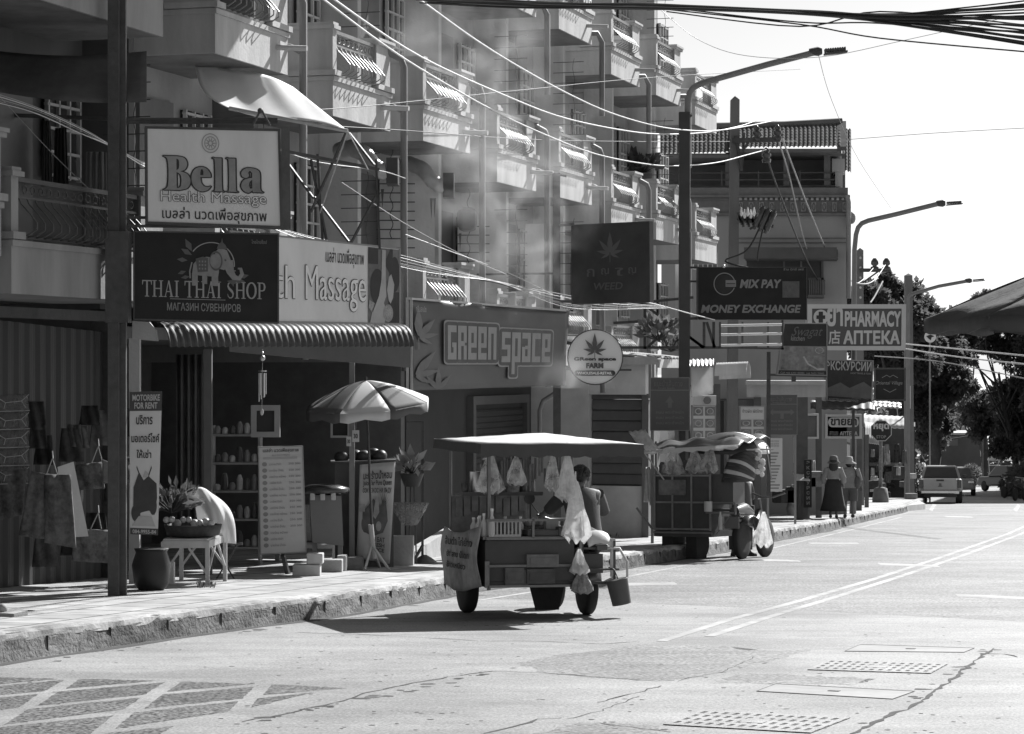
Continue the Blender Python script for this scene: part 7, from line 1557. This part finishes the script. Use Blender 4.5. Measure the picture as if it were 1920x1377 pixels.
for i in range(9):
    c = P(312+i*10.5, 978+random.uniform(-5, 4), 27.2+random.uniform(-.1, .15)); b = MB(); b.ball(c, random.uniform(.03, .05), 10, 7); tag(b.build('fruit', M('fruit_pale', .4, .35, .4, 9, spec=.5)), 'small pale fruit lying in the woven tray', 'fruit', 'fruit in the woven tray')
def leafy(c, n, sz, spread, label, mat, pot=None, cat='plant', grp=None, name='leafy_plant'):
    r = root(name, c, label, cat, grp); b = MB(); st_ = MB()
    for k in range(n):
        a = random.uniform(0, 6.28); e = random.uniform(.2, 1.2); d = Vector((math.cos(a)*math.cos(e), math.sin(a)*math.cos(e), math.sin(e))); p = c+d*spread*random.uniform(.5, 1)
        st_.tube([c, p], .006, 4); leafquad(b, p, d+rvec()*.5, rvec(), sz*random.uniform(.7, 1.3), sz*.3)
    st_.build('stem', BARK, r); b.build('foliage', mat, r)
    if pot: b = MB(); b.lathe(pot, c-Vector((0, 0, pot[-1][1])), 14); b.build('pot', M('pot_dark', .06, .6, .3), r)
    return r
leafy(P(322, 962, 27.5), 90, .12, .36, 'dark leafy plant behind the fruit tray', FROND2)
b = MB(); leafquad(b, P(342, 945, 27.2), Vector((1, 0, .25)), Vector((0, .3, 1)), .2, .07); leafquad(b, P(350, 930, 27.3), Vector((.9, 0, -.2)), Vector((0, .5, 1)), .2, .07); tag(b.build('bright_leaf', M('leaf_pale', .6, .5, .1), solid=.006), 'bright broad leaf catching the sun by the cloth', 'leaf')
b = MB()
def sack(u, v):
    x = (362+34*u)*v+(376+66*u)*(1-v); y = (916+6*math.sin(u*3.1)*-1+10*u)*v+(1012+8*u)*(1-v)
    bul = math.sin(v*3.14); return P(x+bul*(14*u), y-bul*12*u, 27.9-.25*math.sin(u*3.1)*bul+.03*math.sin(u*26)*(1-v))
b.grid(sack, 26, 18); tag(b.build('draped_cloth', CLOTH, solid=.012), 'white cloth draped over a stand behind the trestle table', 'cloth')
b = MB(); b.bar(P(398, 1020, 28.6), P(455, 1020, 28.6), .03); b.bar(P(400, 1022, 28.6), GX(440, 28.6, .22), .018); b.bar(P(446, 1022, 28.6), GX(405, 28.6, .22), .018); tag(b.build('folding_stand', IRON), 'thin dark folding stand holding the draped cloth', 'stand')
c = GX(284, 26.1, .22); b = MB(); b.lathe([(.13, 0), (.19, .08), (.215, .28), (.17, .42), (.19, .46), (.16, .46)], c, 18); tag(b.build('large_jar', M('jar_black', .022, .5, .3)), 'large dark jar standing below the rental banner', 'jar')
b = MB(); b.box(GX(318, 27.4, .22)+Vector((0, 0, .13)), (.11, .1, .26)); tag(b.build('paper_sack', PAPER), 'pale paper sack on the pavement under the table', 'sack')
# massage price board
q = QP((484, 838), (568, 836), (488, 1040), (575, 1036), 29.4, 29.6)
r = panel('price_board', 'tall pale massage price board with rows of small round pictures', 'board', q, .03, M('price_face', .4, .6, .06, 20), frame=GREY, fw=.012, fd=.006)
letters(r, q, 'เบลล่า นวดเพื่อสุขภาพ', .1, .935, .9, .985, INK, .012); letters(r, q, 'BELLA HEALTH MASSAGE', .3, .91, .7, .925, INKG, .0); qshape(r, q, [rect(.1, .88, .86, .9)], M('print_light_grey', .3), .005, 'rule')
for i in range(14):
    v = .835-i*.058; qshape(r, q, [circ(.13, v, .055, .02, 12)], INKG, .006, 'picture'); letters(r, q, 'นวดไทย '+('ตัวเท้า', 'น้ำมัน', 'หน้าคอ')[i % 3], .23, v-.012, .5+.05*(i % 3), v+.012, M('print_grey2', .16), .0)
    if i < 11: letters(r, q, '250 300', .66, v-.008, .92, v+.01, M('print_grey2', .16), .0)
b = MB(); b.bar(P(530, 1040, 29.7), GX(540, 29.9, .22), .05); b.build('stand', IRON, r)
# wind chime, frames
r = root('wind_chime', P(491, 780, 28.5), 'thin metal wind chime hanging from the shop awning', 'wind chime'); b = MB(); b.tube([P(492, 655, 28.5), P(492, 672, 28.5)], .006, 5); b.ball(P(492, 672, 28.5), .035, 10, 8); b.ball(P(492, 662, 28.5), .018, 8, 6); b.lathe([(.05, 0), (.05, .012)], P(492, 697, 28.5), 12); b.tube([P(492, 680, 28.5), P(491, 768, 28.5)], .003, 4); b.build('top', STEEL, r)
for k in range(6): a = k*1.047; c = P(492, 700, 28.5)+Vector((.042*math.cos(a), .042*math.sin(a), 0)); b = MB(); b.tube([c, c-Vector((0, 0, .25+.03*k % .11))], .0075, 6); b.build('chime_tube', STEEL, r)
b = MB(); b.ball(P(491, 773, 28.5), (.022, .012, .04), 10, 8); b.build('clapper', PLASTER, r)
def frame_thing(name, label, x0, x1, y0, y1, Y, wd, mat):
    q = QR(x0, x1, y0, y1, Y); return panel(name, label, 'frame', q, .03, M('frame_void', .04), frame=mat, fw=wd, fd=.03)
frame_thing('picture_frame', 'pale square picture frame inside the massage shop', 471, 525, 760, 820, 30.8, .07, M('frame_pale', .3, .7)); frame_thing('mirror_frame', 'small pale framed mirror under the beach umbrella', 620, 656, 780, 821, 33, .03, PLASTERW)
# cabinet and counter
r = root('serving_cabinet', GX(612, 31.2, .22), 'grey serving cabinet with small pots along its front edge', 'cabinet'); z0 = zg(31.2)+.22
b = MB(); b.hexa([P(586, 1018, 31), P(644, 1024, 31.1), P(640, 1020, 31.6), P(584, 1014, 31.5), P(580, 928, 31), P(640, 930, 31.1), P(638, 924, 31.6), P(579, 922, 31.5)]); b.build('cabinet', M('cabinet_grey', .17, .5, .15, 4), r)
for px in (590, 638): b = MB(); b.bar(P(px, 1018, 31.2), GX(px, 31.2, .22), .06); b.build('leg', GREY, r)
b = MB(); b.lathe([(.3, 0), (.33, .02), (.33, .06), (.2, .1)], P(608, 924, 31.2), 18); b.build('lid', M('lid_dark', .06, .25, .2, spec=.6), r)
for px in (586, 605, 625): b = MB(); b.box(P(px, 931, 30.95), (.06, .05, .1)); tag(b.build('sauce_pot', CREAM, bevel=.01), 'small pale sauce pot hooked on the grey cabinet edge', 'pot', 'sauce pots on the grey cabinet')
r = root('juice_counter', GX(690, 32.2, .22), 'dark juice counter behind the pineapple banner', 'counter'); b = MB(); b.hexa([GX(628, 32, .22), GX(738, 32, .22), GX(735, 33, .22), GX(628, 33, .22), P(628, 868, 32), P(738, 864, 32), P(735, 862, 33), P(628, 866, 33)]); b.build('box', DARK, r); b = MB(); b.hexa([P(620, 869, 31.9), P(742, 865, 31.9), P(742, 862, 33), P(620, 866, 33), P(620, 866, 31.9), P(742, 862, 31.9), P(742, 859, 33), P(620, 863, 33)]); b.build('top', MIDDK, r)
q = QP((675, 872), (741, 866), (668, 1046), (731, 1058), 31.8, 31.9)
r = root('juice_banner', q.at(.5, 0), 'hanging cloth juice banner with dark lettering and a pineapple picture', 'banner'); b = MB(); b.grid(lambda u, v: q.at(u, v, .015*math.sin(u*5+v*4)+.02*(1-v)*math.sin(u*9)), 14, 16); b.build('cloth', M('juice_cloth', .5, .85, .15, 5, trans=.2), r, solid=.006)
for s_, v0, v1 in (('มะพร้าวน้ำหอม', .84, .93), ('Juice Bar Pure Queen', .76, .83), ('СОК КОКОС НА ЛЬДУ', .69, .75), ('30 БАТ', .2, .25), ('FRESH', .15, .19), ('JUICE', .09, .14)): letters(r, q, s_, .1 if v0 > .5 else .42, v0, .92 if v0 > .5 else .8, v1, M('juice_ink', .09), .03, .028)
qshape(r, q, [[(.14, .3), (.12, .5), (.3, .58), (.42, .64), (.6, .56), (.78, .62), (.86, .42), (.74, .3), (.5, .26), (.3, .27)], circ(.22, .37, .12, .09)]+[[(.7, .55), (.7+.2*math.cos(a), .6+.12*math.sin(a)), (.74, .56)] for a in [x*.35 for x in range(7)]], M('juice_print', .1, .7, .6, 12), .03, 'photo'); qshape(r, q, [[(.42, .46), (.5, .43), (.6, .5), (.56, .66), (.48, .64)], circ(.6, .36, .08, .05), rect(.02, .5, .18, .58)], M('juice_print_pale', .3, .7, .4, 12), .034, 'photo')
for i, (px, py) in enumerate(((640, 858), (666, 855), (682, 856), (700, 852), (712, 855))): b = MB(); b.ball(P(px, py, 32.2+.1*(i % 2)), (.1, .1, .085), 14, 9); tag(b.build('coconut', M('coconut', .06, .45, .4, 8, spec=.4)), 'dark coconut lying on the juice counter', 'coconut', 'coconuts on the juice counter')
b = MB()
for px, py, w_ in ((654, 825, 9), (668, 815, 13), (677, 822, 6)): pass
for (px, py, w_, h_), lb in (((654, 828, 9, 18), 'smaller paper price tag hanging under the umbrella'), ((667, 818, 13, 22), 'larger paper price tag hanging under the umbrella')):
    q = QR(px-w_/2, px+w_/2, py-h_/2, py+h_/2, 31.7); r = panel('price_tag', lb, 'tag', q, .004, PAPER, group='price tags'); letters(r, q, '30', .2, .3, .8, .7, INK, .02); b = MB(); b.tube([q.at(.5, 1), P(px+2, 775, 31.7)], .004, 4); b.build('string', GREY, r)
# beach umbrella with tripod
r = root('beach_umbrella', GX(706, 31.3, .22), 'open beach umbrella with dark and white panels on a pale tripod', 'umbrella')
ap = P(686, 714, 31.3); tip = Matrix.Rotation(R(-4), 3, 'Y') @ Matrix.Rotation(R(7), 3, 'X')
for k in range(8):
    a0 = R(-22+45*k); white = k in (0, 6); mt = M('umbrella_white', .72, .7, .06, 4, trans=.3) if white else M('umbrella_grey', .15, .7, .2, 4, trans=.25)
    def um(u, v, a0=a0):
        a = a0+R(45)*u; chord = 1-.055*math.sin(math.pi*u)*v; rr = .84*v*chord; return ap+tip @ Vector((rr*math.cos(a), rr*math.sin(a), -.31*v**1.45))
    b = MB(); b.grid(um, 6, 8)
    def va(u, v, a0=a0): p = um(u, 1); return p+Vector((0, 0, -.11*(1-v)-.02*math.sin(u*9.4)*(1-v)))
    b.grid(va, 6, 2); b.build('white_panel' if white else 'dark_panel', mt, r, solid=.004)
b = MB(); b.tube([ap+Vector((0, 0, .05)), ap, P(697, 985, 31.3)], .016, 8); b.build('pole', IRON, r); b = MB(); b.tube([P(695, 984, 31.3), P(701, 1048, 31.3)], .035, 10)
for x, Y in ((730, 31.0), (684, 31.0), (712, 31.8)): b.tube([P(697, 1022, 31.3), GX(x, Y, .23)], .017, 8)
b.build('tripod', PLASTER, r)
# concrete blocks
for x, py, w_, h_, tn, lb in ((574, 1081, .34, .14, PLASTER, 'widest pale concrete block by the pavement edge of the shop'), (583, 1056, .2, .13, PLASTER, 'pale block stacked on the widest one'), (619, 1074, .3, .16, CONC, 'grey block to the right of the pale pair'), (640, 1072, .12, .2, CONC, 'upright grey block between the other grey ones'), (664, 1070, .22, .17, CONCD, 'dark block nearest the umbrella tripod')):
    c = G(x, py, .22) if py > 1060 else G(574, 1081, .22)+Vector((.1, .03, .145)); b = MB(); b.box(c+Vector((0, .12, h_/2)), (w_, .22, h_)); tag(b.build('concrete_block', tn, bevel=.012), lb, 'block', 'concrete blocks by the shop')
# stands with plants, basin, box, ramp
r = root('plant_stand', GX(793, 33.2, .22), 'thin dark pole stand with a square top arm', 'stand'); b = MB(); b.bar(GX(792, 33.2, .22), P(793, 790, 33.2), .035); b.bar(P(760, 791, 33.2), P(795, 791, 33.2), .02); b.bar(P(762, 791, 33.2), P(762, 806, 33.2), .015); b.build('pole', IRON, r); b = MB(); b.bar(GX(772, 33, .22), P(793, 1022, 33.2), .03); b.lathe([(.2, 0), (.1, .08), (.03, .12)], GX(796, 33.2, .22), 10); b.build('foot', IRON, r)
leafy(P(772, 888, 33), 34, .2, .2, 'pale leaved orchid in a bowl on a thin stand', M('leaf_grey', .3, .4, .4, 4, trans=.3), [(.1, 0), (.15, .12), (.17, .18)]); b = MB(); b.bar(P(770, 910, 33), GX(766, 33, .22), .02); b.bar(P(776, 910, 33), GX(781, 33, .22), .02); tag(b.build('orchid_stand', IRON), 'two thin legs under the orchid bowl', 'stand')
b = MB(); c = P(768, 985, 32.6); b.lathe([(.1, 0), (.22, .2), (.27, .3), (.26, .3), (.2, .2)], c, 16); tag(b.build('glass_basin', glassy('basin_glass', .3, .5, .1)), 'dim glass basin resting on the pale box', 'basin')
b = MB(); b.box(GX(755, 32.6, .22)+Vector((0, 0, .2)), (.3, .3, .4)); tag(b.build('box', CONC, bevel=.01), 'grey box under the glass basin', 'box')
b = MB(); b.prism([GX(775, 33.6, .22), GX(850, 36.5, .22), GX(850, 36.5, .62), GX(775, 33.6, .36)], (-.14, .04, 0)); tag(b.build('ramp_wall', CONC), 'low sloping concrete ramp wall left of the bottle cart', 'wall')
# plants near the lean-to, balcony and truss
leafy(G(1205, 985, .22)+Vector((0, 0, .35)), 140, .2, .5, 'dark bushy plant in a jar at the foot of the lapped shutter', FROND, [(.2, 0), (.28, .2), (.24, .36)])
leafy(P(1235, 640, 44.6), 120, .22, .42, 'sunlit broad leaved plant growing on the truss bracket', M('leaf_bright', .2, .35, .5, 3, spec=.5, trans=.3)); leafy(P(1258, 660, 45.4), 60, .18, .3, 'smaller dark plant beside the broad leaved one on the truss', FROND)
for px, py, n in ((1172, 322, 80), (1205, 325, 90)): leafy(P(px, py, 51.5), n, .22, .42, ['left', 'right'][px > 1180]+' one of two dark potted plants on the lower balcony near the building end', FROND, [(.14, 0), (.2, .2), (.2, .3)], grp='balcony plants')
b = MB()
for i in range(420): c = G(random.uniform(1125, 1200), random.uniform(998, 1008), .22); leafquad(b, c, Vector((random.uniform(-.4, .4), random.uniform(-.3, .3), 1)), rvec(), random.uniform(.05, .14), .012)
for i in range(120): c = G(random.uniform(370, 402), random.uniform(1098, 1104), .22); leafquad(b, c, Vector((random.uniform(-.5, .5), random.uniform(-.3, .3), 1)), rvec(), random.uniform(.03, .09), .01)
tag(b.build('weeds', FROND2), 'tufts of weeds along the foot of the shop walls', 'weeds', kind='stuff')
for i, x in enumerate((1216, 1224, 1231)):
    b = MB(); b.grid(lambda u, v: P(x-6+11*u+3*(1-v)*(i-1), 876+ (66+6*i)*(1-v), 43.6+.04*math.sin(u*9+v*5)), 8, 8); tag(b.build('hanging_rag', M('rag_%d' % i, (.4, .25, .33)[i], .9, .4, 10, trans=.2), solid=.008), ['left', 'middle', 'right'][i]+' pale rag of three hanging on the post left of the second cart', 'rag', 'rags on the post')
# air conditioner boxes behind the leaf banner
for x0, x1, y0, y1, Y, lb in ((918, 968, 548, 590, 39, 'grey air conditioner box behind the top edge of the leaf banner'), (975, 1038, 553, 600, 41, 'pale air conditioner box nearest the tall post'), (1115, 1158, 570, 612, 45, 'air conditioner box above the round white sign')):
    r = root('air_conditioner', P((x0+x1)/2, y1, Y), lb, 'air conditioner', 'air conditioner boxes'); b = MB(); b.hexa(hx(x0, x1, y0, y1, Y, Y+.35)); b.build('case', PLASTERW, r, bevel=.02); b = MB(); b.hexa(hx(x0+3, x0+17, y0+3, y1-3, Y-.02, Y+.01)); b.build('grille', DARK, r)
# the market umbrella coming in at the right
r = root('market_umbrella', Vector((3.5, 13, zg(13))), 'dark worn canvas canopy of a big umbrella reaching in from the right edge', 'umbrella')
uc = Vector((3.5, 13, 2.36)); CAN = M('canvas_dark', .065, .75, .45, 4, .3, trans=.12)
for k in range(8):
    a0 = R(168+45*k)
    def mu(u, v, a0=a0):
        a = a0+R(45)*u; rr = 1.25*v*(1-.07*math.sin(math.pi*u)*v); return uc+Vector((rr*math.cos(a), rr*math.sin(a), -.5*v**1.1+.012*math.sin(u*9+v*7)*v))
    b = MB(); b.grid(mu, 10, 8); b.grid(lambda u, v, a0=a0: mu(u, 1, a0)+Vector((0, 0, -.07*(1-v)-.02*math.sin(u*11)*(1-v))), 10, 2); b.build('canvas_panel', CAN, r, solid=.005)
    b = MB(); b.tube([uc-Vector((0, 0, .04)), mu(0, 1)-Vector((0, 0, .015))], .009, 5); b.build('rib', IRON, r)
b = MB(); b.tube([(3.5, 13, zg(13)), uc], .02, 8); b.build('pole', IRON, r)
# stock inside the massage shop
r = root('shop_shelf', GX(440, 32.5, .22), 'dim wooden shelf of small goods inside the massage shop', 'shelf'); b = MB(); a_, z_ = GX(405, 32.5, .22), zg(32.5)+.22
for i in range(5): b.box((a_.x+.28, 32.5, z_+.25+i*.38), (.62, .3, .03))
for x in (-.04, .6): b.box((a_.x+x, 32.5, z_+.95), (.03, .3, 1.9))
b.build('frame', WOOD, r)
random.seed(77)
for i in range(5):
    for k in range(6):
        h_ = random.uniform(.08, .24); b = MB(); b.lathe([(.03, 0), (.042, .01), (.042, h_*.7), (.02, h_)], (a_.x+.03+k*.1, 32.42, z_+.266+i*.38), 8); tag(b.build('shelf_jar', M('jar_%d' % ((i+k) % 3), (.1, .25, .5)[(i+k) % 3], .3, .4, 12)), 'small jar or bottle on the dim shelf inside the massage shop', 'jar', 'jars on the dim shelf')
b = MB(); b.grid(lambda u, v: P(330+50*u, 665+330*(1-v), 32+.06*math.sin(u*24)), 30, 4); tag(b.build('door_curtain', M('curtain_dim', .13, .9, .3, 6), solid=.01), 'dim pleated curtain in the doorway of the massage shop', 'curtain')
b = MB(); b.box(GX(575, 33.5, .22)+Vector((0, 0, .24)), (.9, .35, .06)); b.box(GX(575, 33.6, .22)+Vector((0, .1, .55)), (.9, .05, .5))
for x in (-.4, .4): b.box(GX(575, 33.5, .22)+Vector((x, 0, .11)), (.06, .3, .22))
tag(b.build('bench', WOOD), 'dim wooden bench inside the massage shop', 'bench')
# clutter in the dark far shops
random.seed(31)
for i in range(26):
    px = random.uniform(1500, 1545) if i < 8 else random.uniform(1600, 1698); Y = 61 if i < 8 else random.uniform(92, 100); y = random.uniform(830, 905); w_ = random.uniform(5, 12); h_ = random.uniform(12, 30)
    b = MB(); b.grid(lambda u, v: P(px+w_*(u-.5)*(1+.3*(1-v)), y+h_*(1-v), Y+.05*math.sin(u*9)), 6, 4); tag(b.build('hanging_garment', M('garment_%d' % (i % 4), (.05, .12, .25, .4)[i % 4], .9, .5, 8), solid=.02), 'small garment hanging in the dark far shop fronts', 'garment', 'garments in the far shop fronts')
for i in range(22):
    px = random.uniform(1445, 1530) if i < 8 else random.uniform(1618, 1712); Y = 60.5 if i < 8 else random.uniform(93, 101); b = MB(); c = GX(px, Y, .22); hh = random.uniform(.15, .5); b.box(c+Vector((0, 0, hh/2+random.choice([0, .4, .8]))), (random.uniform(.15, .5), .3, hh)); tag(b.build('goods_box', M('garment_%d' % (i % 4), .1), bevel=.02), 'small box of goods stacked in the dark far shop fronts', 'box', 'boxes in the far shop fronts')
# ================================================================ smoke drifting up in front of the apartments
m = bpy.data.materials.new('smoke'); m.use_nodes = True; t = m.node_tree; N = t.nodes; L = t.links; N.remove(N['Principled BSDF'])
tc = N.new('ShaderNodeTexCoord'); sx = N.new('ShaderNodeSeparateXYZ'); L.new(tc.outputs['Object'], sx.inputs[0])
def mth(op, a, c=None, cl=False):
    n = N.new('ShaderNodeMath'); n.operation = op; n.use_clamp = cl
    for i, v in enumerate((a, c)):
        if v is None: continue
        if isinstance(v, (int, float)): n.inputs[i].default_value = v
        else: L.new(v, n.inputs[i])
    return n.outputs[0]
def mrange(v, a, b_, c, d):
    n = N.new('ShaderNodeMapRange'); n.interpolation_type = 'SMOOTHSTEP'; L.new(v, n.inputs[0])
    for i, x in enumerate((a, b_, c, d)): n.inputs[i+1].default_value = x
    return n.outputs[0]
z = sx.outputs[2]; dist = N.new('ShaderNodeTexNoise'); dist.inputs['Scale'].default_value = .9; dist.inputs['Detail'].default_value = 2; L.new(tc.outputs['Object'], dist.inputs[0])
xc = mth('ADD', mrange(z, 0, 5.6, .55, -.55), mth('MULTIPLY', mth('SUBTRACT', dist.outputs[0], .5), 2.2))
rad = mrange(z, 0, 4.0, .55, 1.9)
dx = mth('DIVIDE', mth('SUBTRACT', sx.outputs[0], xc), rad); dy = mth('DIVIDE', sx.outputs[1], 1.0)
d2 = mth('ADD', mth('MULTIPLY', dx, dx), mth('MULTIPLY', dy, dy)); fall = mrange(d2, 0, 1, 1, 0)
ns = N.new('ShaderNodeTexNoise'); ns.inputs['Scale'].default_value = 1.7; ns.inputs['Detail'].default_value = 5; ns.inputs['Distortion'].default_value = .8; L.new(tc.outputs['Object'], ns.inputs[0])
den = mth('MULTIPLY', mth('MULTIPLY', fall, mrange(ns.outputs[0], .4, .74, 0, 1.25)), mrange(z, 4.6, 6.2, .3, 0))
vol = N.new('ShaderNodeVolumePrincipled'); vol.inputs['Color'].default_value = (.92, .92, .92, 1); L.new(den, vol.inputs['Density']); vol.inputs['Anisotropy'].default_value = .45; L.new(vol.outputs[0], N['Material Output'].inputs['Volume'])
b = MB(); c = Vector((-.05, 35.4, 1.3)); b.box(c+Vector((0, 0, 3.1)), (5.4, 2.2, 6.2)); o = b.build('smoke', m)
tag(o, 'pale smoke drifting up between the leaf banner and the balconies', 'smoke', kind='stuff')
